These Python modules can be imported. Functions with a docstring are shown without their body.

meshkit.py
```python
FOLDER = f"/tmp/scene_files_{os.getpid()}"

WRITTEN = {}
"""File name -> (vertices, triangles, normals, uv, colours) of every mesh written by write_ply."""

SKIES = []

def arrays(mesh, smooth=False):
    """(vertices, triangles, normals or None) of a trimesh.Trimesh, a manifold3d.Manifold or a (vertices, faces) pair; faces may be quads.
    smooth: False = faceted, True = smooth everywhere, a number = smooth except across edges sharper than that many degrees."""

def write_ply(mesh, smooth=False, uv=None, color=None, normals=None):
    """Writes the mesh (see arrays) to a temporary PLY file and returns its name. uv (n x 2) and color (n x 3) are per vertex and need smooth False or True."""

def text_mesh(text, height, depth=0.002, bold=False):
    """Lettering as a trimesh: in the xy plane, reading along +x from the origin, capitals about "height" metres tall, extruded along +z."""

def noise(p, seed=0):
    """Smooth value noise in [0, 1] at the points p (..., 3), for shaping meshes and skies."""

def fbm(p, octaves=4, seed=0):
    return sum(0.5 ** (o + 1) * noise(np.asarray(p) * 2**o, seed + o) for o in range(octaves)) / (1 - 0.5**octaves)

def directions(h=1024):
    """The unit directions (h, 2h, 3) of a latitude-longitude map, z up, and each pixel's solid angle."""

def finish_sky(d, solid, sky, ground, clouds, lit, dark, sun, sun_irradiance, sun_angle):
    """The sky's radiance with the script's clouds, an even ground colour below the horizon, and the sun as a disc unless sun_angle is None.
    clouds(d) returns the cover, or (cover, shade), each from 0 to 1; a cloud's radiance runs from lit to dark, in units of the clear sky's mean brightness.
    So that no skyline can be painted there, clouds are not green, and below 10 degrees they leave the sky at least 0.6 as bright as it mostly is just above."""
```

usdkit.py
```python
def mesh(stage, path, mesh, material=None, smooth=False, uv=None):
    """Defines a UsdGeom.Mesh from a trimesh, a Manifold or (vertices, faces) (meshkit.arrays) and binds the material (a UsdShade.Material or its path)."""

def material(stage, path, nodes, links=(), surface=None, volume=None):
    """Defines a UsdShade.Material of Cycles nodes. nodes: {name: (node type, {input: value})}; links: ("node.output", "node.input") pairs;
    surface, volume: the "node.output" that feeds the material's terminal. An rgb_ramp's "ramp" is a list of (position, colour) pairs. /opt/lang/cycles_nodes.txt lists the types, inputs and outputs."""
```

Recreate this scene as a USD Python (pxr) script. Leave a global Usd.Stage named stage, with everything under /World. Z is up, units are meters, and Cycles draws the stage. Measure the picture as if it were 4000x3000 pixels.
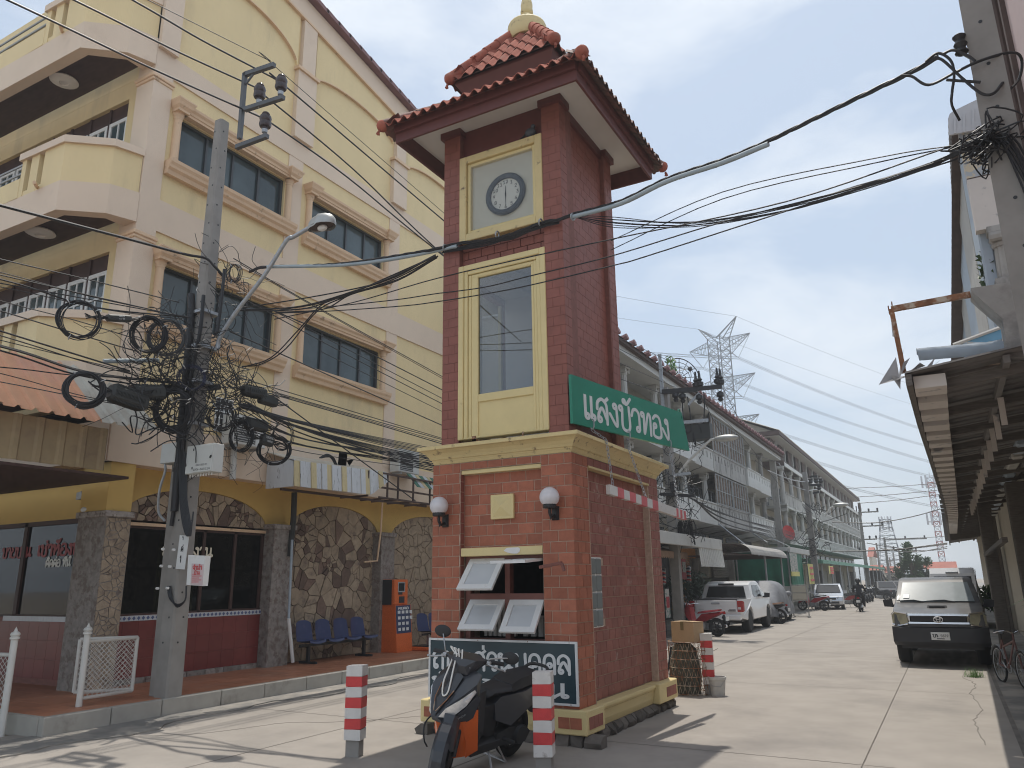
import math, random
import numpy as np
import trimesh, usdkit, meshkit
import shapely
from shapely.geometry import Polygon, LineString, Point, box as sbox
from shapely.ops import unary_union
from pxr import Usd, UsdGeom, UsdLux, UsdShade, Gf, Sdf
EXPOSURE, HAZE = 0.22, .0014
SKY_STRENGTH, SUN_INT = .15, .80
CLOUD_VEIL, SKY_VEIL, CLOUD_WHITE, CLOUD_LOC = .55, (3.3, 3.95, 4.5), (5.6, 5.9, 6.2), (.6, 2.2, 1.3)
stage = Usd.Stage.CreateInMemory()
UsdGeom.SetStageUpAxis(stage, UsdGeom.Tokens.z)
UsdGeom.SetStageMetersPerUnit(stage, 1.0)
UsdGeom.Xform.Define(stage, '/World')
UsdGeom.Scope.Define(stage, '/World/Looks')
rng = random.Random(7)
nrg = np.random.default_rng(7)
# ------------------------------------------------------------------ camera
FPX, PITCH, ROLL, YAW = 2964.37, .2552, -.0132, -.5071
CAM = np.array([4.931, -10.112, 1.808])
_fw = np.array([math.sin(YAW) * math.cos(PITCH), math.cos(YAW) * math.cos(PITCH), math.sin(PITCH)])
_r0 = np.array([math.cos(YAW), -math.sin(YAW), 0]); _u0 = np.cross(_r0, _fw)
_ri = math.cos(ROLL) * _r0 + math.sin(ROLL) * _u0
_up = -math.sin(ROLL) * _r0 + math.cos(ROLL) * _u0
cam = UsdGeom.Camera.Define(stage, '/World/camera')
cam.CreateHorizontalApertureAttr(36.0); cam.CreateVerticalApertureAttr(27.0)
cam.CreateFocalLengthAttr(36.0 * FPX / 4000)
cam.CreateClippingRangeAttr(Gf.Vec2f(.05, 5000))
cam.CreateExposureAttr(EXPOSURE)
_m = Gf.Matrix4d(*_ri, 0, *_up, 0, *(-_fw), 0, *CAM, 1)
cam.AddTransformOp().Set(_m)
# ------------------------------------------------------------------ sky and sun
SUN = np.array([-.0973, .243, 1.0]); SUN /= np.linalg.norm(SUN)
SUN_EL, SUN_ROT = math.asin(SUN[2]), math.atan2(SUN[0], SUN[1])
sky_mat = usdkit.material(stage, '/World/Looks/sky_air', {
 'sky': ('sky_texture', {'sky_type': 'single_scattering', 'sun_disc': False, 'sun_elevation': SUN_EL, 'sun_rotation': SUN_ROT,
       'air_density': 1.0, 'aerosol_density': 2.2, 'ozone_density': 1.0}),
 'tc': ('texture_coordinate', {}),
 'cm': ('mapping', {'scale': (1., 1., 2.4), 'location': CLOUD_LOC}),
 'n1': ('noise_texture', {'scale': 2.6, 'detail': 7.0, 'roughness': .55, 'distortion': .25}),
 'n2': ('noise_texture', {'scale': 1.1, 'detail': 2.0, 'roughness': .5}),
 'nm': ('math', {'math_type': 'multiply_add', 'value2': .45}),
 'ramp': ('rgb_ramp', {'ramp': [(0, (0, 0, 0)), (.66, (0, 0, 0)), (.78, (.4, .4, .4)), (.92, (.8, .8, .8)), (1, (.9, .9, .9))]}),
 'mul': ('mix', {'mix_type': 'mix', 'fac': CLOUD_VEIL, 'color2': SKY_VEIL}),
 'mix': ('mix', {'mix_type': 'mix', 'color2': CLOUD_WHITE}),
 'bg': ('background_shader', {'strength': SKY_STRENGTH})},
 [('cm.vector', 'n1.vector'), ('cm.vector', 'n2.vector'), ('tc.generated', 'cm.vector'),
 ('n2.fac', 'nm.value1'), ('n1.fac', 'nm.value3'), ('nm.value', 'ramp.fac'),
 ('sky.color', 'mul.color1'), ('mul.color', 'mix.color1'), ('ramp.color', 'mix.fac'), ('mix.color', 'bg.color')], surface='bg.background')
dome = UsdLux.DomeLight.Define(stage, '/World/sky')
UsdShade.MaterialBindingAPI.Apply(dome.GetPrim()).Bind(sky_mat)
dome.GetPrim().SetCustomDataByKey('kind', 'structure')
sun = UsdLux.DistantLight.Define(stage, '/World/sun')
sun.CreateNormalizeAttr(True); sun.CreateIntensityAttr(SUN_INT); sun.CreateAngleAttr(.55)
sun.CreateColorAttr(Gf.Vec3f(1.0, .95, .87))
_z = SUN; _x = np.cross([0, 0, 1], _z); _x /= np.linalg.norm(_x); _y = np.cross(_z, _x)
sun.AddTransformOp().Set(Gf.Matrix4d(*_x, 0, *_y, 0, *_z, 0, 0, 0, 30, 1))
# ------------------------------------------------------------------ surveying: where a pixel of the photograph's ray meets a known plane
_CR = {1: (0, 0, 1.659), 2: (900, 0, 1.659), 3: (0, 1000, 1.659), 4: (900, 1000, 1.659), 5: (0, 2000, 1.659), 6: (900, 2000, 1.659),
 11: (1600, 2000, 1.659), 12: (1700, 1000, 1.659), 13: (1400, 0, 1.659), 14: (2500, 1900, 2.074), 15: (2500, 1100, 1.843),
 16: (3200, 0, 1.659), 17: (3200, 900, 1.5085), 18: (3200, 2000, 1.659), 0: (0, 0, 1),
 21: (1500, 2450, 2.765), 22: (2200, 2550, 3.16), 23: (0, 1300, 3.16), 24: (600, 900, 2.765), 25: (500, 1500, 2.7657), 26: (0, 1700, 2.37), 27: (1100, 1750, 3.403), 28: (3600, 2100, 2.765), 9: (0, 0, .553), 31: (2400, 1300, 2.766), 32: (2550, 1800, 3.318), 33: (2950, 1650, 3.016), 34: (2550, 2100, 3.318), 35: (3000, 2050, 3.687), 36: (3250, 1850, 3.687), 37: (3650, 100, 2.37)}
def _ray(c, a, b):
 ox, oy, s = _CR[c]; u, v = ox + a / s, oy + b / s
 return _fw + _ri * (u - 2000) / FPX - _up * (v - 1500) / FPX
def at(c, a, b, X=None, Y=None, Z=None, D=None):
 d = _ray(c, a, b)
 if X is not None: t = (X - CAM[0]) / d[0]
 elif Y is not None: t = (Y - CAM[1]) / d[1]
 elif Z is not None: t = (Z - CAM[2]) / d[2]
 else: t = D / math.hypot(d[0], d[1])
 return CAM + d * t
# ------------------------------------------------------------------ mesh building
def unit(v):
 v = np.asarray(v, float); return v / max(np.linalg.norm(v), 1e-12)
class MB:
 def __init__(s): s.v, s.f, s.n = [], [], 0
 def add(s, v, f):
  v = np.asarray(v, float).reshape(-1, 3); f = np.asarray(f, int)
  if len(f) == 0: return s
  if f.shape[1] == 4: f = np.vstack([f[:, [0, 1, 2]], f[:, [0, 2, 3]]])
  s.v.append(v); s.f.append(f + s.n); s.n += len(v); return s
 def tm(s, t): return s.add(t.vertices, t.faces)
 _BF = [[0, 3, 2, 1], [4, 5, 6, 7], [0, 1, 5, 4], [1, 2, 6, 5], [2, 3, 7, 6], [3, 0, 4, 7]]
 def hexa(s, p8): return s.add(p8, s._BF)
 def box(s, x0, y0, z0, x1, y1, z1):
  x0, x1 = sorted((x0, x1)); y0, y1 = sorted((y0, y1)); z0, z1 = sorted((z0, z1))
  return s.hexa([(x0, y0, z0), (x1, y0, z0), (x1, y1, z0), (x0, y1, z0), (x0, y0, z1), (x1, y0, z1), (x1, y1, z1), (x0, y1, z1)])
 def bbox(s, x0, y0, z0, x1, y1, z1, b=.01):
  "box with bevelled edges"
  x0, x1 = sorted((x0, x1)); y0, y1 = sorted((y0, y1)); z0, z1 = sorted((z0, z1))
  b = min(b, (x1 - x0) * .45, (y1 - y0) * .45, (z1 - z0) * .45)
  P = []
  for x, X in ((x0, x0 + b), (x1, x1 - b)):
   for y, Y in ((y0, y0 + b), (y1, y1 - b)):
    for z, Z in ((z0, z0 + b), (z1, z1 - b)): P += [(x, Y, Z), (X, y, Z), (X, Y, z)]
  return s.hull(P)
 def obox(s, c, ax, ay, az):
  c, ax, ay, az = map(lambda q: np.asarray(q, float), (c, ax, ay, az))
  return s.hexa([c + i * ax + j * ay + k * az for k in (-1, 1) for i, j in ((-1, -1), (1, -1), (1, 1), (-1, 1))])
 def bar(s, p, q, w, h=None, up=(0, 0, 1)):
  p, q = np.asarray(p, float), np.asarray(q, float); h = w if h is None else h
  d = unit(q - p); up = np.asarray(up, float)
  if abs(d @ up) > .98: up = np.array([1., 0, 0])
  a = unit(np.cross(d, up)); b = np.cross(a, d)
  return s.obox((p + q) / 2, (q - p) / 2, a * w / 2, b * h / 2)
 def hull(s, pts):
  h = trimesh.convex.convex_hull(np.asarray(pts, float)); return s.tm(h)
 def tube(s, pts, r, n=6, cap=True):
  pts = np.asarray(pts, float); m = len(pts); r = np.broadcast_to(r, (m,))
  t = np.gradient(pts, axis=0); t /= np.maximum(np.linalg.norm(t, axis=1, keepdims=True), 1e-9)
  up = np.array([0, 0, 1.]) if abs(t[0][2]) < .9 else np.array([1., 0, 0])
  a = unit(np.cross(t[0], up)); V = []
  for i in range(m):
   a = unit(a - t[i] * (a @ t[i])); b = np.cross(t[i], a)
   ang = np.arange(n) * 2 * math.pi / n
   V.append(pts[i] + r[i] * (np.cos(ang)[:, None] * a + np.sin(ang)[:, None] * b))
  V = np.vstack(V); F = []
  for i in range(m - 1):
   for k in range(n):
    k2 = (k + 1) % n; F.append([i * n + k, i * n + k2, (i + 1) * n + k2, (i + 1) * n + k])
  s.add(V, F)
  if cap:
   s.add(V[:n], [[0, k + 1, k] for k in range(1, n - 1)]); s.add(V[-n:], [[0, k, k + 1] for k in range(1, n - 1)])
  return s
 def lathe(s, prof, c=(0, 0, 0), n=16, axis=(0, 0, 1), arc=None):
  c = np.asarray(c, float); w = unit(axis); u = unit(np.cross(w, [1, 0, 0] if abs(w[0]) < .9 else [0, 1, 0])); v = np.cross(w, u)
  ang = np.arange(n) * 2 * math.pi / n
  V = np.vstack([c + w * z + max(r, 1e-5) * (np.cos(ang)[:, None] * u + np.sin(ang)[:, None] * v) for r, z in prof]); F = []
  for i in range(len(prof) - 1):
   for k in range(n):
    k2 = (k + 1) % n; F.append([i * n + k, i * n + k2, (i + 1) * n + k2, (i + 1) * n + k])
  s.add(V, F)
  m = len(prof)
  if prof[0][0] > 1e-3: s.add(V[:n], [[0, k + 1, k] for k in range(1, n - 1)])
  if prof[-1][0] > 1e-3: s.add(V[-n:], [[0, k, k + 1] for k in range(1, n - 1)])
  return s
 def ball(s, c, r, sub=2, sc=(1, 1, 1)):
  t = trimesh.creation.icosphere(subdivisions=sub, radius=1.0); return s.add(np.asarray(t.vertices) * r * np.asarray(sc) + np.asarray(c, float), t.faces)
 def ext(s, poly, o, u, v, w, d0, d1):
  "polygon(s) in the plane (o, u, v), extruded along w from d0 to d1"
  o, u, v, w = (np.asarray(q, float) for q in (o, u, v, w))
  for g in getattr(poly, 'geoms', [poly]):
   if g.is_empty or g.area < 1e-9: continue
   t = trimesh.creation.extrude_polygon(shapely.geometry.polygon.orient(g), 1.0, engine='earcut')
   V = np.asarray(t.vertices); P = o + V[:, :1] * u + V[:, 1:2] * v + w * (d0 + (d1 - d0) * V[:, 2:3])
   F = np.asarray(t.faces)
   if np.dot(np.cross(u, v), w) * (d1 - d0) < 0: F = F[:, ::-1]
   s.add(P, F)
  return s
 def torus(s, c, R, r, axis=(0, 0, 1), n=24, m=8, squash=1.0):
  w = unit(axis); u = unit(np.cross(w, [1, 0, 0] if abs(w[0]) < .9 else [0, 1, 0])); v = np.cross(w, u); c = np.asarray(c, float)
  A = np.arange(n) * 2 * math.pi / n; B = np.arange(m) * 2 * math.pi / m
  V = np.array([c + (R + r * math.cos(b)) * (math.cos(a) * u + math.sin(a) * v) + r * squash * math.sin(b) * w for a in A for b in B])
  F = [[i * m + j, ((i + 1) % n) * m + j, ((i + 1) % n) * m + (j + 1) % m, i * m + (j + 1) % m] for i in range(n) for j in range(m)]
  return s.add(V, F)
 def arr(s):
  return (np.vstack(s.v), np.vstack(s.f)) if s.v else (np.zeros((0, 3)), np.zeros((0, 3), int))
 def xf(s, M=None, t=(0, 0, 0)):
  s.v = [(v @ np.asarray(M).T if M is not None else v) + np.asarray(t, float) for v in s.v]; return s
def rotz(a): c, q = math.cos(a), math.sin(a); return np.array([[c, -q, 0], [q, c, 0], [0, 0, 1.]])
def rotx(a): c, q = math.cos(a), math.sin(a); return np.array([[1., 0, 0], [0, c, -q], [0, q, c]])
def roty(a): c, q = math.cos(a), math.sin(a); return np.array([[c, 0, q], [0, 1., 0], [-q, 0, c]])
def curve(pts, n=8):
 "Catmull-Rom through the points"
 P = np.asarray(pts, float); P = np.vstack([2 * P[0] - P[1], P, 2 * P[-1] - P[-2]]); out = []
 for i in range(1, len(P) - 2):
  for t in np.arange(n) / n:
   out.append(.5 * ((2 * P[i]) + (P[i + 1] - P[i - 1]) * t + (2 * P[i - 1] - 5 * P[i] + 4 * P[i + 1] - P[i + 2]) * t * t + (3 * P[i] - P[i - 1] - 3 * P[i + 1] + P[i + 2]) * t ** 3))
 out.append(P[-2]); return np.array(out)
def sag(p, q, s, n=14):
 p, q = np.asarray(p, float), np.asarray(q, float); t = np.linspace(0, 1, n)[:, None]
 return p + (q - p) * t - np.array([0, 0, 1.]) * 4 * s * t * (1 - t)
# ------------------------------------------------------------------ objects
_used, ORG = {}, {}
def _path(parent, name):
 base = f'{parent}/{name}'
 if base not in _used: _used[base] = 0; return base
 _used[base] += 1; return f'{base}_{_used[base]:03d}'
def _tag(p, label=None, cat=None, group=None, kind=None):
 for k, v in (('label', label), ('category', cat), ('group', group), ('kind', kind)):
  if v: p.SetCustomDataByKey(k, v)
def thing(name, label, cat, loc=(0, 0, 0), rz=0, group=None, local=False):
 path = _path('/World', name); x = UsdGeom.Xform.Define(stage, path)
 x.AddTranslateOp().Set(Gf.Vec3d(*map(float, loc)))
 if rz: x.AddRotateZOp().Set(math.degrees(rz))
 _tag(x.GetPrim(), label, cat, group); ORG[path] = np.zeros(3) if local else np.asarray(loc, float)
 return path
def obj(name, mb, m, parent='/World', smooth=False, label=None, cat=None, group=None, kind=None):
 v, f = mb.arr() if isinstance(mb, MB) else mb
 if len(f) == 0: return None
 path = _path(parent, name); o = ORG.get(parent, np.zeros(3)); ORG[path] = o
 if parent == '/World':
  lo, hi = v.min(0), v.max(0)
  if kind is None: o = np.array([(lo[0] + hi[0]) / 2, (lo[1] + hi[1]) / 2, lo[2]])
  else: o = np.zeros(3)
  ORG[path] = o
  g = usdkit.mesh(stage, path, (v - o, f), MAT(m), smooth=smooth)
  if kind is None: UsdGeom.Xformable(g).AddTranslateOp().Set(Gf.Vec3d(*map(float, o)))
 else:
  g = usdkit.mesh(stage, path, (v - o, f), MAT(m), smooth=smooth)
 _tag(g.GetPrim(), label, cat, group, kind)
 return path
def dup(src, name, loc, rz=0, label=None, cat=None, group=None, scale=None):
 path = _path('/World', name); x = UsdGeom.Xform.Define(stage, path)
 x.GetPrim().GetReferences().AddInternalReference(src); x.GetPrim().SetInstanceable(True)
 x.ClearXformOpOrder(); x.AddTranslateOp(opSuffix='c').Set(Gf.Vec3d(*map(float, loc)))
 if rz: x.AddRotateZOp(opSuffix='c').Set(math.degrees(rz))
 if scale: x.AddScaleOp(opSuffix='c').Set(Gf.Vec3f(*scale))
 _tag(x.GetPrim(), label, cat, group); return path
_M = {}
def MAT(m):
 return _M[m] if isinstance(m, str) else m
def mat(name, col, rough=.6, var=.12, scale=4., bump=0., bscale=60., metal=0., spec=.5, col2=None, c2=(.55, .75), c2s=1.5, coat=0., rnd=0., trans=0., detail=4., stretch=(1, 1, 1), bdist=.01):
 """principled material: base colour with two scales of noise, an optional second colour in patches (stains, flaking paint), fine bump"""
 c = np.asarray(col, float)
 N = {'g': ('geometry', {}), 'mp': ('mapping', {'scale': stretch}), 'n': ('noise_texture', {'scale': scale, 'detail': detail, 'roughness': .6}),
  'r': ('rgb_ramp', {'ramp': [(.25, tuple(c * (1 - var))), (.75, tuple(np.minimum(c * (1 + var), .95)))]}),
  'p': ('principled_bsdf', {'roughness': rough, 'metallic': metal, 'specular_ior_level': spec, 'coat_weight': coat, 'coat_roughness': .08, 'transmission_weight': trans})}
 Lk = [('g.position', 'mp.vector'), ('mp.vector', 'n.vector'), ('n.fac', 'r.fac')]; out = 'r.color'
 if rnd:
  N['oi'] = ('object_info', {}); N['hv'] = ('hsv', {}); N['rm'] = ('map_range', {'from_min': 0., 'from_max': 1., 'to_min': 1 - rnd, 'to_max': 1 + rnd})
  Lk += [('oi.random', 'rm.value'), ('rm.result', 'hv.value'), (out, 'hv.color')]; out = 'hv.color'
 if col2 is not None:
  N['n2'] = ('noise_texture', {'scale': c2s, 'detail': 8., 'roughness': .65})
  N['r2'] = ('rgb_ramp', {'ramp': [(0, (0, 0, 0)), (c2[0], (0, 0, 0)), (c2[1], (1, 1, 1)), (1, (1, 1, 1))]})
  N['mx'] = ('mix', {'mix_type': 'mix', 'color2': col2})
  Lk += [('mp.vector', 'n2.vector'), ('n2.fac', 'r2.fac'), ('r2.color', 'mx.fac'), (out, 'mx.color1')]; out = 'mx.color'
 if bump:
  N['bn'] = ('noise_texture', {'scale': bscale, 'detail': 3.}); N['b'] = ('bump', {'strength': bump, 'distance': bdist})
  Lk += [('mp.vector', 'bn.vector'), ('bn.fac', 'b.height'), ('b.normal', 'p.normal')]
 Lk.append((out, 'p.base_color'))
 _M[name] = usdkit.material(stage, f'/World/Looks/{name}', N, Lk, surface='p.BSDF'); return name
def glass(name, tint=(.8, .85, .85), rough=.02, ior=1.5):
 "window pane: see-through tint with a mirror reflection by fresnel"
 _M[name] = usdkit.material(stage, f'/World/Looks/{name}', {
  't': ('transparent_bsdf', {'color': tint}), 'gl': ('glossy_bsdf', {'color': (.95, .97, 1.), 'roughness': rough}), 'g': ('geometry', {}), 'nb': ('math', {'math_type': 'subtract', 'value1': 1.}), 'k': ('math', {'math_type': 'multiply'}),
  'f': ('fresnel', {'IOR': ior}), 'm': ('mix_closure', {})}, [('g.backfacing', 'nb.value2'), ('f.fac', 'k.value1'), ('nb.value', 'k.value2'), ('k.value', 'm.fac'), ('t.BSDF', 'm.closure1'), ('gl.BSDF', 'm.closure2')], surface='m.closure')
 return name
# ------------------------------------------------------------------ materials
for a in ((('road', (.315, .285, .252)), dict(rough=.88, var=.14, scale=1.3, bump=.3, bscale=110, col2=(.225, .205, .185), c2=(.50, .74), c2s=.5, detail=10)),
  (('asphalt', (.20, .19, .175)), dict(rough=.9, var=.2, scale=3, bump=.4, bscale=50, col2=(.33, .30, .26), c2=(.45, .6), c2s=1.3)),
  (('joint', (.19, .17, .15)), dict(rough=.9, var=.3)),
  (('walk_tile', (.42, .17, .09)), dict(rough=.5, var=.12, scale=2, rnd=.12, col2=(.33, .2, .14), c2=(.5, .8), c2s=1)),
  (('kerb', (.36, .34, .30)), dict(rough=.8, var=.12, scale=3, bump=.2, col2=(.22, .20, .17), c2=(.55, .75), c2s=2.2)),
  (('earth', (.30, .25, .19)), dict(rough=.95, var=.2, scale=.4)),
  (('brick', (.36, .125, .072)), dict(rough=.62, var=.14, scale=14, bump=.12, bscale=120, rnd=.16, spec=.35)),
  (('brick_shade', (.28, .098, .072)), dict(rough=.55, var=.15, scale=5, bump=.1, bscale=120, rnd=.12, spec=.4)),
  (('brick_stain', (.27, .105, .08)), dict(rough=.7, var=.15, scale=5, bump=.15, bscale=100, rnd=.12, col2=(.48, .36, .31), c2=(.58, .74), c2s=4.2)),
  (('mortar', (.46, .34, .26)), dict(rough=.9, var=.2, scale=20)),
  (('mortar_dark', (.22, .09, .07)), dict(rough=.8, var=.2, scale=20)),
  (('maroon', (.13, .036, .030)), dict(rough=.5, var=.12, scale=6)),
  (('maroon_frame', (.17, .06, .045)), dict(rough=.5, var=.1, scale=9)),
  (('cream', (.70, .57, .28)), dict(rough=.55, var=.05, scale=3, bump=.05, col2=(.42, .30, .13), c2=(.66, .8), c2s=3.5)),
  (('cream_dirty', (.64, .51, .25)), dict(rough=.6, var=.08, scale=3, col2=(.16, .10, .06), c2=(.60, .70), c2s=7)),
  (('white_paint', (.74, .74, .72)), dict(rough=.5, var=.05, scale=5, col2=(.45, .42, .36), c2=(.6, .8), c2s=5)),
  (('flaked_white', (.78, .76, .72)), dict(rough=.7, var=.05)),
  (('soffit', (.72, .69, .64)), dict(rough=.8, var=.05, scale=2)),
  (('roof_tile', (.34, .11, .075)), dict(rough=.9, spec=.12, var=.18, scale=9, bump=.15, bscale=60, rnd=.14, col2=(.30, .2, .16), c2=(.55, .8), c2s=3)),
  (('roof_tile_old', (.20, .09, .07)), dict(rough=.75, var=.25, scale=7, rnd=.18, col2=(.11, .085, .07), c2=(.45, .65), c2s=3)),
  (('stone_dark', (.13, .115, .10)), dict(rough=.85, var=.3, scale=6, bump=.5, bscale=14, rnd=.3)),
  (('glass_block', (.19, .21, .205)), dict(rough=.25, var=.1)),
  (('frosted', (.55, .57, .58)), dict(rough=.35, var=.06, scale=3, trans=.0)),
  (('clock_board', (.64, .62, .55)), dict(rough=.35, var=.03)),
  (('clock_rim', (.075, .09, .115)), dict(rough=.4, var=.05)),
  (('ink', (.03, .03, .035)), dict(rough=.6, var=.1)),
  (('hand', (.06, .06, .07)), dict(rough=.5)),
  (('globe', (.66, .64, .66)), dict(rough=.28, var=.03)),
  (('black_metal', (.018, .018, .02)), dict(rough=.4, var=.2)),
  (('steel', (.42, .43, .44)), dict(rough=.38, metal=.9, var=.12, scale=20)),
  (('galv', (.38, .40, .42)), dict(rough=.5, metal=.6, var=.2, scale=12)),
  (('rust', (.24, .11, .055)), dict(rough=.85, var=.35, scale=9, col2=(.5, .42, .33), c2=(.5, .6), c2s=6)),
  (('sign_navy', (.022, .045, .055)), dict(rough=.35, var=.08, scale=3)),
  (('sign_white', (.66, .67, .66)), dict(rough=.45, var=.04, scale=8)),
  (('sign_green', (.012, .20, .125)), dict(rough=.38, var=.08, scale=2)),
  (('red_paint', (.55, .045, .045)), dict(rough=.5, var=.12, scale=8)),
  (('pink_paint', (.60, .16, .17)), dict(rough=.55, var=.12, scale=8)),
  (('bollard_white', (.62, .60, .57)), dict(rough=.7, var=.08, scale=9, col2=(.33, .29, .26), c2=(.6, .75), c2s=9)),
  (('tube_white', (.82, .84, .86)), dict(rough=.3, var=.02)),
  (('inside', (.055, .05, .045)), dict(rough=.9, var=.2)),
  (('paper', (.6, .6, .58)), dict(rough=.8, var=.15, scale=12)),
  (('pigeon', (.06, .065, .075)), dict(rough=.7, var=.3, scale=25)),
  ): mat(*a[0], **a[1])
glass('pane', (.6, .64, .66), ior=2.3); glass('clear', (.9, .9, .88))
glass('pane_dark', (.09, .11, .125))
_M['win_tint'] = usdkit.material(stage, '/World/Looks/win_tint', {'g': ('geometry', {}), 'n': ('noise_texture', {'scale': .9, 'detail': 3.}), 'r': ('rgb_ramp', {'ramp': [(.3, (.02, .032, .036)), (.7, (.075, .10, .105))]}), 'n2': ('noise_texture', {'scale': 3., 'detail': 2.}), 'b': ('bump', {'strength': .05, 'distance': .02}), 'd': ('principled_bsdf', {'roughness': .07, 'specular_ior_level': .55})}, [('g.position', 'n.vector'), ('g.position', 'n2.vector'), ('n2.fac', 'b.height'), ('b.normal', 'd.normal'), ('n.fac', 'r.fac'), ('r.color', 'd.base_color')], surface='d.BSDF')
glass('win_dark', (.34, .36, .37), rough=.03)
mat('closure', (.03, .032, .03), rough=.55, var=.2)
mat('coil_grey', (.05, .052, .055), rough=.5)
mat('coil_blue', (.02, .025, .06), rough=.45)
mat('pvc_blue', (.33, .39, .42), rough=.5, var=.12, scale=4)
mat('flyer', (.62, .5, .5), rough=.8, var=.08)
mat('cabinet', (.56, .57, .54), rough=.5, var=.04, col2=(.35, .28, .2), c2=(.64, .74), c2s=4)
mat('lamp_hood', (.42, .42, .40), rough=.45, var=.1, metal=.4)
mat('porcelain', (.045, .032, .032), rough=.18, var=.1)
for a in ((('netting', (.10, .10, .075)), dict(rough=.9, var=.4, scale=20)), (('cardboard', (.42, .29, .17)), dict(rough=.85, var=.06, scale=5)), (('tape', (.16, .12, .05)), dict(rough=.4)), (('bucket_white', (.50, .49, .46)), dict(rough=.6, var=.12, scale=9)), (('gate_white', (.62, .61, .57)), dict(rough=.45, var=.05))): mat(*a[0], **a[1])
mat('plant_green', (.10, .21, .045), rough=.5, var=.35, scale=5)
# ------------------------------------------------------------------ ground, road, walkway
m = MB(); m.add([(-400, -310, -.02), (500, -310, -.02), (500, 600, -.02), (-400, 600, -.02)], [[0, 1, 2, 3]])
obj('ground', m, 'earth', kind='structure')
KX = -5.2                                                     # walkway kerb
m = MB(); xs = [KX - .6, -2.2, .28, 3.92, 5.35]; ys = [-40, -30, -20, -12, -6.2, -1.2, 4.62, 10.4, 16.2, 22, 28, 34, 42, 50, 60, 72, 86, 100, 130, 170, 240]
j = .008
for i in range(4):
 for k in range(len(ys) - 1):
  x0, x1, y0, y1 = xs[i] + j, xs[i + 1] - j, ys[k] + j, ys[k + 1] - j
  m.add([(x0, y0, 0), (x1, y0, 0), (x1, y1, 0), (x0, y1, 0)], [[0, 1, 2, 3]])
obj('road', m, 'road', kind='structure')
m = MB(); m.add([(KX - .6, -40, -.008), (5.4, -40, -.008), (5.4, 240, -.008), (KX - .6, 240, -.008)], [[0, 1, 2, 3]])
obj('road_joint_bed', m, 'joint', kind='structure')
pts = []; y = -14.
while y < 9:
 e = .62 + .16 * math.sin(y * 1.3) + .12 * math.sin(y * 3.7 + 1) + rng.uniform(-.05, .05)
 pts.append((KX + e * (1.0 if y < 2 else max(.15, 1 - (y - 2) * .12)), y)); y += .22
poly = Polygon([(KX - .2, -14)] + pts + [(KX - .2, 9)])
m = MB(); m.ext(poly, (0, 0, 0), (1, 0, 0), (0, 1, 0), (0, 0, 1), -.01, .016); obj('kerbside_apron', m, 'asphalt', kind='structure')
m = MB(); m.add([(5.4, -40, .004), (30, -40, .004), (30, 240, .004), (5.4, 240, .004)], [[0, 1, 2, 3]]); obj('pavement', m, 'asphalt', kind='structure')
CK = MB()
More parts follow.
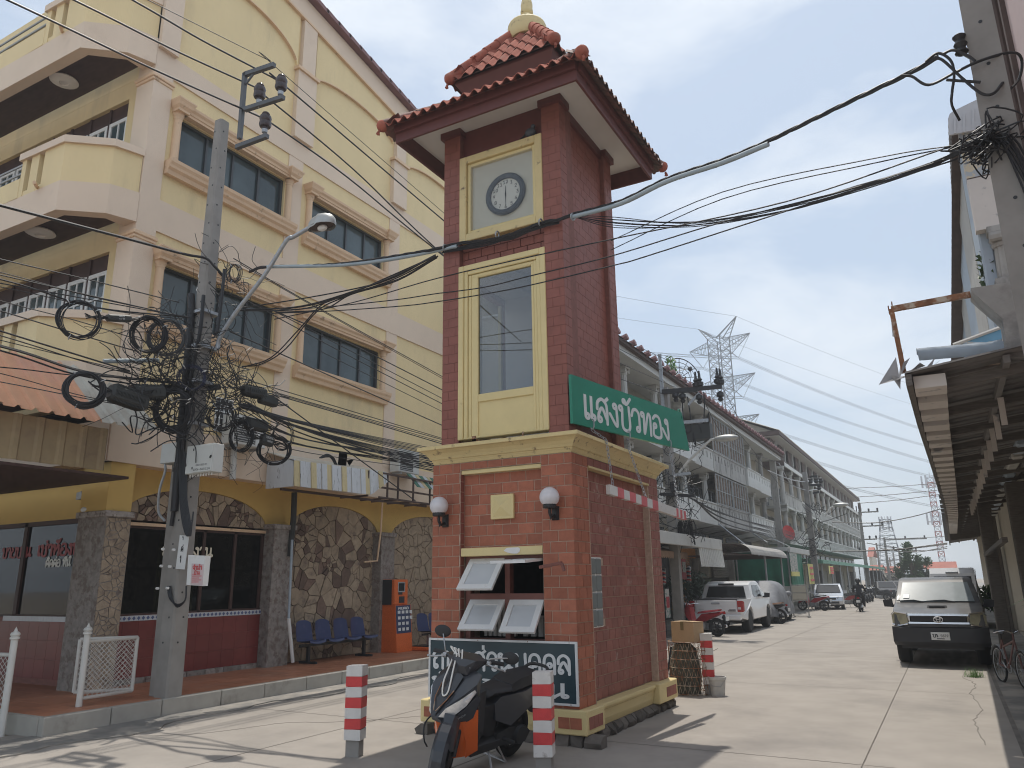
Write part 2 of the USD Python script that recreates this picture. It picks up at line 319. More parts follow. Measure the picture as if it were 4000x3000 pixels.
for P in ([(5.05, 8.6), (4.95, 7.2), (5.08, 6.0), (4.98, 4.7), (5.05, 3.2), (4.9, 1.9), (5.0, .4)], [(-4.4, -3.6), (-3.6, -2.9), (-3.2, -1.9), (-2.4, -1.5), (-1.6, -.2), (-1.3, 1.2)], [(2.4, -4.6), (2.9, -3.4), (3.7, -2.6), (3.95, -1.4)], [(-2.6, 2.9), (-3.6, 3.5), (-4.5, 3.4)]):
 Q = curve([(x + rng.uniform(-.06, .06), y, 0) for x, y in P], 7)[:, :2]; Q = Q + nrg.normal(size=Q.shape) * .018; CK.ext(LineString(Q).buffer(.007, quad_segs=1), (0, 0, 0), (1, 0, 0), (0, 1, 0), (0, 0, 1), -.004, .003)
obj('road_crack', CK, 'joint', kind='structure')
WZ = .235
wk = '/World/walkway'; ORG[wk] = np.zeros(3); UsdGeom.Xform.Define(stage, wk); _tag(stage.GetPrimAtPath(wk), kind='structure')
m = MB(); m.box(-16, -3.96, -.01, KX - .09, 9, WZ - .03); obj('walkway_core', m, 'kerb', wk)
y = -4.04; k = 0
while y < 8.8:
 L = [.92, .78, 1.05, .88, .97][k % 5]; m = MB()
 cx = rng.uniform(-.006, .006)
 m.bbox(KX - .12 + cx, y, -.02, KX + cx, y + L - .012, WZ, .012); obj('kerb_panel', m, 'kerb', wk); y += L; k += 1
m = MB()
for i in range(4): m.bbox(KX - .125 - .95 * i - .94, -4.05, -.02, KX - .125 - .95 * i, -3.95, WZ - .003, .01)
obj('kerb_end', m, 'kerb', wk)
cnt = 0; st = MB()
for i in range(7):
 for k in range(44):
  x1 = KX - .125 - i * .305; y0 = -3.94 + k * .305; b = MB()
  b.box(x1 - .3, y0, WZ - .05, x1, y0 + .3, WZ - .002 + rng.uniform(-.0015, .0015))
  if i < 5 and k < 40: obj('floor_tile', b, 'walk_tile', wk)
  else: st.add(*b.arr())
for i in range(7, 30):
 for k in range(16): x1 = KX - .125 - i * .305; y0 = -3.94 + k * .305; st.box(x1 - .3, y0, WZ - .05, x1, y0 + .3, WZ - .002)
obj('floor_tile_field', st, 'walk_tile', wk, kind='stuff')
# ------------------------------------------------------------------ brick clock tower
TL, TD = 1.041, 1.615            # lower half width, half depth
UX, UYF, UYB = .975, -1.521, .41  # upper stage
UC = (UYF + UYB) / 2
tw = thing('clock_tower', 'red brick clock tower with a tiled roof in the middle of the road', 'clock tower', (0, 0, 0))
BH, BL = .1345, .215
BR = []                          # (score, mesh, material)
def bricks(o, u, n, w, z0, z1, holes=(), mt='brick', score=1.0, t=.006, gap=.009, bl=BL):
 "courses of brick tiles on a vertical face: o = lower left corner seen from outside, u = along, n = outward"
 o, u, n = (np.asarray(q, float) for q in (o, u, n)); rows = int(round((z1 - z0) / BH)); h = (z1 - z0) / rows
 for r in range(rows):
  c0 = z0 + r * h; x = -bl / 2 if r % 2 else 0.
  while x < w - .01:
   a, b = max(x, 0) + gap / 2, min(x + bl, w) - gap / 2; x += bl
   if b - a < .03: continue
   segs = [(a, b, c0 + gap / 2, c0 + h - gap / 2)]
   for (ha, hb, hz0, hz1) in holes:
    new = []
    for (a_, b_, c_, d_) in segs:
     if b_ <= ha or a_ >= hb or d_ <= hz0 or c_ >= hz1: new.append((a_, b_, c_, d_)); continue
     if c_ < hz0 - .02: new.append((a_, b_, c_, hz0))
     elif d_ > hz1 + .02: new.append((a_, b_, hz1, d_))
     else:
      if a_ < ha - .03: new.append((a_, ha, c_, d_))
      if b_ > hb + .03: new.append((hb, b_, c_, d_))
    segs = new
   for (a_, b_, c_, d_) in segs:
    tt = t + rng.uniform(-.0012, .0012); e = .0015
    P = [o + u * X + np.array([0, 0, Z]) + n * q for q, ee in ((-.003, 0), (tt, e)) for X, Z in ((a_ + ee, c_ + ee), (b_ - ee, c_ + ee), (b_ - ee, d_ - ee), (a_ + ee, d_ - ee))]
    F = [[4, 5, 6, 7], [0, 1, 5, 4], [1, 2, 6, 5], [2, 3, 7, 6], [3, 0, 4, 7]]
    BR.append((score * (b_ - a_) * (d_ - c_), (np.array(P), np.array(F)), mt))
q = .006
m = MB(); m.box(-TL + q, -TD + q, .3, -.60, -TD + .5, 3.36); m.box(.61, -TD + q, .3, TL - q, -TD + .5, 3.36)            # corner piers
m.box(-TL + q, TD - .45, .3, TL - q, TD - q, 3.36); m.box(-TL + q, -TD + .5, .3, -TL + .3, TD - .45, 3.36)
m.box(TL - .32, -TD + .5, .3, TL - .11, TD - .45, 3.36)
m.box(-.60, -TD + .105, 2.14, .61, -TD + .3, 3.36); m.box(-.60, -TD + .105, .3, .61, -TD + .3, 1.10)
m.box(-.60, -TD + q, 3.26, .61, -TD + .2, 3.36)
obj('masonry', m, 'mortar', tw)
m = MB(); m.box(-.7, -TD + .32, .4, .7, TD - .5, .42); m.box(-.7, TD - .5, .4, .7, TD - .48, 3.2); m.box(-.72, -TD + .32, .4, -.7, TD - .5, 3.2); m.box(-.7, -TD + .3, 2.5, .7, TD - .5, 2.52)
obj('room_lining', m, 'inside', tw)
X, N, R = np.array([1., 0, 0]), np.array([0, -1., 0]), np.array([0, 1., 0])
bricks((-TL, -TD + q, 0), X, N, .44, .385, 3.36); bricks((.61, -TD + q, 0), X, N, TL - .61, .385, 3.36)
bricks((-.60, -TD + .105, 0), X, N, 1.21, .385, 3.20, holes=[(.03, 1.21, 1.10, 2.14)], bl=.235)
bricks((-.60, -TD + q, 0), X, N, 1.21, 3.262, 3.36, score=.5)
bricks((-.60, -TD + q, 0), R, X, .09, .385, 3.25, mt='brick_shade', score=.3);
bricks((TL - q, -TD, 0), R, X, .475, .385, 3.36, mt='brick', score=.6); bricks((TL - q, 1.2, 0), R, X, TD - 1.2, .385, 3.36, mt='brick_stain', score=.4)
bricks((TL - .11, -1.14, 0), R, X, 2.34, .385, 3.22, holes=[(.17, .53, 1.24, 2.10)], mt='brick_stain', score=.55)
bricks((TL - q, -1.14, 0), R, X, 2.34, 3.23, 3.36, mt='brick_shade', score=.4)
bricks((TL - .10, 1.2, 0), X, N, .09, .385, 3.36, mt='brick_stain', score=.3)
m = MB(); m.box(-UX + q, UYF + q, 3.55, -.69, UYF + .4, 8.45); m.box(.69, UYF + q, 3.55, UX - q, UYF + .4, 8.45)
m.box(-UX + q, UYB - .3, 3.55, .2, UYB - q, 8.45); m.box(.75, UYB - .3, 3.55, UX - q, UYB - q, 8.45); m.box(.2, UYB - .3, 5.7, .75, UYB - q, 8.45); m.box(-UX + q, UYF + .4, 6.2, -UX + .12, UYB - .3, 8.45); m.box(-UX + q, UYF + .4, 3.55, -UX + .12, UYB - .3, 3.9)
m.box(UX - .2, UYF + .4, 3.55, UX - .075, UYB - .3, 8.45)
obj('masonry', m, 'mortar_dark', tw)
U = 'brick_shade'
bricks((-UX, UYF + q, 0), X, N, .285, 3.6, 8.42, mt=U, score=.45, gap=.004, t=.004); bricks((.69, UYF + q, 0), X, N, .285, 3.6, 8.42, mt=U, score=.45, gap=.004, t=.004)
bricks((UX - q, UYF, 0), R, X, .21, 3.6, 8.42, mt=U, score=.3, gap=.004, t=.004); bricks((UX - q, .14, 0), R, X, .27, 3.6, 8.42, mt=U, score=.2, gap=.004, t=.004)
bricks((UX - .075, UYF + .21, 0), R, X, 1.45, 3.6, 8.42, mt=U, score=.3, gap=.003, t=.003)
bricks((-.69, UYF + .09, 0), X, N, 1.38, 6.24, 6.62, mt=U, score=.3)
BR.sort(key=lambda b: -b[0])
for s_, a, mt in BR[:296]:
 b = MB(); b.add(*a); obj('brick', b, mt, tw)
rest = {}
for s_, a, mt in BR[296:]: rest.setdefault(mt, MB()).add(*a)
for mt, b in rest.items(): obj('brickwork', b, mt, tw, kind='stuff')
m = MB(); m.box(-.69, UYF + .10, 7.95, .69, UYF + .3, 8.5); obj('front_panel', m, 'maroon', tw); m = MB(); m.box(-.69, UYF + .1, 6.2, .69, UYF + .3, 6.66); obj('front_panel', m, 'maroon', tw, kind=None)
for c in ((-UX - .04, UYF - .05, -.66, UYF + .3), (.66, UYF - .05, UX + .05, UYF + .25), (UX - .1, .10, UX + .05, UYB + .04)): m = MB(); m.box(c[0], c[1], 8.40, c[2], c[3], 8.52); obj('pier_cap', m, 'maroon', tw)
m = MB(); m.box(UX - .12, UYF + .25, 8.36, UX - .03, .1, 8.515); obj('wall_head', m, 'maroon', tw)
def frame(x0, x1, z0, z1, w, y, d, mt, name, wt=None, wb=None):
 m = MB(); wt, wb = wt or w, wb or w
 for a in ((x0, z0, x0 + w, z1), (x1 - w, z0, x1, z1)): m.bbox(a[0], y, a[1], a[2], y + d, a[3], .008)
 m.bbox(x0 + w, y + .002, z0, x1 - w, y + d, z0 + wb, .008); m.bbox(x0 + w, y + .002, z1 - wt, x1 - w, y + d, z1, .008)
 return obj(name, m, mt, tw)
frame(-.69, .69, 6.62, 8.0, .115, UYF - .015, .17, 'cream_dirty', 'clock_frame')
frame(-.572, .572, 6.738, 7.884, .055, UYF + .03, .12, 'cream', 'clock_frame_inner')
ck = _path(tw, 'clock'); UsdGeom.Xform.Define(stage, ck); ORG[ck] = np.zeros(3)
m = MB(); m.box(-.52, UYF + .085, 6.78, .52, UYF + .12, 7.83); obj('clock_board', m, 'clock_board', tw)
CX, CZ, CR_ = .055, 7.245, .325; yf = UYF + .08
m = MB(); m.lathe([(.245, 0), (.245, .03), (.262, .045), (.30, .05), (.325, .03), (.325, 0)], (CX, yf, CZ), 48, (0, -1, 0)); obj('clock_rim', m, 'clock_rim', ck, smooth=40)
m = MB(); m.lathe([(.247, .006), (.247, .008)], (CX, yf, CZ), 40, (0, -1, 0)); obj('dial', m, 'white_paint', ck)
m = MB()
for h in range(1, 13):
 a = h * math.pi / 6; t = meshkit.text_mesh(str(h), .055, .002); V = np.asarray(t.vertices); c = (V.min(0) + V.max(0)) / 2
 P = V - [c[0], c[1], 0]; m.add(np.stack([CX + .195 * math.sin(a) + P[:, 0] * 1.0, yf - .009 - P[:, 2], CZ + .195 * math.cos(a) + P[:, 1]], 1), t.faces)
obj('numeral', m, 'ink', ck)
for ang, L, w in ((.03 + math.pi * 0, .13, .018), (math.pi, .18, .014)):
 m = MB(); d = np.array([math.sin(ang), 0, math.cos(ang)]); s = np.array([d[2], 0, -d[0]]); c = np.array([CX, yf - .016, CZ])
 m.hull([c - d * .03 + s * w / 2 + np.array([0, e, 0]) for e in (0, .004)] + [c - d * .03 - s * w / 2 + np.array([0, e, 0]) for e in (0, .004)] + [c + d * L + s * w / 5, c + d * L - s * w / 5]); obj('clock_hand', m, 'hand', ck)
m = MB(); m.lathe([(.012, 0), (.01, .008), (0, .01)], (CX, yf - .014, CZ), 10, (0, -1, 0)); obj('hub', m, 'hand', ck)
m = MB(); m.box(-.515, UYF + .02, 6.785, .515, UYF + .024, 7.825); obj('clock_glass', m, 'clear', tw)
tf = 6.24
frame(-.70, .70, 3.69, tf, .085, UYF - .015, .16, 'cream', 'window_frame', wb=.02)
frame(-.613, .613, 3.70, tf - .085, .06, UYF + .005, .12, 'cream', 'window_frame_inner', wb=.02)
frame(-.55, .55, 3.71, tf - .15, .05, UYF + .025, .1, 'cream', 'window_frame_bead', wb=.02)
m = MB(); z1 = 6.05
for a in ((-.498, 3.71, -.395, z1 + .04), (.46, 3.71, .498, z1 + .04)): m.bbox(a[0], UYF + .03, a[1], a[2], UYF + .1, a[3], .006)
m.bbox(-.395, UYF + .031, 4.2, .46, UYF + .1, 4.31, .006); m.bbox(-.395, UYF + .031, z1 - .02, .46, UYF + .1, z1 + .04, .006)
obj('sash', m, 'cream', tw)
m = MB(); m.box(-.395, UYF + .05, 3.71, .46, UYF + .08, 4.2); obj('lower_panel', m, 'cream', tw)
m = MB(); m.box(-.395, UYF + .06, 4.31, .46, UYF + .066, z1 - .02); obj('window_pane', m, 'pane', tw)
m = MB(); m.box(-.85, UYB - .32, 3.6, .2, UYB - .3, 8.3); m.box(.76, UYF + .42, 3.6, .775, UYB - .3, 8.3); m.box(-.84, UYF + .35, 6.28, .76, UYB - .33, 6.3)
obj('shaft_lining', m, 'soffit', tw); m = MB(); m.box(-UX + .02, UYF + .41, 3.91, -UX + .07, UYF + .47, 6.19); m.box(-UX + .02, UYB - .37, 3.91, -UX + .07, UYB - .31, 6.19); m.box(-UX + .02, -.6, 3.91, -UX + .07, -.54, 6.19); obj('side_window_frame', m, 'cream', tw)
m = MB()
for k in range(3): m.bar((-.5 + .4 * k, UYF + .5, 6.26), (-.3 + .45 * k, UYB - .4, 6.26), .03)
obj('shaft_beam', m, 'white_paint', tw)
m = MB(); m.box(-.40, UYF - .12, 3.6, -.34, UYF - .03, 3.66); m.box(-.40, UYF - .12, 3.6, -.34, UYF - .11, 3.7); m.box(.32, UYF - .12, 3.6, .40, UYF - .03, 3.63); m.box(.32, UYF - .04, 3.6, .34, UYF - .03, 3.7); obj('angle_bracket', m, 'rust', tw)
prof = [(-.012, 3.365), (.004, 3.40), (.012, 3.41), (.014, 3.425), (.03, 3.43), (.042, 3.46), (.075, 3.505), (.125, 3.54), (.155, 3.548), (.162, 3.55), (.162, 3.592), (.150, 3.60), (-.03, 3.604)]
def mould(prof, hx, y0, y1, n=4):
 m = MB(); V = [];
 for o, z in prof: V += [(-hx - o, y0 - o, z), (hx + o, y0 - o, z), (hx + o, y1 + o, z), (-hx - o, y1 + o, z)]
 F = []
 for i in range(len(prof) - 1):
  for k in range(4): k2 = (k + 1) % 4; F.append([i * 4 + k, i * 4 + k2, i * 4 + 4 + k2, i * 4 + 4 + k])
 m.add(V, F); return m
obj('cornice', mould(prof, TL, -TD, TD), 'cream_dirty', tw)
m = MB(); m.box(-TL + .05, -TD + .05, 3.5, TL - .05, TD - .05, 3.597); obj('cornice_deck', m, 'kerb', tw)
m = MB(); m.box(-.59, -TD + .02, 3.205, .60, -TD + .12, 3.255); obj('panel_strip', m, 'cream', tw)
m = MB(); m.box(TL - .1, -1.13, 3.222, TL + .012, 1.19, 3.25); obj('panel_strip', m, 'cream_dirty', tw)
m = MB(); m.bbox(-.585, -TD + .0, 2.135, .605, -TD + .14, 2.24, .006); obj('lintel', m, 'cream', tw)
m = MB(); m.ext(Polygon([(.06, 2.19), (.10, 2.222), (.16, 2.226), (.27, 2.228), (.30, 2.205), (.285, 2.17), (.25, 2.15), (.19, 2.152), (.12, 2.165)]), (0, -TD - .002, 0), (1, 0, 0), (0, 0, 1), (0, -1, 0), 0, .002); obj('bare_plaster', m, 'flaked_white', tw)
yb = -TD + .095; m = MB(); m.bbox(-.165, yb - .04, 2.595, .175, yb, 2.91, .006); m.hull([(-.14, yb - .038, 2.62), (.15, yb - .038, 2.62), (.15, yb - .038, 2.885), (-.14, yb - .038, 2.885), (.005, yb - .085, 2.752)]); obj('boss', m, 'cream', tw)
m = MB(); y0 = -TD + .10
for a in ((-.57, 1.06, -.50, 2.135), (.565, 1.06, .61, 2.135), (.015, 1.13, .085, 2.09)): m.box(a[0], y0, a[1], a[2], y0 + .10, a[3])
for a in ((1.06, 1.13), (1.58, 1.67), (2.09, 2.135)): m.box(-.5, y0 + .001, a[0], .565, y0 + .099, a[1])
obj('window_frame', m, 'maroon_frame', tw)
def sash(x0, x1, zt, h, ang, mt='white_paint'):
 g = _path(tw, 'window_sash'); UsdGeom.Xform.Define(stage, g); ORG[g] = np.zeros(3)
 c, s = math.cos(ang), math.sin(ang); hy, hz = y0 + .02, zt
 def pl(a, d, e): return np.array([a, hy - d * s - e * c, hz - d * c + e * s])
 fr = MB(); w = .075; t = .032
 for a0, a1, d0, d1 in ((x0, x1, 0, w), (x0, x1, h - w, h), (x0, x0 + w, w, h - w), (x1 - w, x1, w, h - w)):
  fr.hexa([pl(a, d, e) for e in (0, t) for a, d in ((a0, d0), (a1, d0), (a1, d1), (a0, d1))])
 obj('frame', fr, mt, g); gm = MB(); gm.hexa([pl(a, d, e) for e in (.01, .016) for a, d in ((x0 + w, w), (x1 - w, w), (x1 - w, h - w), (x0 + w, h - w))]); obj('pane', gm, 'frosted', g)
 return pl
sash(-.50, .015, 2.085, .50, math.radians(42)); sash(.085, .565, 2.06, .50, math.radians(86)); sash(-.50, .015, 1.575, .46, math.radians(42)); sash(.085, .565, 1.575, .46, math.radians(38))
m = MB(); a = at(11, 845, 358, Y=-TD - .38); b = at(11, 985, 330, Y=-TD - .46); m.bar(a, b, .035); m.bar(b, b + np.array([.03, 0, -.09]), .03); obj('stay_arm', m, 'maroon_frame', tw)
m = MB()
for k in range(7): x = -.44 + k * .07; m.box(x, -TD + .34, 1.14, x + .045, -TD + .4, 1.14 + rng.uniform(.2, .42))
for k in range(4): x = .1 + k * .11; m.box(x, -TD + .4, 1.14, x + .07, -TD + .45, 1.3 + rng.uniform(0, .2))
obj('paper_stack', m, 'paper', '/World', label='rolls of paper and bags behind the open window of the clock tower', cat='papers')
for k in range(4):
 for i in range(2):
  m = MB(); ya = -.965 + i * .185; za = 1.245 + k * .214; m.bbox(TL - .15, ya, za, TL - .085, ya + .178, za + .206, .015); obj('glass_block', m, 'glass_block', tw)
m = MB(); m.box(TL - .2, -.975, 1.235, TL - .098, -.59, 2.105); obj('block_bed', m, 'white_paint', tw)
BX, BY = 1.15, 1.671
for sx in (-1, 1):
 for sy in (-1, 1):
  m = MB(); xi = .73 if sx > 0 else .9; yi = 1.14 if sy < 0 else .83
  cx0, cx1 = sorted((sx * (BX - (.42 if sx > 0 else .26)), sx * BX)); cy0, cy1 = sorted((sy * (BY - (.52 if sy < 0 else .82)), sy * BY))
  m.bbox(cx0, cy0, .12, cx1, cy1, .385, .012); blk = obj('plinth_block', m, 'cream', tw)
  if sy < 0:
   n_ = 2 if sx > 0 else 1
   for i in range(n_): w_ = (cx1 - cx0 - .12) / n_; b = MB(); b.box(cx0 + .06 + i * w_, cy0 - .004, .185, cx0 + .06 + (i + 1) * w_ - .006, cy0 + .03, .305); obj('inset_brick', b, 'brick', tw)
  if sx > 0:
   for i in range(3): w_ = (cy1 - cy0 - .12) / 3 if sy < 0 else .15; ya = cy0 + .06 if sy < 0 else 1.16; b = MB(); b.box(cx1 - .03, ya + i * w_, .18, cx1 + .004, ya + (i + 1) * w_ - .006, .31); obj('inset_brick', b, 'brick_shade', tw)
for a in (('x', -.88, .72), ('y', -1.14, .84)):
 m = MB(); pr = Polygon([(-.1, .38), (.05, .38), (.06, .365), (.06, .34), (.045, .335), (.045, .315), (.03, .30), (.02, .2), (.0, .125), (-.1, .125)])
 if a[0] == 'x': m.ext(pr, (0, -TD, 0), (0, -1, 0), (0, 0, 1), (1, 0, 0), a[1], a[2])
 else: m.ext(pr, (TL, 0, 0), (1, 0, 0), (0, 0, 1), (0, 1, 0), a[1], a[2])
 obj('plinth_band', m, 'cream', tw)
m = MB(); m.box(-TL, -TD, .1, TL, TD, .37); obj('plinth_core', m, 'kerb', tw)
def stones(p, q, n):
 p, q = np.array(p), np.array(q); L = np.linalg.norm(q - p); d = (q - p) / L; x = 0
 while x < L:
  w = rng.uniform(.12, .26); b = MB(); c = p + d * (x + w / 2); P = []
  for z, e in ((-.02, .04), (.06, .06), (.125, .0)):
   for s in (-1, 1): P.append(np.append(c + d * s * (w / 2 - .008) * rng.uniform(.85, 1) + np.array(n) * (e + rng.uniform(-.02, .03)), z)); P.append(np.append(c + d * s * (w / 2 - .01) - np.array(n) * .12, z))
  b.hull(P); obj('base_stone', b, 'stone_dark', tw); x += w
stones((-1.12, -TD - .01), (1.1, -TD - .01), (0, -1)); stones((TL + .02, -1.62), (TL + .02, 1.62), (1, 0)); stones((-TL - .02, 1.62), (-TL - .02, -1.62), (-1, 0))
HF = 1.5; ZF0, ZF1 = 8.24, 8.52
m = MB()
for i, (a, b) in enumerate((((-HF, UC - HF), (HF, UC - HF)), ((HF, UC - HF), (HF, UC + HF)), ((HF, UC + HF), (-HF, UC + HF)), ((-HF, UC + HF), (-HF, UC - HF)))):
 a, b = np.array(a), np.array(b); d = unit(b - a); n = np.array([d[1], -d[0]]); e = 0 if i % 2 == 0 else .035
 def P(t, o, z): return np.append(a + (b - a) * t + n * o, z)
 L = 3.0; s0, s1 = e / L, 1 - e / L
 m.hexa([P(s0, -.035, ZF0), P(s1, -.035, ZF0), P(s1, 0, ZF0), P(s0, 0, ZF0), P(s0, -.035, ZF1), P(s1, -.035, ZF1), P(s1, 0, ZF1), P(s0, 0, ZF1)])
 m.hexa([P(s0, .002, ZF0 + .15), P(s1, .002, ZF0 + .15), P(s1, .045, ZF0 + .15), P(s0, .045, ZF0 + .15), P(s0, .002, ZF1 + .03), P(s1, .002, ZF1 + .03), P(s1, .045, ZF1 + .03), P(s0, .045, ZF1 + .03)])
obj('fascia', m, 'maroon', tw)
m = MB(); m.box(-HF + .04, UC - HF + .04, 8.505, HF - .04, UC + HF - .04, 8.515); obj('soffit', m, 'soffit', tw)
TI = [0]
def tiles(cx, cy, he, ze, ht, zt, tw_, tl, mt, side, lim=None):
 "pan tiles on one side of a pyramid; side = outward direction in plan"
 n = np.array([side[0], side[1]], float); d = np.array([-n[1], n[0]]); run = he - ht; sl = math.hypot(run, zt - ze); rows = int(round(sl / tl)); cols = int(round(2 * he / tw_)); w = 2 * he / cols
 for r in range(rows):
  s0, s1 = r * tl - .03, (r + 1) * tl + .035
  for k in range(cols):
   x = -he + (k + .5) * w; half = he - run * min(max(s0, 0) + tl * .45, sl) / sl
   if abs(x) > half + w * .15: continue
   V = []; lift0, lift1 = .028, .0
   for s, lf in ((s0, lift0 + .012 * 1), (s1, lift1)):
    for j in range(7):
     t = -.5 + j / 6 * 1.08; hh = .045 * math.cos(t * 2 * math.pi) if abs(t) <= .56 else -.04
     f = s / sl; o = he - run * f; z = ze + (zt - ze) * f + hh + lf + .02
     V.append([cx + n[0] * o + d[0] * (x + t * w), cy + n[1] * o + d[1] * (x + t * w), z])
   V = np.array(V); V2 = V - np.array([0, 0, .014]); F = []
   for j in range(6): F += [[j, j + 1, 8 + j, 7 + j], [14 + j, 21 + j, 22 + j, 15 + j], [j, 14 + j, 15 + j, j + 1]]
   b = MB(); b.add(np.vstack([V, V2]), F); TI[0] += 1
   yield (r, k, b)
def ridge(p, q, r, mt, end=True):
 p, q = np.array(p, float), np.array(q, float); L = np.linalg.norm(q - p); d = (q - p) / L; n = max(2, int(round(L / .3)))
 for i in range(n):
  a, b = p + d * L * i / n, p + d * (L * (i + 1) / n + .05); m = MB(); r0, r1 = r * 1.06, r * .9
  m.lathe([(r0 * .86, 0), (r0, .0), (r0, .03), (r0 * .96, .04), (r1, np.linalg.norm(b - a)), (r1 * .8, np.linalg.norm(b - a))], a, 14, d); obj('ridge_tile', m, mt, tw, smooth=35)
 if end: m = MB(); m.lathe([(0, -r * .75), (r * .55, -r * .62), (r * .9, -r * .3), (r * 1.08, .0), (r * 1.05, .05)], p, 14, d); m.tube(curve([p - d * r * .3 - np.array([0, 0, r * .8]), p - d * r * .7 - np.array([0, 0, r * 1.25]), p - d * r * .2 - np.array([0, 0, r * 1.5])], 3), .02, 5); obj('ridge_end', m, 'roof_tile', tw, smooth=35)
st = MB()
HE, ZE, HT, ZT = HF + .16, 8.44, .70, 9.14
for side, keep in (((0, -1), True), ((1, 0), True), ((-1, 0), True), ((0, 1), False)):
 for r, k, b in tiles(0, UC, HE, ZE, HT, ZT, .176, .28, 0, side):
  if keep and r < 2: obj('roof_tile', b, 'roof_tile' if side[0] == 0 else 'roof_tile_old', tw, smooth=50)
  else: st.add(*b.arr())
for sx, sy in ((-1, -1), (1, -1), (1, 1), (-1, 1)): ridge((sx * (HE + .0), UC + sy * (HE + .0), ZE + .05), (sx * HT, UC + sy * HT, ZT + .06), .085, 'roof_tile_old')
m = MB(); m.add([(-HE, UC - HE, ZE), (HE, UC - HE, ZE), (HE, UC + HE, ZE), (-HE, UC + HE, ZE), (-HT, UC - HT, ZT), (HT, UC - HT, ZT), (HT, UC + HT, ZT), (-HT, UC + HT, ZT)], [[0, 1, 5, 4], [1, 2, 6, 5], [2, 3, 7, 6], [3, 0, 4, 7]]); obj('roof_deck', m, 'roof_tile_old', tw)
m = MB(); V = []
for h, z in ((.68, 9.10), (.70, 9.18), (.86, 9.42), (.86, 9.47)): V += [(-h, UC - h, z), (h, UC - h, z), (h, UC + h, z), (-h, UC + h, z)]
m.add(V, [[i * 4 + k, i * 4 + (k + 1) % 4, i * 4 + 4 + (k + 1) % 4, i * 4 + 4 + k] for i in range(3) for k in range(4)]); obj('lantern_cornice', m, 'maroon', tw)
HE, ZE, HT, ZT = .93, 9.44, .22, 10.46
for side in ((0, -1), (1, 0), (-1, 0), (0, 1)):
 for r, k, b in tiles(0, UC, HE, ZE, HT, ZT, .2, .3, 0, side):
  if side[1] < 1 : obj('roof_tile', b, 'roof_tile', tw, smooth=50)
  else: st.add(*b.arr())
for sx, sy in ((-1, -1), (1, -1), (1, 1), (-1, 1)): ridge((sx * HE, UC + sy * HE, ZE + .06), (sx * HT, UC + sy * HT, ZT + .05), .088, 'roof_tile')
obj('roof_tiling', st, 'roof_tile_old', tw, kind='stuff')
m = MB(); m.add([(-HE, UC - HE, ZE), (HE, UC - HE, ZE), (HE, UC + HE, ZE), (-HE, UC + HE, ZE), (-HT, UC - HT, ZT), (HT, UC - HT, ZT), (HT, UC + HT, ZT), (-HT, UC + HT, ZT)], [[0, 1, 5, 4], [1, 2, 6, 5], [2, 3, 7, 6], [3, 0, 4, 7], [4, 5, 6, 7]]); obj('roof_deck', m, 'roof_tile_old', tw)
m = MB(); m.lathe([(.29, 10.46), (.325, 10.52), (.325, 10.72), (.31, 10.76), (.25, 10.81), (.16, 10.84), (.13, 10.90), (.10, 10.93), (.10, 10.97), (.085, 10.99), (.105, 11.02), (.105, 11.06), (.095, 11.12), (.1, 11.18), (.09, 11.24), (.06, 11.36), (.035, 11.55), (.02, 11.8), (0, 12.0)], (0, UC, 0), 24); obj('finial', m, 'cream_dirty', tw, smooth=40)
for c, lab in ((at(4, 1352, 1620, Y=-TD - .16), 'white globe wall lamp on black bracket at the left edge of the clock tower'), (at(12, 740, 1562, Y=-TD - .16), 'white globe wall lamp on black bracket on the right front pier of the tower')):
 t = thing('globe_lamp', lab, 'wall lamp', c, group='globe lamps on the clock tower'); m = MB(); m.ball(c, .122, 3); obj('globe', m, 'globe', t, smooth=True)
 m = MB(); m.lathe([(.075, -.135), (.085, -.12), (.085, -.085), (.07, -.08)], c, 14); m.tube(curve([c + [0, 0, -.13], c + [0, .0, -.2], c + [0, .06, -.24], c + [0, .15, -.2]], 4), .018, 6)
 m.hull([c + np.array([sx * .05, .155, z]) for sx in (-1, 1) for z in (-.1, -.27)] + [c + np.array([sx * .03, .12, z]) for sx in (-1, 1) for z in (-.13, -.24)]); m.tube([c + [0, .02, -.2], c + [0, .02, -.27]], [.022, .006], 6); obj('bracket', m, 'black_metal', t)
t = thing('fluorescent_lamp', 'long white fluorescent batten under the front eave of the tower roof', 'lamp', (0, UC - HF + .1, 8.44))
m = MB(); m.bbox(-1.0, UC - HF + .045, 8.45, .5, UC - HF + .10, 8.50, .005); obj('batten', m, 'white_paint', t); m = MB(); m.tube([(-.95, UC - HF + .072, 8.43), (.45, UC - HF + .072, 8.43)], .014, 8); obj('tube', m, 'tube_white', t, smooth=40)
m = MB()
for x in (-.98, .47): m.box(x, UC - HF + .055, 8.415, x + .03, UC - HF + .09, 8.45)
obj('lamp_holder', m, 'white_paint', t)
m = MB(); c = np.array([.50, UYF + .02, 8.0])      # pigeon on the clock frame
m.ball(c + [0, .01, .085], 1, 2, (.085, .06, .065)); m.ball(c + [.055, -.01, .155], 1, 2, (.034, .032, .036)); m.hull([c + [.085, -.01, .155], c + [.115, -.01, .148], c + [.085, -.005, .145], c + [.085, -.015, .145]])
m.hull([c + [.02, 0, .11], c + [.055, -.01, .15], c + [.07, .0, .10], c + [.03, .03, .1], c + [.03, -.03, .1], c + [.06, -.03, .15]]); m.hull([c + [-.05, .03, .08], c + [-.05, -.02, .08], c + [-.16, .02, .02], c + [-.16, -.01, .02], c + [-.06, 0, .1]])
for s in (-.02, .02): m.tube([c + [.01, s, .04], c + [.015, s, 0.002]], .006, 5)
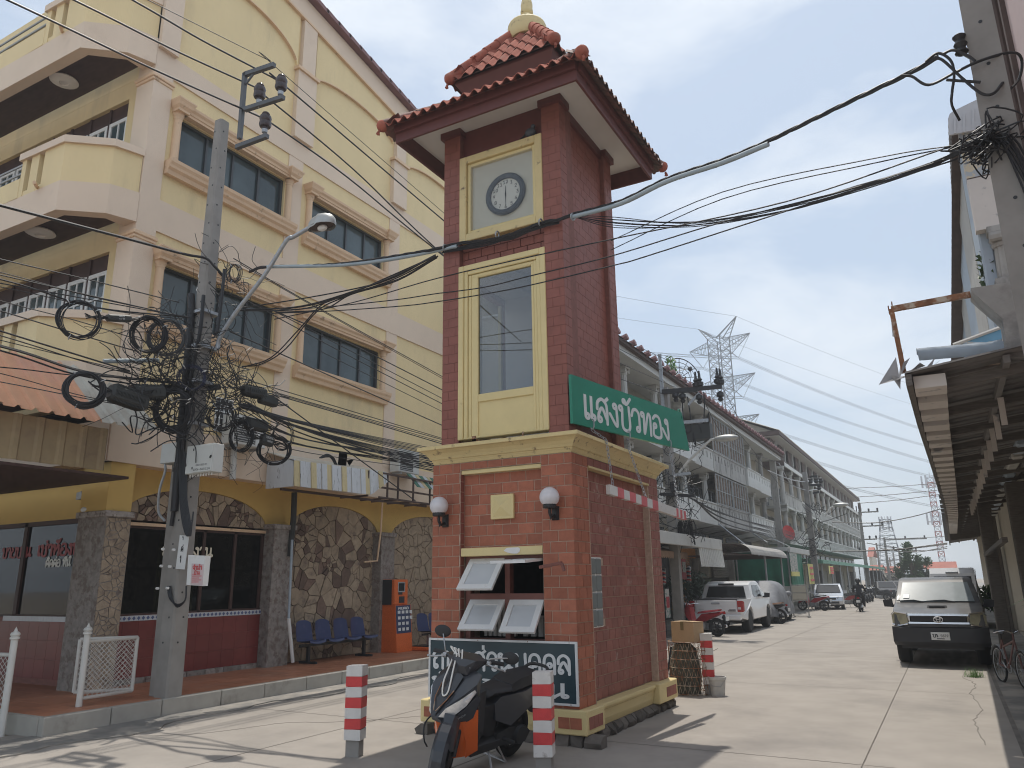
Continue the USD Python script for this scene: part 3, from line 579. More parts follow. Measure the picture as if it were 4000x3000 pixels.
obj('pigeon', m, 'pigeon', smooth=60, label='dark grey pigeon perched on top of the yellow clock frame', cat='bird')
# ------------------------------------------------------------------ yellow apartment building on the left
for a in ((('yellow', (.74, .585, .325)), dict(rough=.85, var=.05, scale=1.6, bump=.25, bscale=55, col2=(.50, .40, .25), c2=(.56, .86), c2s=1.1, stretch=(1, 1, .22))),
  (('yellow_deep', (.60, .40, .12)), dict(rough=.8, var=.05, scale=1.5, bump=.1)),
  (('peach', (.69, .55, .42)), dict(rough=.85, var=.045, scale=1.2, bump=.25, bscale=55, col2=(.52, .40, .30), c2=(.6, .85), c2s=.9)),
  (('peach_trim', (.68, .48, .31)), dict(rough=.75, var=.05, scale=2, col2=(.26, .18, .12), c2=(.60, .72), c2s=5)),
  (('dark_wood', (.055, .026, .02)), dict(rough=.6, var=.3, scale=3, stretch=(1, 8, 1))),
  (('door_white', (.74, .74, .72)), dict(rough=.5, var=.03)),
  (('alu_dark', (.04, .045, .05)), dict(rough=.4, var=.1)),
  (('tile_red', (.165, .032, .028)), dict(rough=.3, var=.12, rnd=.12)),
  (('border_white', (.55, .57, .6)), dict(rough=.3, var=.06)),
  (('border_blue', (.10, .13, .24)), dict(rough=.3, var=.2, scale=30)),
  (('flag_stone', (.34, .265, .185)), dict(rough=.8, var=.2, scale=6, bump=.6, bscale=22, rnd=.15, col2=(.17, .125, .1), c2=(.52, .7), c2s=4.5)),
  (('flag_brown', (.16, .105, .078)), dict(rough=.8, var=.25, scale=6, bump=.5, bscale=20, rnd=.3)),
  (('pebble_grey', (.27, .24, .215)), dict(rough=.75, var=.3, scale=12, bump=.4, rnd=.3, col2=(.17, .13, .11), c2=(.5, .6), c2s=9)),
  (('orange_sheet', (.72, .38, .22)), dict(rough=.6, var=.08, scale=2, col2=(.62, .33, .26), c2=(.45, .7), c2s=.8)),
  (('zinc_sheet', (.55, .52, .45)), dict(rough=.55, var=.1, scale=3, col2=(.36, .31, .25), c2=(.5, .75), c2s=2.5)),
  (('old_sheet', (.33, .25, .14)), dict(rough=.7, var=.2, scale=3, col2=(.2, .14, .09), c2=(.5, .7))),
  (('awning_white', (.60, .62, .64)), dict(rough=.7, var=.06, col2=(.10, .095, .09), c2=(.60, .66), c2s=5, stretch=(3, 9, .8))),
  (('awning_cream', (.62, .52, .30)), dict(rough=.7, var=.08, col2=(.3, .24, .15), c2=(.6, .7), c2s=5, stretch=(3, 9, .8))),
  (('awning_green', (.09, .22, .16)), dict(rough=.7, var=.15)),
  (('curtain', (.55, .48, .16)), dict(rough=.9, var=.1, scale=3, stretch=(1, 14, 1))),
  (('roof_purple', (.20, .10, .10)), dict(rough=.7, var=.25, scale=4)),
  (('blue_plastic', (.045, .06, .15)), dict(rough=.4, var=.1, col2=(.12, .12, .16), c2=(.6, .75), c2s=4)),
  (('kiosk_orange', (.62, .13, .03)), dict(rough=.4, var=.04)),
  (('kiosk_navy', (.03, .045, .10)), dict(rough=.4, var=.05)),
  (('ac_white', (.58, .58, .55)), dict(rough=.5, var=.06)),
  (('grille_dark', (.07, .07, .07)), dict(rough=.6, var=.2)),
  (('red_text', (.30, .03, .035)), dict(rough=.5)), (('white_text', (.72, .72, .68)), dict(rough=.5)), (('cream_text', (.75, .70, .55)), dict(rough=.5)),
  ): mat(*a[0], **a[1])
yb_ = thing('apartment_building', 'tall yellow and peach apartment building with balconies and arched ground floor', 'building', (-7, -2.5, 0))
WX = -7.0; UXs, UY_, UZ = np.array([0, 1., 0]), np.array([0, 0, 1.]), np.array([1., 0, 0])
def wallX(poly, x0, x1): return MB().ext(poly, (0, 0, 0), (0, 1, 0), (0, 0, 1), (1, 0, 0), x0, x1)
def roofz(y): return 15.69 - .16 * (y - 1.13)
YE = 12.5
wins = [(-1.81, .92, 9.65, 10.67), (1.775, 4.43, 9.65, 10.6), (-1.84, .87, 6.50, 7.57), (1.75, 4.44, 6.49, 7.52)]
poly = Polygon([(-2.3, 4.6), (YE, 4.6), (YE, roofz(YE) - .05), (-2.3, roofz(-2.3) - .05)])
for w in wins: poly = poly.difference(sbox(w[0], w[2], w[1], w[3]))
obj('side_wall', wallX(poly, WX - .25, WX), 'yellow', yb_)
E1 = [sbox(-2.1, 8.15, YE, 8.78), sbox(-2.1, 11.36, YE, 11.83)]
for p in E1: obj('band', wallX(p, WX - .02, WX + .03), 'peach', yb_)
for (a, b) in ((.98, 1.42), (4.66, 5.1)):
 for z0, z1 in ((4.62, 8.15), (8.78, 11.36)): obj('wall_strip', wallX(sbox(a, z0, b, z1), WX - .02, WX + .022), 'peach', yb_)
def arc(y0, y1, zs, zp, n=26, side=None):
 c, a = (y0 + y1) / 2, (y1 - y0) / 2
 return [(c + a * math.cos(t), zs + (zp - zs) * math.sin(t)) for t in np.linspace(math.pi, 0, n)]
def rake(y): return 15.20 - .16 * (y - .49)
bays = [(-2.1, 1.0, 13.66, 14.42), (1.60, 4.66, 13.62, 14.02), (5.25, 8.3, 13.1, 13.5), (8.9, 11.9, 12.6, 13.0)]
for y0, y1, zs, zp in bays:
 A = arc(y0, y1, zs, zp); obj('spandrel', wallX(Polygon(A + [(y1, rake(y1)), (y0, rake(y0))]), WX - .02, WX + .06), 'yellow', yb_)
 B = [(y, z) for y, z in arc(y0 - .02, y1 + .02, zs - .03, zp - .03)]; obj('arch_trim', wallX(Polygon(A + B[::-1]).buffer(0), WX - .02, WX + .075), 'peach_trim', yb_)
for (a, b, z1) in ((1.0, 1.60, 13.6), (4.66, 5.25, 13.1), (8.3, 8.9, 12.6), (-2.5, -2.1, 13.7)):
 m = wallX(sbox(a, 11.83, b, z1), WX - .02, WX + .12); obj('pilaster', m, 'peach', yb_)
 m = wallX(sbox(a - .05, z1, b + .05, z1 + .08), WX - .02, WX + .17); obj('capital', m, 'peach_trim', yb_)
 obj('pilaster_upper', wallX(Polygon([(a + .1, z1 + .08), (b - .07, z1 + .08), (b - .07, rake(b)), (a + .1, rake(a))]), WX - .02, WX + .115), 'peach', yb_)
obj('rake_band', wallX(Polygon([(-3, rake(-3)), (YE, rake(YE)), (YE, roofz(YE) - .06), (-3, roofz(-3) - .06)]), WX - .02, WX + .12), 'peach', yb_)
obj('rake_trim', wallX(Polygon([(-3, rake(-3) - .05), (YE, rake(YE) - .05), (YE, rake(YE)), (-3, rake(-3))]), WX - .02, WX + .135), 'peach_trim', yb_)
rt = _path(yb_, 'roof'); UsdGeom.Xform.Define(stage, rt); ORG[rt] = np.array([-7, -2.5, 0.])
y = -3.; k = 0
while y < YE:
 L = .42; z0, z1 = roofz(y), roofz(y + L); m = MB()
 m.hexa([(-12, y, z0 - .03), (WX + .3, y, z0 - .03), (WX + .3, y + L + .06, z1 - .06), (-12, y + L + .06, z1 - .06), (-12, y, z0 + .09), (WX + .3, y, z0 + .09), (WX + .3, y + L + .06, z1 + .05), (-12, y + L + .06, z1 + .05)])
 obj('roof_course', m, 'roof_purple', rt); y += L; k += 1
for wi, (a, b, z0, z1) in enumerate(wins):
 g = _path(yb_, 'window'); UsdGeom.Xform.Define(stage, g); ORG[g] = np.array([-7, -2.5, 0.])
 m = MB()
 for (p, q_, r, s_) in ((a, a + .06, z0, z1), (b - .06, b, z0, z1), (a + .06, b - .06, z0, z0 + .05), (a + .06, b - .06, z1 - .05, z1)): m.box(WX - .16, p, r, WX - .06, q_, s_)
 w4 = (b - a) / 4
 for i in range(1, 4): m.box(WX - .15, a + w4 * i - .025, z0 + .05, WX - .07 - (.02 if i == 2 else 0), a + w4 * i + .025, z1 - .05)
 obj('frame', m, 'alu_dark', g)
 for i in range(4): m = MB(); m.box(WX - .12 - .012 * (i % 2), a + w4 * i + .02, z0 + .03, WX - .115 - .012 * (i % 2), a + w4 * (i + 1) - .02, z1 - .03); obj('pane', m, 'win_tint', g)
 for yy in (a - .1, b + .1):
  m = MB(); h = z1 - z0; m.lathe([(.105, -.05), (.105, .03), (.085, .06), (.08, .1), (.075, h - .12), (.09, h - .1), (.085, h - .06), (.11, h - .02), (.115, h + .04)], (WX + .03, yy, z0), 12); obj('column', m, 'peach_trim', g, smooth=40)
 P = Polygon([(0, 0), (.14, 0), (.14, .05), (.16, .06), (.17, .11), (.21, .15), (.22, .2), (0, .2)])
 m = MB(); m.ext(P, (WX, 0, z1 + .02), (1, 0, 0), (0, 0, 1), (0, 1, 0), a - .02, b + .02); obj('lintel', m, 'peach_trim', g)
 for yy in (a - .1, b + .1):
  m = MB(); P2 = [(.17, 0), (.17, .05), (.22, .1), (.24, .15), (.27, .2), (.27, .225)]; V = []
  for o, z in P2: V += [(WX - .01, yy - o * .72, z1 + .02 + z), (WX + o + .03, yy - o * .72, z1 + .02 + z), (WX + o + .03, yy + o * .72, z1 + .02 + z), (WX - .01, yy + o * .72, z1 + .02 + z)]
  n_ = len(P2); m.add(V, [[i * 4 + k, i * 4 + (k + 1) % 4, i * 4 + 4 + (k + 1) % 4, i * 4 + 4 + k] for i in range(n_ - 1) for k in range(4)] + [[3, 2, 1, 0], [n_ * 4 - 4, n_ * 4 - 3, n_ * 4 - 2, n_ * 4 - 1]]); obj('lintel_block', m, 'peach_trim', g)
 P = Polygon([(0, -.28), (.10, -.28), (.12, -.2), (.17, -.16), (.18, -.11), (.215, -.06), (.225, 0), (0, 0)])
 m = MB(); m.ext(P, (WX, 0, z0 - .03), (1, 0, 0), (0, 0, 1), (0, 1, 0), a - .26, b + .26); obj('sill', m, 'peach_trim', g)
m = MB()
for z in (6.1, 9.3): m.box(WX - 3.5, -2.2, z - 1, WX - 3.4, 6, z + 2.2); m.box(WX - 3.5, -2.2, z - 1, WX - .3, 6, z - .95)
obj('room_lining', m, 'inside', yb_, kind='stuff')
m = MB(); m.box(-7.47, -2.5, 3.84, WX + .03, -2.1, 15.9); obj('corner_pier', m, 'peach', yb_)
for zc in (8.05, 11.3): m = MB(); m.bbox(-7.51, -2.55, zc - .12, WX + .07, -2.06, zc - .04, .015); m.bbox(-7.49, -2.53, zc - .18, WX + .05, -2.08, zc - .12, .01); obj('pier_cap', m, 'peach_trim', yb_)
FL = [5.0, 8.275, 11.56]
for fi, zf in enumerate(FL):
 zt = zf + 3.28
 m = MB().ext(sbox(-20, zf, -7.47, zt).difference(sbox(-13.2, zf + .35, -8.0, zf + 2.9)), (0, -2.3, 0), (1, 0, 0), (0, 0, 1), (0, 1, 0), 0, .22); obj('front_wall', m, 'yellow', yb_)
 m = MB(); m.box(-13.2, -2.22, zf + 2.56, -8.0, -2.18, zf + 2.9)
 for i in range(6): m.box(-8.0 - i * .66 - .03, -2.25, zf + .35, -8.0 - i * .66 + .03, -2.17, zf + 2.9)
 obj('door_frame', m, 'dark_wood', yb_)
 for i in range(7):
  x1 = -8.035 - i * .66; x0 = x1 - .59; g = _path(yb_, 'french_door'); UsdGeom.Xform.Define(stage, g); ORG[g] = np.array([-7, -2.5, 0.]); z0, z1 = zf + .36, zf + 2.55; m = MB()
  for q_ in ((x0, x0 + .07, z0, z1), (x1 - .07, x1, z0, z1), (x0 + .07, x1 - .07, z0, z0 + .3), (x0 + .07, x1 - .07, z1 - .08, z1)): m.box(q_[0], -2.26, q_[2], q_[1], -2.21, q_[3])
  for k in range(1, 4): zz = z0 + .3 + (z1 - z0 - .38) * k / 4; m.box(x0 + .07, -2.255, zz - .018, x1 - .07, -2.215, zz + .018)
  xm = (x0 + x1) / 2; m.box(xm - .018, -2.257, z0 + .3, xm + .018, -2.213, z1 - .08); obj('leaf', m, 'door_white', g)
  m = MB(); m.box(x0 + .07, -2.238, z0 + .3, x1 - .07, -2.232, z1 - .08); obj('pane', m, 'win_tint', g)
 outer = [(-20, -3.62), (-7.75, -3.50), (-7.12, -2.98), (-6.96, -2.51), (-20, -2.51)]
 inner = [(-20, -3.42), (-7.82, -3.30), (-7.32, -2.86), (-7.32, -2.51), (-20, -2.51)]
 def plan(p, z0, z1): return MB().ext(Polygon(p), (0, 0, 0), (1, 0, 0), (0, 1, 0), (0, 0, 1), z0, z1)
 zs = zf - .12
 ring = Polygon(outer).difference(Polygon(inner))
 m = MB().ext(ring, (0, 0, 0), (1, 0, 0), (0, 1, 0), (0, 0, 1), zs, zf + .45); obj('balcony_slab', m, 'peach', yb_)
 m = MB(); m.ext(Polygon(inner), (0, 0, 0), (1, 0, 0), (0, 1, 0), (0, 0, 1), zf + .02, zf + .12); obj('balcony_ceiling', m, 'dark_wood', yb_)
 wall = [(-9.05, -3.515), (-7.77, -3.49), (-7.15, -2.97), (-7.0, -2.51)]
 o2 = [(x, y) for x, y in wall]; i2 = [(-7.12, -2.51), (-7.25, -2.9), (-7.82, -3.37), (-9.05, -3.395)]
 par = Polygon(o2 + i2)
 m = MB()
 gaps = [(-8.92, -8.76), (-8.52, -8.36)]
 cut = par
 for a, b in gaps: cut = cut.difference(sbox(a, -4, b, -3))
 m.ext(cut, (0, 0, 0), (1, 0, 0), (0, 1, 0), (0, 0, 1), zf + .45, zf + 1.2); m.ext(sbox(-9.05, -3.5, -8.3, -3.4), (0, 0, 0), (1, 0, 0), (0, 1, 0), (0, 0, 1), zf + .45, zf + .55); obj('parapet', m, 'yellow', yb_)
 m = MB().ext(Polygon([(-9.1, -3.56), (-7.75, -3.53), (-7.1, -2.99), (-6.95, -2.51), (-7.16, -2.51), (-7.29, -2.88), (-7.85, -3.33), (-9.1, -3.36)]), (0, 0, 0), (1, 0, 0), (0, 1, 0), (0, 0, 1), zf + 1.2, zf + 1.34); obj('coping', m, 'peach', yb_)
 m = MB(); m.box(-20, -3.52, zf + .45, -9.05, -3.40, zf + .85); obj('low_parapet', m, 'yellow', yb_)
 for zz in (zf + 1.0, zf + 1.18): m = MB(); m.tube([(-20, -3.46, zz), (-9.05, -3.46, zz)], .022, 6); obj('rail', m, 'galv', yb_)
 m = MB(); m.tube([(-8.45, -3.5, zf + .5), (-8.25, -3.66, zf + .47)], .03, 8); obj('drain_spout', m, 'peach_trim', yb_)
 if fi: m = MB(); m.lathe([(.05, 0), (.24, -.01), (.26, -.04), (.2, -.07), (.09, -.09), (.08, -.05), (0, -.05)], (-9.1, -3.0, zf + .02), 20); obj('ceiling_light', m, 'soffit', yb_, smooth=30)
m = MB(); m.box(-20, -2.0, 5, -7.3, 10, 5.1); m.box(-12, 6, .2, -11.9, 7, 14); m.box(-16, -1.2, .2, -7.8, -1.15, 15); m.box(-16, YE - .2, 3.8, WX - .1, YE, 14.2); obj('inner_walls', m, 'inside', yb_, kind='stuff')
m = MB(); m.ext(Polygon([(-2.49, 3.84), (YE, 3.84), (YE, 4.72), (2.0, 4.70), (-2.49, 4.50)]), (0, 0, 0), (0, 1, 0), (0, 0, 1), (1, 0, 0), -7.42, WX + .015); obj('beam', m, 'peach', yb_)
m = MB(); m.box(-20, -2.52, 3.86, WX + .01, -2.1, 4.55); obj('front_beam', m, 'peach', yb_)
GX = -7.32
A1 = arc(-1.93, 1.36, 2.93, 3.56); A2 = arc(1.98, 5.0, 2.93, 3.56); A3 = arc(5.5, 9.0, 2.93, 3.56)
for nm, y0, y1, A in (('arch_wall', -2.1, 1.66, A1), ('arch_wall', 1.66, 5.25, A2), ('arch_wall', 5.25, 9.4, A3)):
 P = Polygon([(y0, 2.93)] + A + [(y1, 2.93), (y1, 3.84), (y0, 3.84)]).buffer(0); obj(nm, wallX(P, GX - .22, GX), 'yellow_deep', yb_)
m = MB(); m.box(GX - .4, -2.1, .2, GX - .2, -1.9, 3.84); m.box(GX - .4, 1.95, .2, GX - .07, 12, 3.84); m.box(GX - .4, -2, 2.95, GX - .07, 1.6, 3.84); obj('backing_wall', m, 'flag_brown', yb_)
FSN = [0]; FST = MB()
def flags(y0, y1, z0, z1, clip, x, n, parent, mats, thick=.035, seed=3, horizontal=None):
 r = np.random.default_rng(seed); pts = np.stack([r.uniform(y0, y1, n), r.uniform(z0, z1, n)], 1); ce = np.stack([r.uniform(y0, y1, n // 9), r.uniform(z0, z1, n // 9)], 1); pts[:n // 2] = ce[r.integers(0, len(ce), n // 2)] + r.normal(size=(n // 2, 2)) * .10
 vor = shapely.voronoi_polygons(shapely.MultiPoint([tuple(p) for p in pts]), extend_to=sbox(y0, z0, y1, z1))
 for g in vor.geoms:
  g = g.intersection(clip)
  if g.is_empty: continue
  g = g.buffer(-.008)
  for q_ in getattr(g, 'geoms', [g]):
   if q_.geom_type != 'Polygon' or q_.area < .0008: continue
   q_ = q_.simplify(.004); t = thick * r.uniform(.45, 1.1); mt = mats[0] if r.random() < (.72 if q_.area > .012 else .35) else mats[1]
   m = MB()
   if horizontal is None: m.ext(q_, (x, 0, 0), (0, 1, 0), (0, 0, 1), (1, 0, 0), -.02, t)
   else: m.ext(q_, horizontal, (1, 0, 0), (0, 0, 1), (0, -1, 0), -.02, t)
   FSN[0] += 1
   if FSN[0] < 299 and q_.area > .004: obj('flagstone', m, mt, parent)
   else: FST.add(*m.arr())
FS = ('flag_stone', 'flag_brown')
flags(-2, 1.5, 2.9, 3.6, Polygon(A1), GX - .05, 110, yb_, FS, seed=11)
flags(1.9, 5.0, .24, 3.6, unary_union([Polygon(A2), sbox(1.95, .24, 4.86, 2.94)]), GX - .05, 260, yb_, FS, seed=12)
flags(5.3, 7.6, .24, 3.6, unary_union([Polygon(A3), sbox(5.4, .24, 9, 2.94)]), GX - .05, 150, yb_, FS, seed=13)
for i, (x0, x1, y0, y1) in enumerate(((-7.72, -6.97, -2.40, -1.95), (-7.6, -7.08, 1.36, 1.93), (-7.6, -7.08, 4.84, 5.36))):
 m = MB(); m.box(x0, y0, .2, x1, y1, 2.93); col = obj('column', m, 'pebble_grey', yb_)
 m = MB(); m.bbox(x0 - .03, y0 - .04, 2.93, x1 + .04, y1 + .04, 3.03, .01); obj('column_cap', m, 'pebble_grey', yb_)
 if i == 0:
  flags(y0, y1, .24, 2.93, sbox(y0 + .005, .24, y1 - .005, 2.92), x1, 120, yb_, ('pebble_grey', 'flag_stone'), .012, 21)
obj('flagstone_field', FST, 'flag_stone', yb_, kind='stuff')
m = MB(); m.box(-7.72, -2.4, 3.03, WX, -1.95, 3.84); obj('corner_wall', m, 'yellow_deep', yb_)
g = _path(yb_, 'shop_window'); UsdGeom.Xform.Define(stage, g); ORG[g] = np.array([-7, -2.5, 0.])
m = MB()
for y in (-1.93, -.52, -.12, .62, 1.32): m.box(GX - .1, y - .03, 1.34, GX - .03, y + .03, 2.84)
m.box(GX - .1, -1.95, 1.335, GX - .03, 1.36, 1.37); m.box(GX - .1, -1.95, 2.80, GX - .03, 1.36, 2.84); obj('frame', m, 'dark_wood', g)
m = MB(); m.box(GX - .1, -1.95, 2.845, GX + .0, 1.36, 2.90); obj('head_strip', m, 'peach_trim', g)
for a, b in ((-1.9, -.55), (-.49, -.15), (-.09, .59), (.65, 1.29)): m = MB(); m.box(GX - .07, a, 1.37, GX - .064, b, 2.80); obj('pane', m, 'win_dark', g)
m = MB(); m.add([(GX - .5, -.75, 1.3), (GX - .5, -.05, 1.3), (GX - .5, -.05, 2.9), (GX - .5, -.75, 2.9)], [[0, 1, 2, 3]]); m.add([(GX - .5, .0, 1.3), (GX - .5, .10, 1.3), (GX - .5, .10, 2.9), (GX - .5, .0, 2.9)], [[0, 1, 2, 3]]); obj('curtain', m, 'curtain', g)
m = MB(); y = -1.95
dm = MB()
while y < 1.30:
 b = MB(); b.box(GX - .03, y, 1.248, GX + .004, y + .086, 1.334); obj('border_tile', b, 'border_white', yb_)
 c = np.array([GX + .006, y + .043, 1.291]); dm.add([c + [0, -.034, 0], c + [0, 0, -.036], c + [0, .034, 0], c + [0, 0, .036]], [[0, 1, 2, 3]]); y += .09
obj('border_pattern', dm, 'border_blue', yb_, kind='stuff')
for r in range(3):
 for k in range(11): b = MB(); b.box(GX - .03, -1.95 + k * .3, .325 + r * .307, GX, -1.95 + k * .3 + .296, .325 + r * .307 + .303); obj('wall_tile', b, 'tile_red', yb_)
m = MB(); m.box(GX - .1, -1.95, .3, GX - .012, 1.36, 1.34); obj('low_wall', m, 'mortar_dark', yb_)
m = MB()
for k in range(8): b = MB(); b.bbox(GX - .03, -1.95 + k * .41, .22, GX + .04, -1.95 + k * .41 + .4, .322, .01); obj('base_stone', b, 'pebble_grey', yb_)
FY = -2.1
m = MB(); m.box(-20, FY, 2.98, -7.72, FY + .1, 3.86); obj('front_panel', m, 'yellow_deep', yb_)
g = _path(yb_, 'shop_front'); UsdGeom.Xform.Define(stage, g); ORG[g] = np.array([-7, -2.5, 0.])
m = MB()
for x in (-7.75, -9.78, -11.6): m.box(x - .05, FY, 1.34, x + .05, FY + .08, 2.98)
m.box(-14, FY, 2.9, -7.7, FY + .08, 2.98); m.box(-14, FY, 1.32, -7.7, FY + .08, 1.36); obj('frame', m, 'dark_wood', g)
for a, b in ((-9.73, -7.8), (-11.55, -9.83), (-14, -11.65)): m = MB(); m.box(a, FY + .04, 1.36, b, FY + .046, 2.9); obj('pane', m, 'win_dark', g)
for k in range(14):
 for r in range(3): b = MB(); b.box(-8.05 - k * .3, FY - .0, .33 + r * .307, -7.754 - k * .3, FY + .03, .33 + r * .307 + .303); obj('wall_tile', b, 'tile_red', yb_)
for k in range(26): b = MB(); b.box(-7.85 - k * .09, FY - .005, 1.25, -7.764 - k * .09, FY + .03, 1.335); obj('border_tile', b, 'border_white', yb_)
m = MB(); m.box(-14, FY + .01, .2, -7.7, FY + .1, 1.34); obj('low_wall', m, 'mortar_dark', yb_)
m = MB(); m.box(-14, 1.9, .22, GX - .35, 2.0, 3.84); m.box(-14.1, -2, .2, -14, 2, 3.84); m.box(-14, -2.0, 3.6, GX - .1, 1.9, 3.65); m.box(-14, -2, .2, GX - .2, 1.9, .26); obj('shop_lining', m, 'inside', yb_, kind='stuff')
m = MB(); m.tube([(-7.62, -2.46, 3.86), (-7.62, -2.46, 3.84), (-7.9, -2.3, 3.82)], .018, 6); m.tube(curve([at(26, 505, 265, Y=-2.15), at(26, 915, 312, Y=-2.15), at(26, 915, 520, Y=-2.15)], 4), .016, 6); obj('conduit', m, 'peach_trim', yb_)
c = at(26, 900, 575, Y=-2.15); m = MB(); m.bbox(c[0] - .05, -2.2, c[2] - .1, c[0] + .06, -2.1, c[2] + .1, .01); c2 = at(26, 770, 560, Y=-2.3); m.hull([c2 + np.array(p) for p in ((-.1, -.06, -.07), (-.1, -.06, .05), (.1, .05, -.07), (.1, .05, .08), (.1, -.1, .06), (-.05, .05, .05), (.1, -.08, -.06))]); obj('flood_light', m, 'galv', label='grey floodlight and box on the dim wall above the stone corner column', cat='lamp')
c = at(26, 795, 690, Y=-2.36); t = thing('siren_lamp', 'white oval lamp under the floodlight at the stone corner column', 'lamp', c); m = MB(); m.ball(c, 1, 2, (.1, .07, .055)); obj('shell', m, 'white_paint', t, smooth=True); m = MB(); m.tube([c + [.08, .05, .03], c + [.12, .1, .15]], .012, 6); obj('arm', m, 'galv', t)
# ------------------------------------------------------------------ shophouse rows down the left side of the street
for a in ((('row_white', (.46, .45, .42)), dict(rough=.85, var=.06, scale=1.5, bump=.15, col2=(.30, .285, .26), c2=(.55, .75), c2s=1.1)),
  (('row_clean', (.55, .545, .515)), dict(rough=.8, var=.05, scale=1.5)),
  (('row_grey', (.36, .345, .32)), dict(rough=.9, var=.12, scale=2, bump=.2, col2=(.13, .125, .115), c2=(.52, .68), c2s=1.6, stretch=(1, 1, .5))),
  (('row_cream', (.46, .42, .34)), dict(rough=.85, var=.05, scale=1)),
  (('row_brown', (.085, .055, .045)), dict(rough=.8, var=.25, scale=3)),
  (('grille_brown', (.20, .145, .105)), dict(rough=.8, var=.2, scale=4)),
  (('row_glass', (.05, .06, .065)), dict(rough=.2, var=.3, scale=2)),
  (('frame_grey', (.33, .34, .34)), dict(rough=.6, var=.1)),
  (('canvas_grey', (.40, .385, .36)), dict(rough=.85, var=.12, scale=4, col2=(.27, .26, .25), c2=(.5, .7), c2s=3)),
  (('canvas_brown', (.36, .25, .18)), dict(rough=.85, var=.12, scale=4)),
  (('tarp_green', (.015, .17, .105)), dict(rough=.6, var=.2, scale=2)),
  (('roof_green', (.10, .24, .17)), dict(rough=.6, var=.15, scale=2)),
  (('shutter', (.33, .32, .30)), dict(rough=.6, var=.1, scale=3)),
  (('shutter_orange', (.48, .24, .12)), dict(rough=.6, var=.1, scale=3)),
  (('orange_wall', (.50, .22, .05)), dict(rough=.8, var=.1)),
  (('iron_grey', (.10, .105, .11)), dict(rough=.5, metal=.3, var=.2)),
  (('dark_tarp', (.02, .02, .024)), dict(rough=.7, var=.2)),
  (('banner_red', (.38, .05, .06)), dict(rough=.7, var=.2, scale=9)),
  (('banner_print', (.50, .46, .43)), dict(rough=.7, var=.3, scale=14, col2=(.12, .22, .18), c2=(.5, .56), c2s=9)),
  (('banner_yellow', (.60, .55, .18)), dict(rough=.7, var=.12, scale=6)),
  (('foliage', (.045, .085, .022)), dict(rough=.55, var=.5, scale=1.5, rnd=.1)),
  (('foliage_dark', (.02, .034, .014)), dict(rough=.6, var=.5, scale=2)),
  (('bark', (.12, .09, .065)), dict(rough=.9, var=.3)),
  (('lattice_steel', (.06, .075, .09)), dict(rough=.7, var=.1)),
  (('far_red_roof', (.30, .085, .05)), dict(rough=.7, var=.2, scale=.5)),
  (('mast_white', (.5, .5, .52)), dict(rough=.6)), (('mast_red', (.34, .09, .07)), dict(rough=.6)),
  (('pole_concrete', (.26, .245, .225)), dict(rough=.9, var=.15, scale=3, bump=.2)),
  (('cable', (.012, .012, .014)), dict(rough=.5, var=.2)),
  (('teal', (.05, .28, .30)), dict(rough=.7)), (('wood_light', (.45, .32, .16)), dict(rough=.7, var=.15)),
  (('laundry', (.10, .11, .17)), dict(rough=.9, var=.6, scale=2)),
  ): mat(*a[0], **a[1])
RX, RW = -4.5, -6.0
def parapet(parent, y0, y1, z0, z1, x, mt, slots=5, d=.12):
 P = sbox(y0, z0, y1, z1); w = (y1 - y0) / (slots + 1.2)
 for i in range(slots): c = y0 + (y1 - y0) * (i + .5 + .1) / (slots + .2); P = P.difference(sbox(c - .075, z1 - .42, c + .075, z1 - .12))
 m = MB().ext(P, (0, 0, 0), (0, 1, 0), (0, 0, 1), (1, 0, 0), x - d, x); m.box(x - d - .03, y0, z1, x + .04, y1, z1 + .06)
 obj('parapet', m, mt, parent)
def column(parent, x, y, z0, z1, mt, r=.15):
 m = MB(); m.box(x - r * 1.35, y - r * 1.35, z0, x + r * 1.35, y + r * 1.35, z0 + .12)
 fl = 20; ang = np.arange(fl) * 2 * math.pi / fl; rr = np.where(np.arange(fl) % 2, r, r * .88)
 V = []
 for z, k in ((z0 + .12, 1.05), (z1 - .34, .86)): V += [(x + q * k * math.cos(a), y + q * k * math.sin(a), z) for q, a in zip(rr, ang)]
 m.add(V, [[i, (i + 1) % fl, fl + (i + 1) % fl, fl + i] for i in range(fl)])
 m.lathe([(r * .95, z1 - .35), (r * 1.1, z1 - .3), (r * 1.0, z1 - .26), (r * 1.25, z1 - .2)], (x, y, 0), 12)
 for s in (-1, 1): m.lathe([(.09, -r * 1.2), (.09, r * 1.2)], (x, y + s * r * 1.15, z1 - .18), 8, (1, 0, 0))
 m.box(x - r * 1.3, y - r * 1.5, z1 - .11, x + r * 1.3, y + r * 1.5, z1); obj('column', m, mt, parent)
def window(parent, x, y0, y1, z0, z1, fm='row_clean', n=2, rows=3, nm='window'):
 g = _path(parent, nm); UsdGeom.Xform.Define(stage, g); ORG[g] = ORG[parent]
 m = MB(); m.box(x - .02, y0, z0, x + .06, y0 + .07, z1); m.box(x - .02, y1 - .07, z0, x + .06, y1, z1); m.box(x - .02, y0 + .07, z0, x + .06, y1 - .07, z0 + .06); m.box(x - .02, y0 + .07, z1 - .07, x + .06, y1 - .07, z1)
 for i in range(1, n): c = y0 + (y1 - y0) * i / n; m.box(x, c - .035, z0 + .06, x + .05, c + .035, z1 - .07)
 for k in range(1, rows): c = z0 + (z1 - z0) * k / rows; m.box(x, y0 + .07, c - .025, x + .045, y1 - .07, c + .025)
 obj('frame', m, fm, g); m = MB(); m.box(x + .005, y0 + .05, z0 + .04, x + .015, y1 - .05, z1 - .05); obj('pane', m, 'row_glass', g)
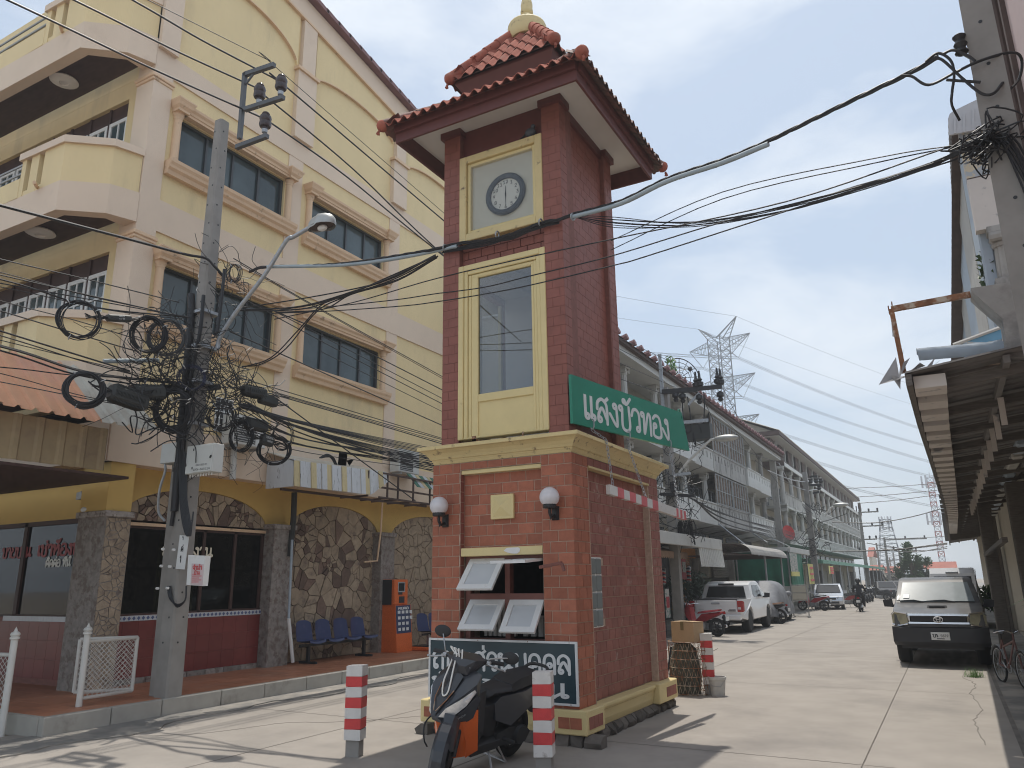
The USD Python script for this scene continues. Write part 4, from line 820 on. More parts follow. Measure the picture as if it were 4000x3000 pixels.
YB = [9.3, 13.0, 16.6, 20.2, 23.75, 27.2, 30.6, 34.2, 37.8, 41.4, 45.0]
rb = thing('shophouse_row', 'weathered three storey white shophouse row with balconies just behind the clock tower', 'building', (RX, 9.3, 0))
m = MB(); m.box(-14, 9.3, 0, RW - .04, 45, 9.9); obj('wall', m, 'row_cream', rb)
m = MB(); m.box(-14, 9.2, 9.84, RX + .06, 45.3, 9.9); obj('eave_soffit', m, 'row_clean', rb)
m = MB(); m.box(RX + .02, 9.2, 9.82, RX + .14, 45.3, 10.06); obj('eave_fascia', m, 'row_clean', rb)
m = MB(); m.hexa([(RX + .1, 9.0, 10.06), (RX + .32, 9.0, 10.06), (RX + .32, 45.5, 10.06), (RX + .1, 45.5, 10.06), (RX + .1, 9., 10.3), (RX + .3, 9., 10.2), (RX + .3, 45.5, 10.2), (RX + .1, 45.5, 10.3)]); obj('gutter', m, 'row_brown', rb)
m = MB(); m.add([(RX + .36, 9, 10.2), (RX + .36, 45.5, 10.2), (-9.5, 45.5, 12.6), (-9.5, 9, 12.6)], [[0, 1, 2, 3]]); m.add([(-14, 9, 10.2), (-14, 45.5, 10.2), (-9.5, 45.5, 12.6), (-9.5, 9, 12.6)], [[3, 2, 1, 0]]); obj('roof', m, 'row_brown', rb)
for k in range(46): m = MB(); y = 9.1 + k * .8; m.lathe([(.13, -.05), (.13, .25)], (RX + .2, y, 10.25), 8, (1, 0, .3)); obj('tile_end', m, 'roof_purple', rb)
for i in range(10):
 y0, y1 = YB[i], YB[i + 1]; grille = i in (5, 6); clean = i in (7, 8); last = i == 9; mt = 'row_clean' if clean or i == 3 else ('row_grey' if grille or last else 'row_white'); px = RX + (.12 if i in (3, 7) else .0) - (.9 if last else 0)
 for fl, (zb, zp, zc) in enumerate(((4.32, 5.30, 6.90), (6.94, 7.92, 9.82))):
  m = MB(); m.box(RW - .04, y0 + .03, zb - .0, px, y1 - .03, zb + .16); m.hexa([(RW - .04, y0 + .03, zb - .25), (RW + .5, y0 + .03, zb - .1), (RW + .5, y1 - .03, zb - .1), (RW - .04, y1 - .03, zb - .25), (RW - .04, y0 + .03, zb), (px - .1, y0 + .03, zb), (px - .1, y1 - .03, zb), (RW - .04, y1 - .03, zb)]); obj('balcony_slab', m, mt, rb)
  parapet(rb, y0 + .04, y1 - .04, zb + .162, zp, px, mt, 5)
  for yy in ((y0 + .04, y0 + .16), (y1 - .16, y1 - .04)): m = MB(); m.box(RW, yy[0], zb + .163, px - .125, yy[1], zp); obj('parapet_side', m, mt, rb)
  column(rb, RX - .55, y0 + .1, zp - .9, zc, 'row_grey' if last else 'row_clean')
  if not last: window(rb, RW, y0 + .5, y0 + 1.75, zb + .4, zb + 2.2, 'frame_grey' if grille else 'row_clean', 2, 3, 'door'); window(rb, RW, y0 + 2.1, y1 - .35, zb + .9, zb + 2.2, 'row_clean', 2, 2)
  if grille:
   m = MB(); x = RX + .02
   for k in range(7): yy = y0 + .1 + (y1 - y0 - .2) * k / 6; m.tube([(x, yy, zp + .06), (x, yy, zc - .06)], .03, 5)
   for zz in (zp + .1, zp + .75, zc - .08): m.tube([(x, y0 + .06, zz), (x, y1 - .06, zz)], .025, 5)
   obj('grille_frame', m, 'frame_grey', rb); m = MB()
   P = sbox(y0 + .1, zp + .08, y1 - .1, zc - .08)
   holes = [sbox(y - .022, z - .045, y + .022, z + .045) for y in np.arange(y0 + .2, y1 - .15, .16) for z in np.arange(zp + .2, zc - .12, .2)]
   m.ext(P.difference(unary_union(holes)), (0, 0, 0), (0, 1, 0), (0, 0, 1), (1, 0, 0), x - .06, x - .05); obj('lattice_screen', m, 'grille_brown', rb)
 if not last:
  g = _path(rb, 'barred_window'); UsdGeom.Xform.Define(stage, g); ORG[g] = ORG[rb]; m = MB(); m.box(RW - .02, y0 + .4, 3.3, RW + .02, y1 - .4, 4.15); obj('pane', m, 'row_glass', g); m = MB()
  for k in range(12): yy = y0 + .45 + (y1 - y0 - .9) * k / 11; m.box(RW + .03, yy - .012, 3.3, RW + .05, yy + .012, 4.15)
  m.box(RW + .03, y0 + .4, 3.7, RW + .055, y1 - .4, 3.73); obj('bars', m, 'alu_dark', g)
for z, zt in ((3.0, 6.6), (6.6, 9.8)): m = MB(); m.box(RX - .6, 45.02, z, RX - .2, 45.3, zt); obj('end_column', m, 'row_grey', rb)
m = MB(); m.box(-5.9, 16.4, 0, -5.6, 16.7, 3.2); m.box(-5.9, 20.0, 0, -5.6, 20.3, 3.2); m.box(-5.9, 23.6, 0, -5.6, 23.9, 3.2); m.box(-5.9, 27.1, 0, -5.6, 27.4, 3.2); m.box(-5.9, 34.1, 0, -5.6, 34.4, 3.2); obj('pier', m, 'row_grey', rb, kind='stuff')
m = MB(); m.box(-9, 9.4, -.01, -4.5, 45, .15); obj('shop_step', m, 'kerb', rb)
window(rb, -5.97, 17.0, 18.2, .2, 2.6, 'row_clean', 2, 4, 'door'); window(rb, -5.97, 18.35, 19.9, .2, 2.6, 'frame_grey', 2, 3, 'door'); window(rb, -5.97, 13.2, 16.2, .2, 2.5, 'alu_dark', 3, 2, 'door')
def shutter(y0, y1, z0, z1, mt, x=-5.9):
 g = _path(rb, 'roller_shutter'); UsdGeom.Xform.Define(stage, g); ORG[g] = ORG[rb]; n = int((z1 - z0) / .1)
 for k in range(n): m = MB(); zz = z0 + k * (z1 - z0) / n; m.hexa([(x, y0, zz), (x + .02, y0, zz), (x + .02, y1, zz), (x, y1, zz), (x, y0, zz + .09), (x + .05, y0, zz + .05), (x + .05, y1, zz + .05), (x, y1, zz + .09)]); obj('slat', m, mt, g)
shutter(27.5, 29.9, 1.9, 3.0, 'shutter'); shutter(30.9, 34.0, 1.9, 3.0, 'shutter'); shutter(24.0, 25.2, 1.9, 2.8, 'shutter_orange'); shutter(25.6, 26.6, .2, 2.8, 'shutter_orange')
m = MB(); m.box(-5.95, 20.3, .15, -5.93, 23.6, 2.9); m.box(-5.96, 27.5, .15, -5.94, 34, 1.9); m.box(-5.95, 24, .15, -5.93, 25.2, 1.9); m.box(-5.96, 34.4, .15, -5.94, 45, 3.2); obj('shop_opening', m, 'inside', rb, kind='stuff')
m = MB(); m.box(-5.92, 23.9, 2.8, -5.7, 27.1, 3.25); m.box(-5.92, 23.9, .15, -5.75, 24.0, 2.8); m.box(-5.92, 25.2, .15, -5.75, 25.55, 2.8); obj('shop_surround', m, 'orange_wall', rb, kind='stuff')
m = MB(); m.box(RW, 9.3, 3.0, -2.62, 20.0, 3.1); obj('canopy_slab', m, 'row_white', rb)
m = MB(); k = 0
for a, b in ((9.3, 12.4), (12.44, 15.9), (15.94, 19.98)): m = MB(); m.bbox(-2.72, a, 2.9, -2.6, b, 3.28, .01); obj('canopy_fascia', m, 'row_white', rb)
def corr(p0, p1, q0, q1, n, amp, nrm, mt, name, parent='/World', thick=.006, trap=True, **kw):
 "corrugated sheet: p0-p1 one edge, q0-q1 the opposite edge, n ribs running p -> q"
 p0, p1, q0, q1, nrm = (np.asarray(v, float) for v in (p0, p1, q0, q1, nrm)); S = [0, 0, .55, .70, .85, 1.0] if trap else None; V = []; ts = []
 for i in range(n):
  prof = ((0, 0), (.6, 0), (.7, 1), (.9, 1)) if trap else tuple((j / 6, .5 - .5 * math.cos(j / 6 * 2 * math.pi)) for j in range(6))
  ts += [((i + a) / n, h) for a, h in prof]
 ts.append((1., 0.)); m = MB()
 A = np.array([p0 + (p1 - p0) * t + nrm * amp * h for t, h in ts]); B = np.array([q0 + (q1 - q0) * t + nrm * amp * h for t, h in ts]); N = len(ts)
 m.add(np.vstack([A, B, A - nrm * thick, B - nrm * thick]), [[i, i + 1, N + i + 1, N + i] for i in range(N - 1)] + [[2 * N + i, 3 * N + i, 3 * N + i + 1, 2 * N + i + 1] for i in range(N - 1)] + [[i, 2 * N + i, 2 * N + i + 1, i + 1] for i in range(N - 1)] + [[N + i, N + i + 1, 3 * N + i + 1, 3 * N + i] for i in range(N - 1)])
 return obj(name, m, mt, parent, **kw)
corr((-2.66, 16.9, 2.9), (-2.66, 20.0, 2.9), (-2.60, 16.9, 2.25), (-2.60, 20.0, 2.25), 13, .05, (1, 0, 0), 'row_clean', 'metal_skirt', label='white corrugated sheet hanging below the stained concrete canopy of the shophouses', cat='sheet')
t = thing('curved_awning', 'grey barrel shaped awning on a rusty frame over the shuttered shops', 'awning', (-2.6, 27, 2.9)); m = MB(); V = []; n = 9
for y in (24.6, 33.2):
 for k in range(n): a = k / (n - 1) * math.pi / 2; V.append((-3.3 + .8 * math.sin(a), y, 2.85 + .52 * math.cos(a)))
m.add(V, [[k, k + 1, n + k + 1, n + k] for k in range(n - 1)]); m.add([(-5.8, 24.6, 3.37), (-3.3, 24.6, 3.37), (-3.3, 33.2, 3.37), (-5.8, 33.2, 3.37)], [[0, 1, 2, 3]]); obj('canvas', m, 'canvas_grey', t, smooth=40)
m = MB()
for y in np.linspace(24.7, 33.1, 8): m.bar((-5.8, y, 3.25), (-3.1, y, 3.3), .04); m.bar((-5.8, y, 2.85), (-2.6, y, 2.85), .04)
m.bar((-2.55, 24.6, 2.86), (-2.55, 33.2, 2.86), .05); m.bar((-4, 24.6, 3.0), (-4, 33.2, 3.0), .05); obj('frame', m, 'row_brown', t)
for y in (28.3, 32.4): m = MB(); m.tube([(-2.7, y, 0), (-2.7, y, 2.86)], .05, 8); obj('post', m, 'frame_grey', t)
m = MB(); a = at(32, 850, 815, X=-4.3); b = at(32, 1380, 1230, X=-2.5); m.tube([a, b], .03, 6); obj('stay', m, 'galv', t)
for pa, pb in (((1280, 925), (1485, 1060)), ((1455, 965), (1775, 1110))): m = MB(); m.tube([at(32, *pa, X=-4.3), at(32, *pb, X=-3.2)], .03, 6); obj('stay', m, 'galv', t)
t = thing('scalloped_awning', 'faded brown awning with scalloped edge beside the clock tower', 'awning', (-3.3, 13, 2.3)); m = MB(); x0, x1 = -4.9, -3.2; V = []
e0, e1 = at(34, 95, 260, X=x1), at(34, 450, 260, X=x1); zE = (e0[2] + e1[2]) / 2; y0, y1 = e0[1] - 2, e1[1]
m.add([(x0, y0, zE + .6), (x0, y1, zE + .6), (x1, y1, zE + .2), (x1, y0, zE + .2)], [[0, 1, 2, 3]]); m.add([(x0, y1, zE + .6), (x0, y1, zE + .55), (x1, y1, zE), (x1, y1, zE + .2)], [[0, 1, 2, 3]]); obj('canvas', m, 'canvas_brown', t)
pts = [(y0, .2)]; N = 22
for k in range(N): a = y0 + (y1 - y0) * k / N; w = (y1 - y0) / N; pts += [(a, .03), (a + w * .3, -.03), (a + w * .7, -.03)]
pts += [(y1, .03), (y1, .2)]; m = MB().ext(Polygon(pts).buffer(0), (x1, 0, zE), (0, 1, 0), (0, 0, 1), (1, 0, 0), 0, .01); obj('valance', m, 'canvas_brown', t)
t = thing('green_stall', 'market stall hung with dark green tarpaulin under a white fascia', 'stall', (-2.6, 37.5, 0)); m = MB(); yA, yB = 34.5, 38.5
V = []; n = 24
for k in range(n + 1):
 y = yA + (yB - yA) * k / n
 for z, o in ((3.3, 0), (2.3, .03 * math.sin(k * 1.1)), (1.4, .06 * math.sin(k * 1.3) + .02)): V.append((-2.62 + o, y, z + (.03 * math.sin(k * .8) if z < 2 else 0)))
m.add(V, [[k * 3 + j, k * 3 + 3 + j, k * 3 + 4 + j, k * 3 + 1 + j] for k in range(n) for j in range(2)]); V = []
for k in range(n + 1):
 x = -5.6 + 3 * k / n
 for z, o in ((3.3, 0), (2.3, .04 * math.sin(k * .9)), (1.4, .07 * math.sin(k * 1.2))): V.append((x, yA + o, z))
m.add(V, [[k * 3 + j, k * 3 + 3 + j, k * 3 + 4 + j, k * 3 + 1 + j] for k in range(n) for j in range(2)]); obj('tarpaulin', m, 'tarp_green', t, smooth=60)
m = MB(); m.bbox(-2.66, yA - .1, 3.18, -2.52, 41.1, 3.48, .02); m.box(-5.7, yA - .15, 3.25, -2.66, yA - .08, 3.48); m.box(-5.7, yA - .1, 3.42, -2.66, 41.1, 3.46); obj('fascia', m, 'row_clean', t)
for x, y in ((-2.7, yA), (-2.7, 41), (-5.5, yA)): m = MB(); m.tube([(x, y, 0), (x, y, 3.3)], .05, 6); obj('post', m, 'frame_grey', t)
t = thing('green_roof', 'long green sheet awning roof in front of the four storey block', 'awning', (-2.6, 70, 2.7)); corr((-2.4, 45.5, 2.95), (-2.4, 102, 2.95), (-6.2, 45.5, 3.35), (-6.2, 102, 3.35), 140, .05, (0, 0, 1), 'roof_green', 'sheet', t)
m = MB(); m.box(-2.44, 45.5, 2.75, -2.38, 102, 2.96); m.box(-6.2, 45.4, 2.75, -2.44, 45.5, 3.0); obj('fascia', m, 'roof_green', t)
for y in np.arange(46, 102, 5.): m = MB(); m.tube([(-2.55, y, 0), (-2.55, y, 2.9)], .06, 6); obj('post', m, 'frame_grey', t)
for (c, a0, b0, a1, b1, X, mt, nm, lab) in ((35, 305, 400, 450, 735, -2.45, 'banner_print', 'banner', 'printed cloth banner hanging on the green tarpaulin stall'), (35, 568, 560, 680, 850, -2.3, 'banner_yellow', 'banner', 'tall yellow cloth banner under the near end of the long green roof'), (35, 870, 590, 955, 710, -2.25, 'banner_yellow', 'banner', 'small yellow banner hanging from the long green roof')):
 p, q_ = at(c, a0, b0, X=X), at(c, a1, b1, X=X); m = MB(); V = [(X + .03 * math.sin(k * 1.7), p[1] + (q_[1] - p[1]) * k / 6, z) for z in (p[2], q_[2]) for k in range(7)]; m.add(V, [[k, k + 1, 8 + k, 7 + k] for k in range(6)]); t = thing(nm, lab, 'banner', (X, p[1], q_[2])); obj('cloth', m, mt, t, smooth=True)
 if mt == 'banner_yellow':
  m = MB();
  for r in range(3): zz = p[2] + (q_[2] - p[2]) * (.15 + .3 * r); m.box(X + .035, p[1] + (q_[1] - p[1]) * .2, zz - .12, X + .045, p[1] + (q_[1] - p[1]) * .8, zz)
  obj('print', m, 'red_paint', t)
 else: m = MB(); m.box(X - .02, p[1], q_[2] - .02, X + .04, q_[1], q_[2] + .22); obj('print', m, 'banner_yellow', t)
b2 = thing('apartment_block', 'long four storey shophouse block with dark top floor further down the street', 'building', (RX, 46.5, 0))
m = MB(); m.box(-14, 46.6, 0, RW - .03, 103, 11.9); obj('wall', m, 'row_cream', b2)
m = MB(); m.box(-14, 46.2, 11.75, RX + .02, 103.2, 11.82); obj('eave_soffit', m, 'row_clean', b2)
m = MB(); m.hexa([(-13.8, 46.0, 11.8), (RX + .12, 46.0, 11.8), (RX + .12, 103.4, 11.8), (-13.8, 103.4, 11.8), (-13.8, 46., 12.1), (RX + .08, 46., 12.12), (RX + .08, 103.4, 12.12), (-13.8, 103.4, 12.1)]); obj('eave_fascia', m, 'row_brown', b2)
corr((RX + .1, 46.0, 12.12), (RX + .1, 103.4, 12.12), (-9.3, 46.0, 14.2), (-9.3, 103.4, 14.2), 120, .07, (0, 0, 1), 'zinc_sheet', 'roof', b2)
corr((-9.3, 45.9, 14.2), (-9.3, 103, 14.2), (-14, 45.9, 12.1), (-14, 103, 12.1), 120, .07, (0, 0, 1), 'zinc_sheet', 'roof', b2)
m = MB(); m.add([(RX, 46.5, 12), (-9.3, 46.5, 14.15), (-14, 46.5, 12)], [[0, 1, 2]]); obj('gable', m, 'row_cream', b2)
m = MB(); m.hexa([(RX - 1.4, 46.6, 9.65), (RX + .12, 46.6, 9.65), (RX + .12, 103, 9.65), (RX - 1.4, 103, 9.65), (RX - 1.4, 46.6, 10.3), (RX + .1, 46.6, 9.98), (RX + .1, 103, 9.98), (RX - 1.4, 103, 10.3)]); obj('lower_roof', m, 'row_brown', b2)
m = MB(); m.box(RX + .05, 46.7, 9.6, RX + .14, 103, 9.9); obj('lower_fascia', m, 'row_clean', b2)
n = 16; w = (103 - 46.6) / n
for i in range(n):
 y0 = 46.6 + i * w; y1 = y0 + w
 m = MB(); m.box(RX - .75, y0 + .1, 10.1, RX - .7, y0 + 1.6, 11.75); obj('top_screen', m, 'row_brown', b2)
 m = MB(); m.box(RX - .8, y0 + 1.7, 10.1, RX - .6, y0 + 1.95, 11.75); obj('pier', m, 'row_white', b2)
 m = MB(); m.box(RX - .9, y0 + 2.0, 10.1, RX - .86, y1, 11.75); obj('top_pane', m, 'row_glass' if i % 3 else 'laundry', b2)
 for fl, (zb, zp, zc) in enumerate(((4.15, 5.15, 6.6), (6.65, 7.65, 9.6))):
  m = MB(); m.box(RW, y0 + .02, zb, RX, y1 - .02, zb + .16); obj('balcony_slab', m, 'row_white', b2)
  if i < 2:
   parapet(b2, y0 + .02, y1 - .02, zb + .161, zp, RX, 'row_grey', 0)
  else:
   m = MB(); m.box(RX - .1, y0 + .02, zp - .1, RX + .02, y1 - .02, zp)
   for k in range(9): yy = y0 + .25 + k * (w - .5) / 8; m.lathe([(.05, zb + .16), (.09, zb + .35), (.09, zb + .5), (.05, zb + .65), (.08, zp - .1)], (RX - .05, yy, 0), 6)
   obj('balustrade', m, 'row_white', b2)
  column(b2, RX - .15, y0 + .02, zb + .16, zc, 'row_white', .16)
  window(b2, RW - .02, y0 + .5, y0 + 1.6, zb + .3, zb + 2.1, 'row_white', 2, 2, 'door'); window(b2, RW - .02, y0 + 2.0, y1 - .4, zb + .9, zb + 2.1, 'row_white', 2, 2)
  if i > 1 and (i * 7 + fl * 3) % 4 == 0: m = MB(); yy = y0 + 1.2; m.box(RX - .3, yy, zb + 1.05, RX - .28, yy + .9, zb + 1.75); obj('washing', m, ('laundry', 'teal', 'row_clean')[(i + fl) % 3], label='washing hung on a balcony of the four storey block', cat='washing', group='washing on the balconies')
 m = MB(); m.box(RW - .02, y0 + .3, .1, RW + .05, y1 - .3, 2.5); obj('shop_front', m, ('row_cream', 'shutter', 'inside', 'row_white')[i % 4], b2)
 m = MB(); m.box(RW - .02, y0 + .5, 3.2, RW + .04, y1 - .5, 3.9); obj('upper_pane', m, 'row_glass', b2)
m = MB(); m.box(-5.0, 103.2, 7.6, -4.9, 103.5, 11.2); m.box(RX - .2, 103.1, 9.9, RX + .1, 104.0, 11.6); obj('end_wall', m, 'row_brown', b2, kind='stuff')
c = at(33, 380, 1305, X=RX + .05); t = thing('satellite_dish', 'round red satellite dish on the low balcony of the four storey block', 'satellite dish', c); m = MB(); m.lathe([(0, 0), (.3, .03), (.52, .12), (.52, .14), (.3, .05), (0, .02)], c, 24, unit([.8, -.6, .2])); obj('dish', m, 'red_paint', t, smooth=40); m = MB(); m.tube([c, c + [-.3, 0, -.3]], .03, 6); obj('arm', m, 'galv', t)
def leaves(m, c, R, n, size, seed=0, flat=1.0):
 r = np.random.default_rng(seed); d = r.normal(size=(n, 3)); d /= np.linalg.norm(d, axis=1)[:, None]; p = np.asarray(c) + d * np.asarray(R) * (r.random((n, 1)) ** .4)
 a = r.normal(size=(n, 3)); a /= np.linalg.norm(a, axis=1)[:, None]; b = np.cross(a, r.normal(size=(n, 3))); b /= np.linalg.norm(b, axis=1)[:, None]; s = size * r.uniform(.6, 1.3, (n, 1))
 V = np.stack([p - a * s, p + b * s * .4, p + a * s, p - b * s * .4], 1).reshape(-1, 3); F = np.arange(4 * n).reshape(-1, 4); return m.add(V, F)
t = thing('potted_shrub', 'dark leafy shrub between the white shop door and the orange shop', 'shrub', (-4.6, 21.5, 0)); m = MB(); leaves(m, (-4.6, 21.8, 1.5), (.9, 1.6, .75), 900, .12, 5); obj('crown', m, 'foliage_dark', t); m = MB(); m.tube([(-4.6, 21.8, .1), (-4.6, 21.8, 1.3)], .05, 6); m.lathe([(.25, 0.1), (.33, .5), (.3, .52)], (-4.6, 21.8, .05), 12); obj('pot', m, 'row_grey', t)
c = at(34, 395, 400, X=-3.6); t = thing('barber_banner', 'red and white printed banner hanging by the white shop door', 'banner', c); p, q_ = at(34, 345, 275, X=-3.6), at(34, 440, 540, X=-3.6); m = MB(); m.box(-3.61, p[1], q_[2], -3.59, q_[1], p[2]); obj('cloth', m, 'banner_red', t); m = MB(); m.box(-3.595, p[1] + .25, q_[2] + .25, -3.58, q_[1] - .06, p[2] - .1); obj('print', m, 'banner_print', t)
for i, (a, b, a2, b2_, lab) in enumerate(((140, 415, 140, 590, 'striped red white and blue barber pole at the edge of the clock tower'), (468, 400, 468, 560, 'striped red white and blue barber pole beside the red banner'))):
 p, q_ = at(34, a, b, X=-3.9), at(34, a2, b2_, X=-3.9); t = thing('barber_pole', lab, 'barber pole', q_); h = (p - q_)[2]
 for k in range(9): m = MB(); z0 = q_[2] + h * k / 9; m.lathe([(.09, 0), (.09, h / 9)], (q_[0], q_[1], z0), 10, (0, .25, 1)); obj('stripe', m, ('red_paint', 'row_clean', 'kiosk_navy')[k % 3], t)
 m = MB(); m.ball(p, .09, 1); m.ball(q_, .08, 1); obj('cap', m, 'steel', t)
p, q_ = at(34, 155, 665, X=-3.3), at(34, 228, 1035, X=-3.3); t = thing('menu_banner', 'tall narrow food banner on a stand beside the clock tower', 'banner', (-3.3, p[1], 0)); m = MB(); m.box(-3.31, p[1], q_[2], -3.29, q_[1], p[2]); obj('cloth', m, 'banner_print', t); m = MB(); m.box(-3.288, p[1] + .05, p[2] - .6, -3.28, q_[1] - .05, p[2] - .25); obj('print', m, 'banner_red', t); m = MB(); m.tube([(-3.33, p[1], 0.0), (-3.33, p[1], p[2])], .015, 5); m.tube([(-3.33, p[1], .02), (-3.1, q_[1], .02)], .015, 5); obj('stand', m, 'black_metal', t)
p = at(34, 290, 1225, Z=0.0); t = thing('easel_sign', 'wooden easel frames with a red board on the shop pavement', 'sign', p); m = MB()
for a, b in ((255, 850), (320, 845), (385, 840)): q_ = at(34, a, b, Y=p[1] + .3); m.bar(q_ - [0, 0, .0], (q_[0] + .15, q_[1] - .2, 0.02), .04)
for b in (845, 930): m.bar(at(34, 250, b, Y=p[1] + .28), at(34, 390, b - 6, Y=p[1] + .28), .05)
obj('frame', m, 'wood_light', t); a, b = at(34, 355, 900, Y=p[1] + .2), at(34, 450, 955, Y=p[1] + .2); m = MB(); m.box(a[0], a[1], b[2], b[0], a[1] + .03, a[2]); obj('board', m, 'red_paint', t)
tx = meshkit.text_mesh('BU', (a[2] - b[2]) * .62, .006); V = np.asarray(tx.vertices); m = MB(); m.add(np.stack([a[0] + .05 + V[:, 0] * 1.0, a[1] - .004 - V[:, 2], b[2] + .05 + V[:, 1]], 1), tx.faces); obj('lettering', m, 'banner_yellow', t)
p = at(35, 340, 880, Y=29.6); q_ = at(35, 560, 1080, Y=29.6); t = thing('signboard', 'blank cream notice board on a tubular stand beside the covered car', 'sign', (p[0], 29.6, 0)); m = MB(); zm = (p[2] + q_[2]) / 2
m.bbox(p[0], 29.58, zm + .02, q_[0], 29.62, p[2], .01); obj('panel', m, 'row_cream', t); m = MB(); m.bbox(p[0], 29.58, q_[2], q_[0], 29.62, zm - .02, .01); obj('panel', m, 'row_cream', t)
m = MB()
for x in (p[0] - .03, q_[0] + .03): m.tube([(x, 29.6, .03), (x, 29.6, p[2] + .05)], .028, 6); m.tube([(x, 29.2, .03), (x, 30.0, .03)], .028, 6)
for z in (p[2] + .03, zm, q_[2] - .03, .06): m.tube([(p[0], 29.6, z), (q_[0], 29.6, z)], .025, 6)
obj('stand', m, 'row_grey', t)
p = at(31, 715, 480, X=-6.5); t = thing('satellite_dish', 'black mesh satellite dish on the shophouse roof beside a self sown plant', 'satellite dish', p); m = MB(); w = unit([.75, -.62, .25]); u = unit(np.cross(w, [0, 0, 1])); v = np.cross(w, u); R = 1.05
for f in (.3, .55, .8, 1.): m.torus(p + w * .25 * f * f, R * f, .02 if f < 1 else .035, w, 30, 4)
for k in range(12): a = k * math.pi / 6; m.tube([p + (math.cos(a) * u + math.sin(a) * v) * R * f + w * .25 * f * f for f in (0, .5, 1)], .018, 4)
m.tube([p + u * R + w * .25, p + w * 1.0, p - u * R * .6 + w * .1], .02, 4); m.tube([p, p - [0, 0, 1.6]], .06, 6); obj('mesh_reflector', m, 'black_metal', t); m = MB(); m.ball(p + w * .95, .13, 1); obj('feed', m, 'black_metal', t)
t = thing('roof_plant', 'small wild plant growing from the shophouse roof by the mesh dish', 'plant', p - [0, 1, 1]); m = MB(); leaves(m, p - [.1, 1.3, -.3], (.3, .5, .7), 160, .12, 41); leaves(m, p + [0, .3, -.9], (.3, .7, .5), 200, .12, 42); obj('foliage', m, 'plant_green', t); m = MB(); m.tube([p - [.1, 1.3, 1.2], p - [.1, 1.3, -.8]], .02, 4); obj('stem', m, 'bark', t)
t = thing('black_awning', 'black shade cloth sloping out from the far end of the green roof', 'awning', (-2, 98, 1.5)); m = MB(); p = [at(36, 520, 1400, Y=99), at(36, 715, 1405, Y=99), at(36, 830, 1590, Y=104), at(36, 540, 1600, Y=104)]; m.add(p, [[0, 1, 2, 3]]); m.add([v - np.array([0, .03, .03]) for v in p], [[3, 2, 1, 0]]); obj('cloth', m, 'dark_tarp', t)
m = MB(); m.tube(curve([p[1], (p[1] + p[2]) / 2 + [-.3, 0, -.2], p[2]], 5), .06, 6); m.tube([p[2], (p[2][0], p[2][1], 0)], .05, 6); m.tube([p[3], (p[3][0], p[3][1], 0)], .05, 6); obj('frame', m, 'frame_grey', t)
c = at(36, 775, 1570, Y=95); t = thing('parasol', 'rainbow striped parasol in front of the black shade cloth', 'parasol', (c[0], c[1], 0))
for k in range(8):
 a0, a1 = k * math.pi / 4, (k + 1) * math.pi / 4; R_ = 1.3; m = MB(); m.add([c + [0, 0, .25], c + [R_ * math.cos(a0), R_ * math.sin(a0), -.25], c + [R_ * math.cos(a1), R_ * math.sin(a1), -.25]], [[0, 1, 2], [0, 2, 1]]); obj('gore', m, ('red_paint', 'banner_yellow', 'tarp_green', 'kiosk_navy', 'teal')[k % 5], t)
m = MB(); m.tube([c, (c[0], c[1], 0)], .03, 6); obj('pole', m, 'galv', t)
# ------------------------------------------------------------------ right side of the street
for a in ((('pink_wall', (.56, .44, .42)), dict(rough=.85, var=.06, scale=2, bump=.2)),
  (('bare_concrete', (.33, .32, .30)), dict(rough=.9, var=.15, scale=3, bump=.3, col2=(.16, .155, .15), c2=(.5, .7), c2s=2)),
  (('peeling', (.40, .43, .46)), dict(rough=.85, var=.06, col2=(.58, .50, .36), c2=(.5, .53), c2s=3.2)),
  (('cracked_pale', (.60, .55, .50)), dict(rough=.85, var=.06, scale=2, col2=(.30, .29, .29), c2=(.6, .66), c2s=3.5)),
  (('blue_grey', (.36, .42, .48)), dict(rough=.6, var=.08)),
  (('sheet_grey', (.44, .44, .45)), dict(rough=.5, var=.08, scale=2)),
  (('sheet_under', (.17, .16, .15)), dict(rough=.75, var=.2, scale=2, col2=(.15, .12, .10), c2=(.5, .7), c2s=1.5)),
  (('old_timber', (.13, .115, .10)), dict(rough=.9, var=.3, scale=6, stretch=(1, 1, 8))),
  (('tyre', (.018, .018, .019)), dict(rough=.85, var=.2)), (('chrome', (.7, .7, .71)), dict(rough=.15, metal=1., var=.05)),
  (('bike_frame', (.12, .055, .05)), dict(rough=.5, var=.2)),
  (('sky_tarp', (.16, .36, .52)), dict(rough=.7, var=.1)),
  ): mat(*a[0], **a[1])
def ptX(c, a, b, X): return at(c, a, b, X=X)
d = _ray(16, 1007, 0)[:2]; d /= np.linalg.norm(d); pc = CAM[:2] + d * 7.0; RP = np.array([pc[0], pc[1], 0])
right_pole = thing('utility_pole', 'concrete utility pole close by on the right in front of the pink wall', 'utility pole', (pc[0], pc[1], 0), group=None)
PN = np.array([d[0], d[1]]); n_ = PN; PS = np.array([d[1], -d[0]]); s_ = np.array([d[1], -d[0]]); m = MB(); V = []
for z, w, t in ((0, .155, .12), (10, .095, .08)):
 V += [np.append(pc + s_ * sx * w + n_ * sy * t, z) for sx, sy in ((-1, -1), (1, -1), (1, 1), (-1, 1))]
m.hexa(V); obj('shaft', m, 'pole_concrete', right_pole)
m = MB()
for z in np.arange(3.5, 9, .42): w = .155 - .006 * z; t = .12 - .004 * z; m.lathe([(.016, 0), (.016, .003)], np.append(pc - n_ * (t + .0), z) + np.append(s_ * .01, 0), 8, np.append(-n_, 0))
obj('bolt_hole', m, 'black_metal', right_pole, kind='stuff')
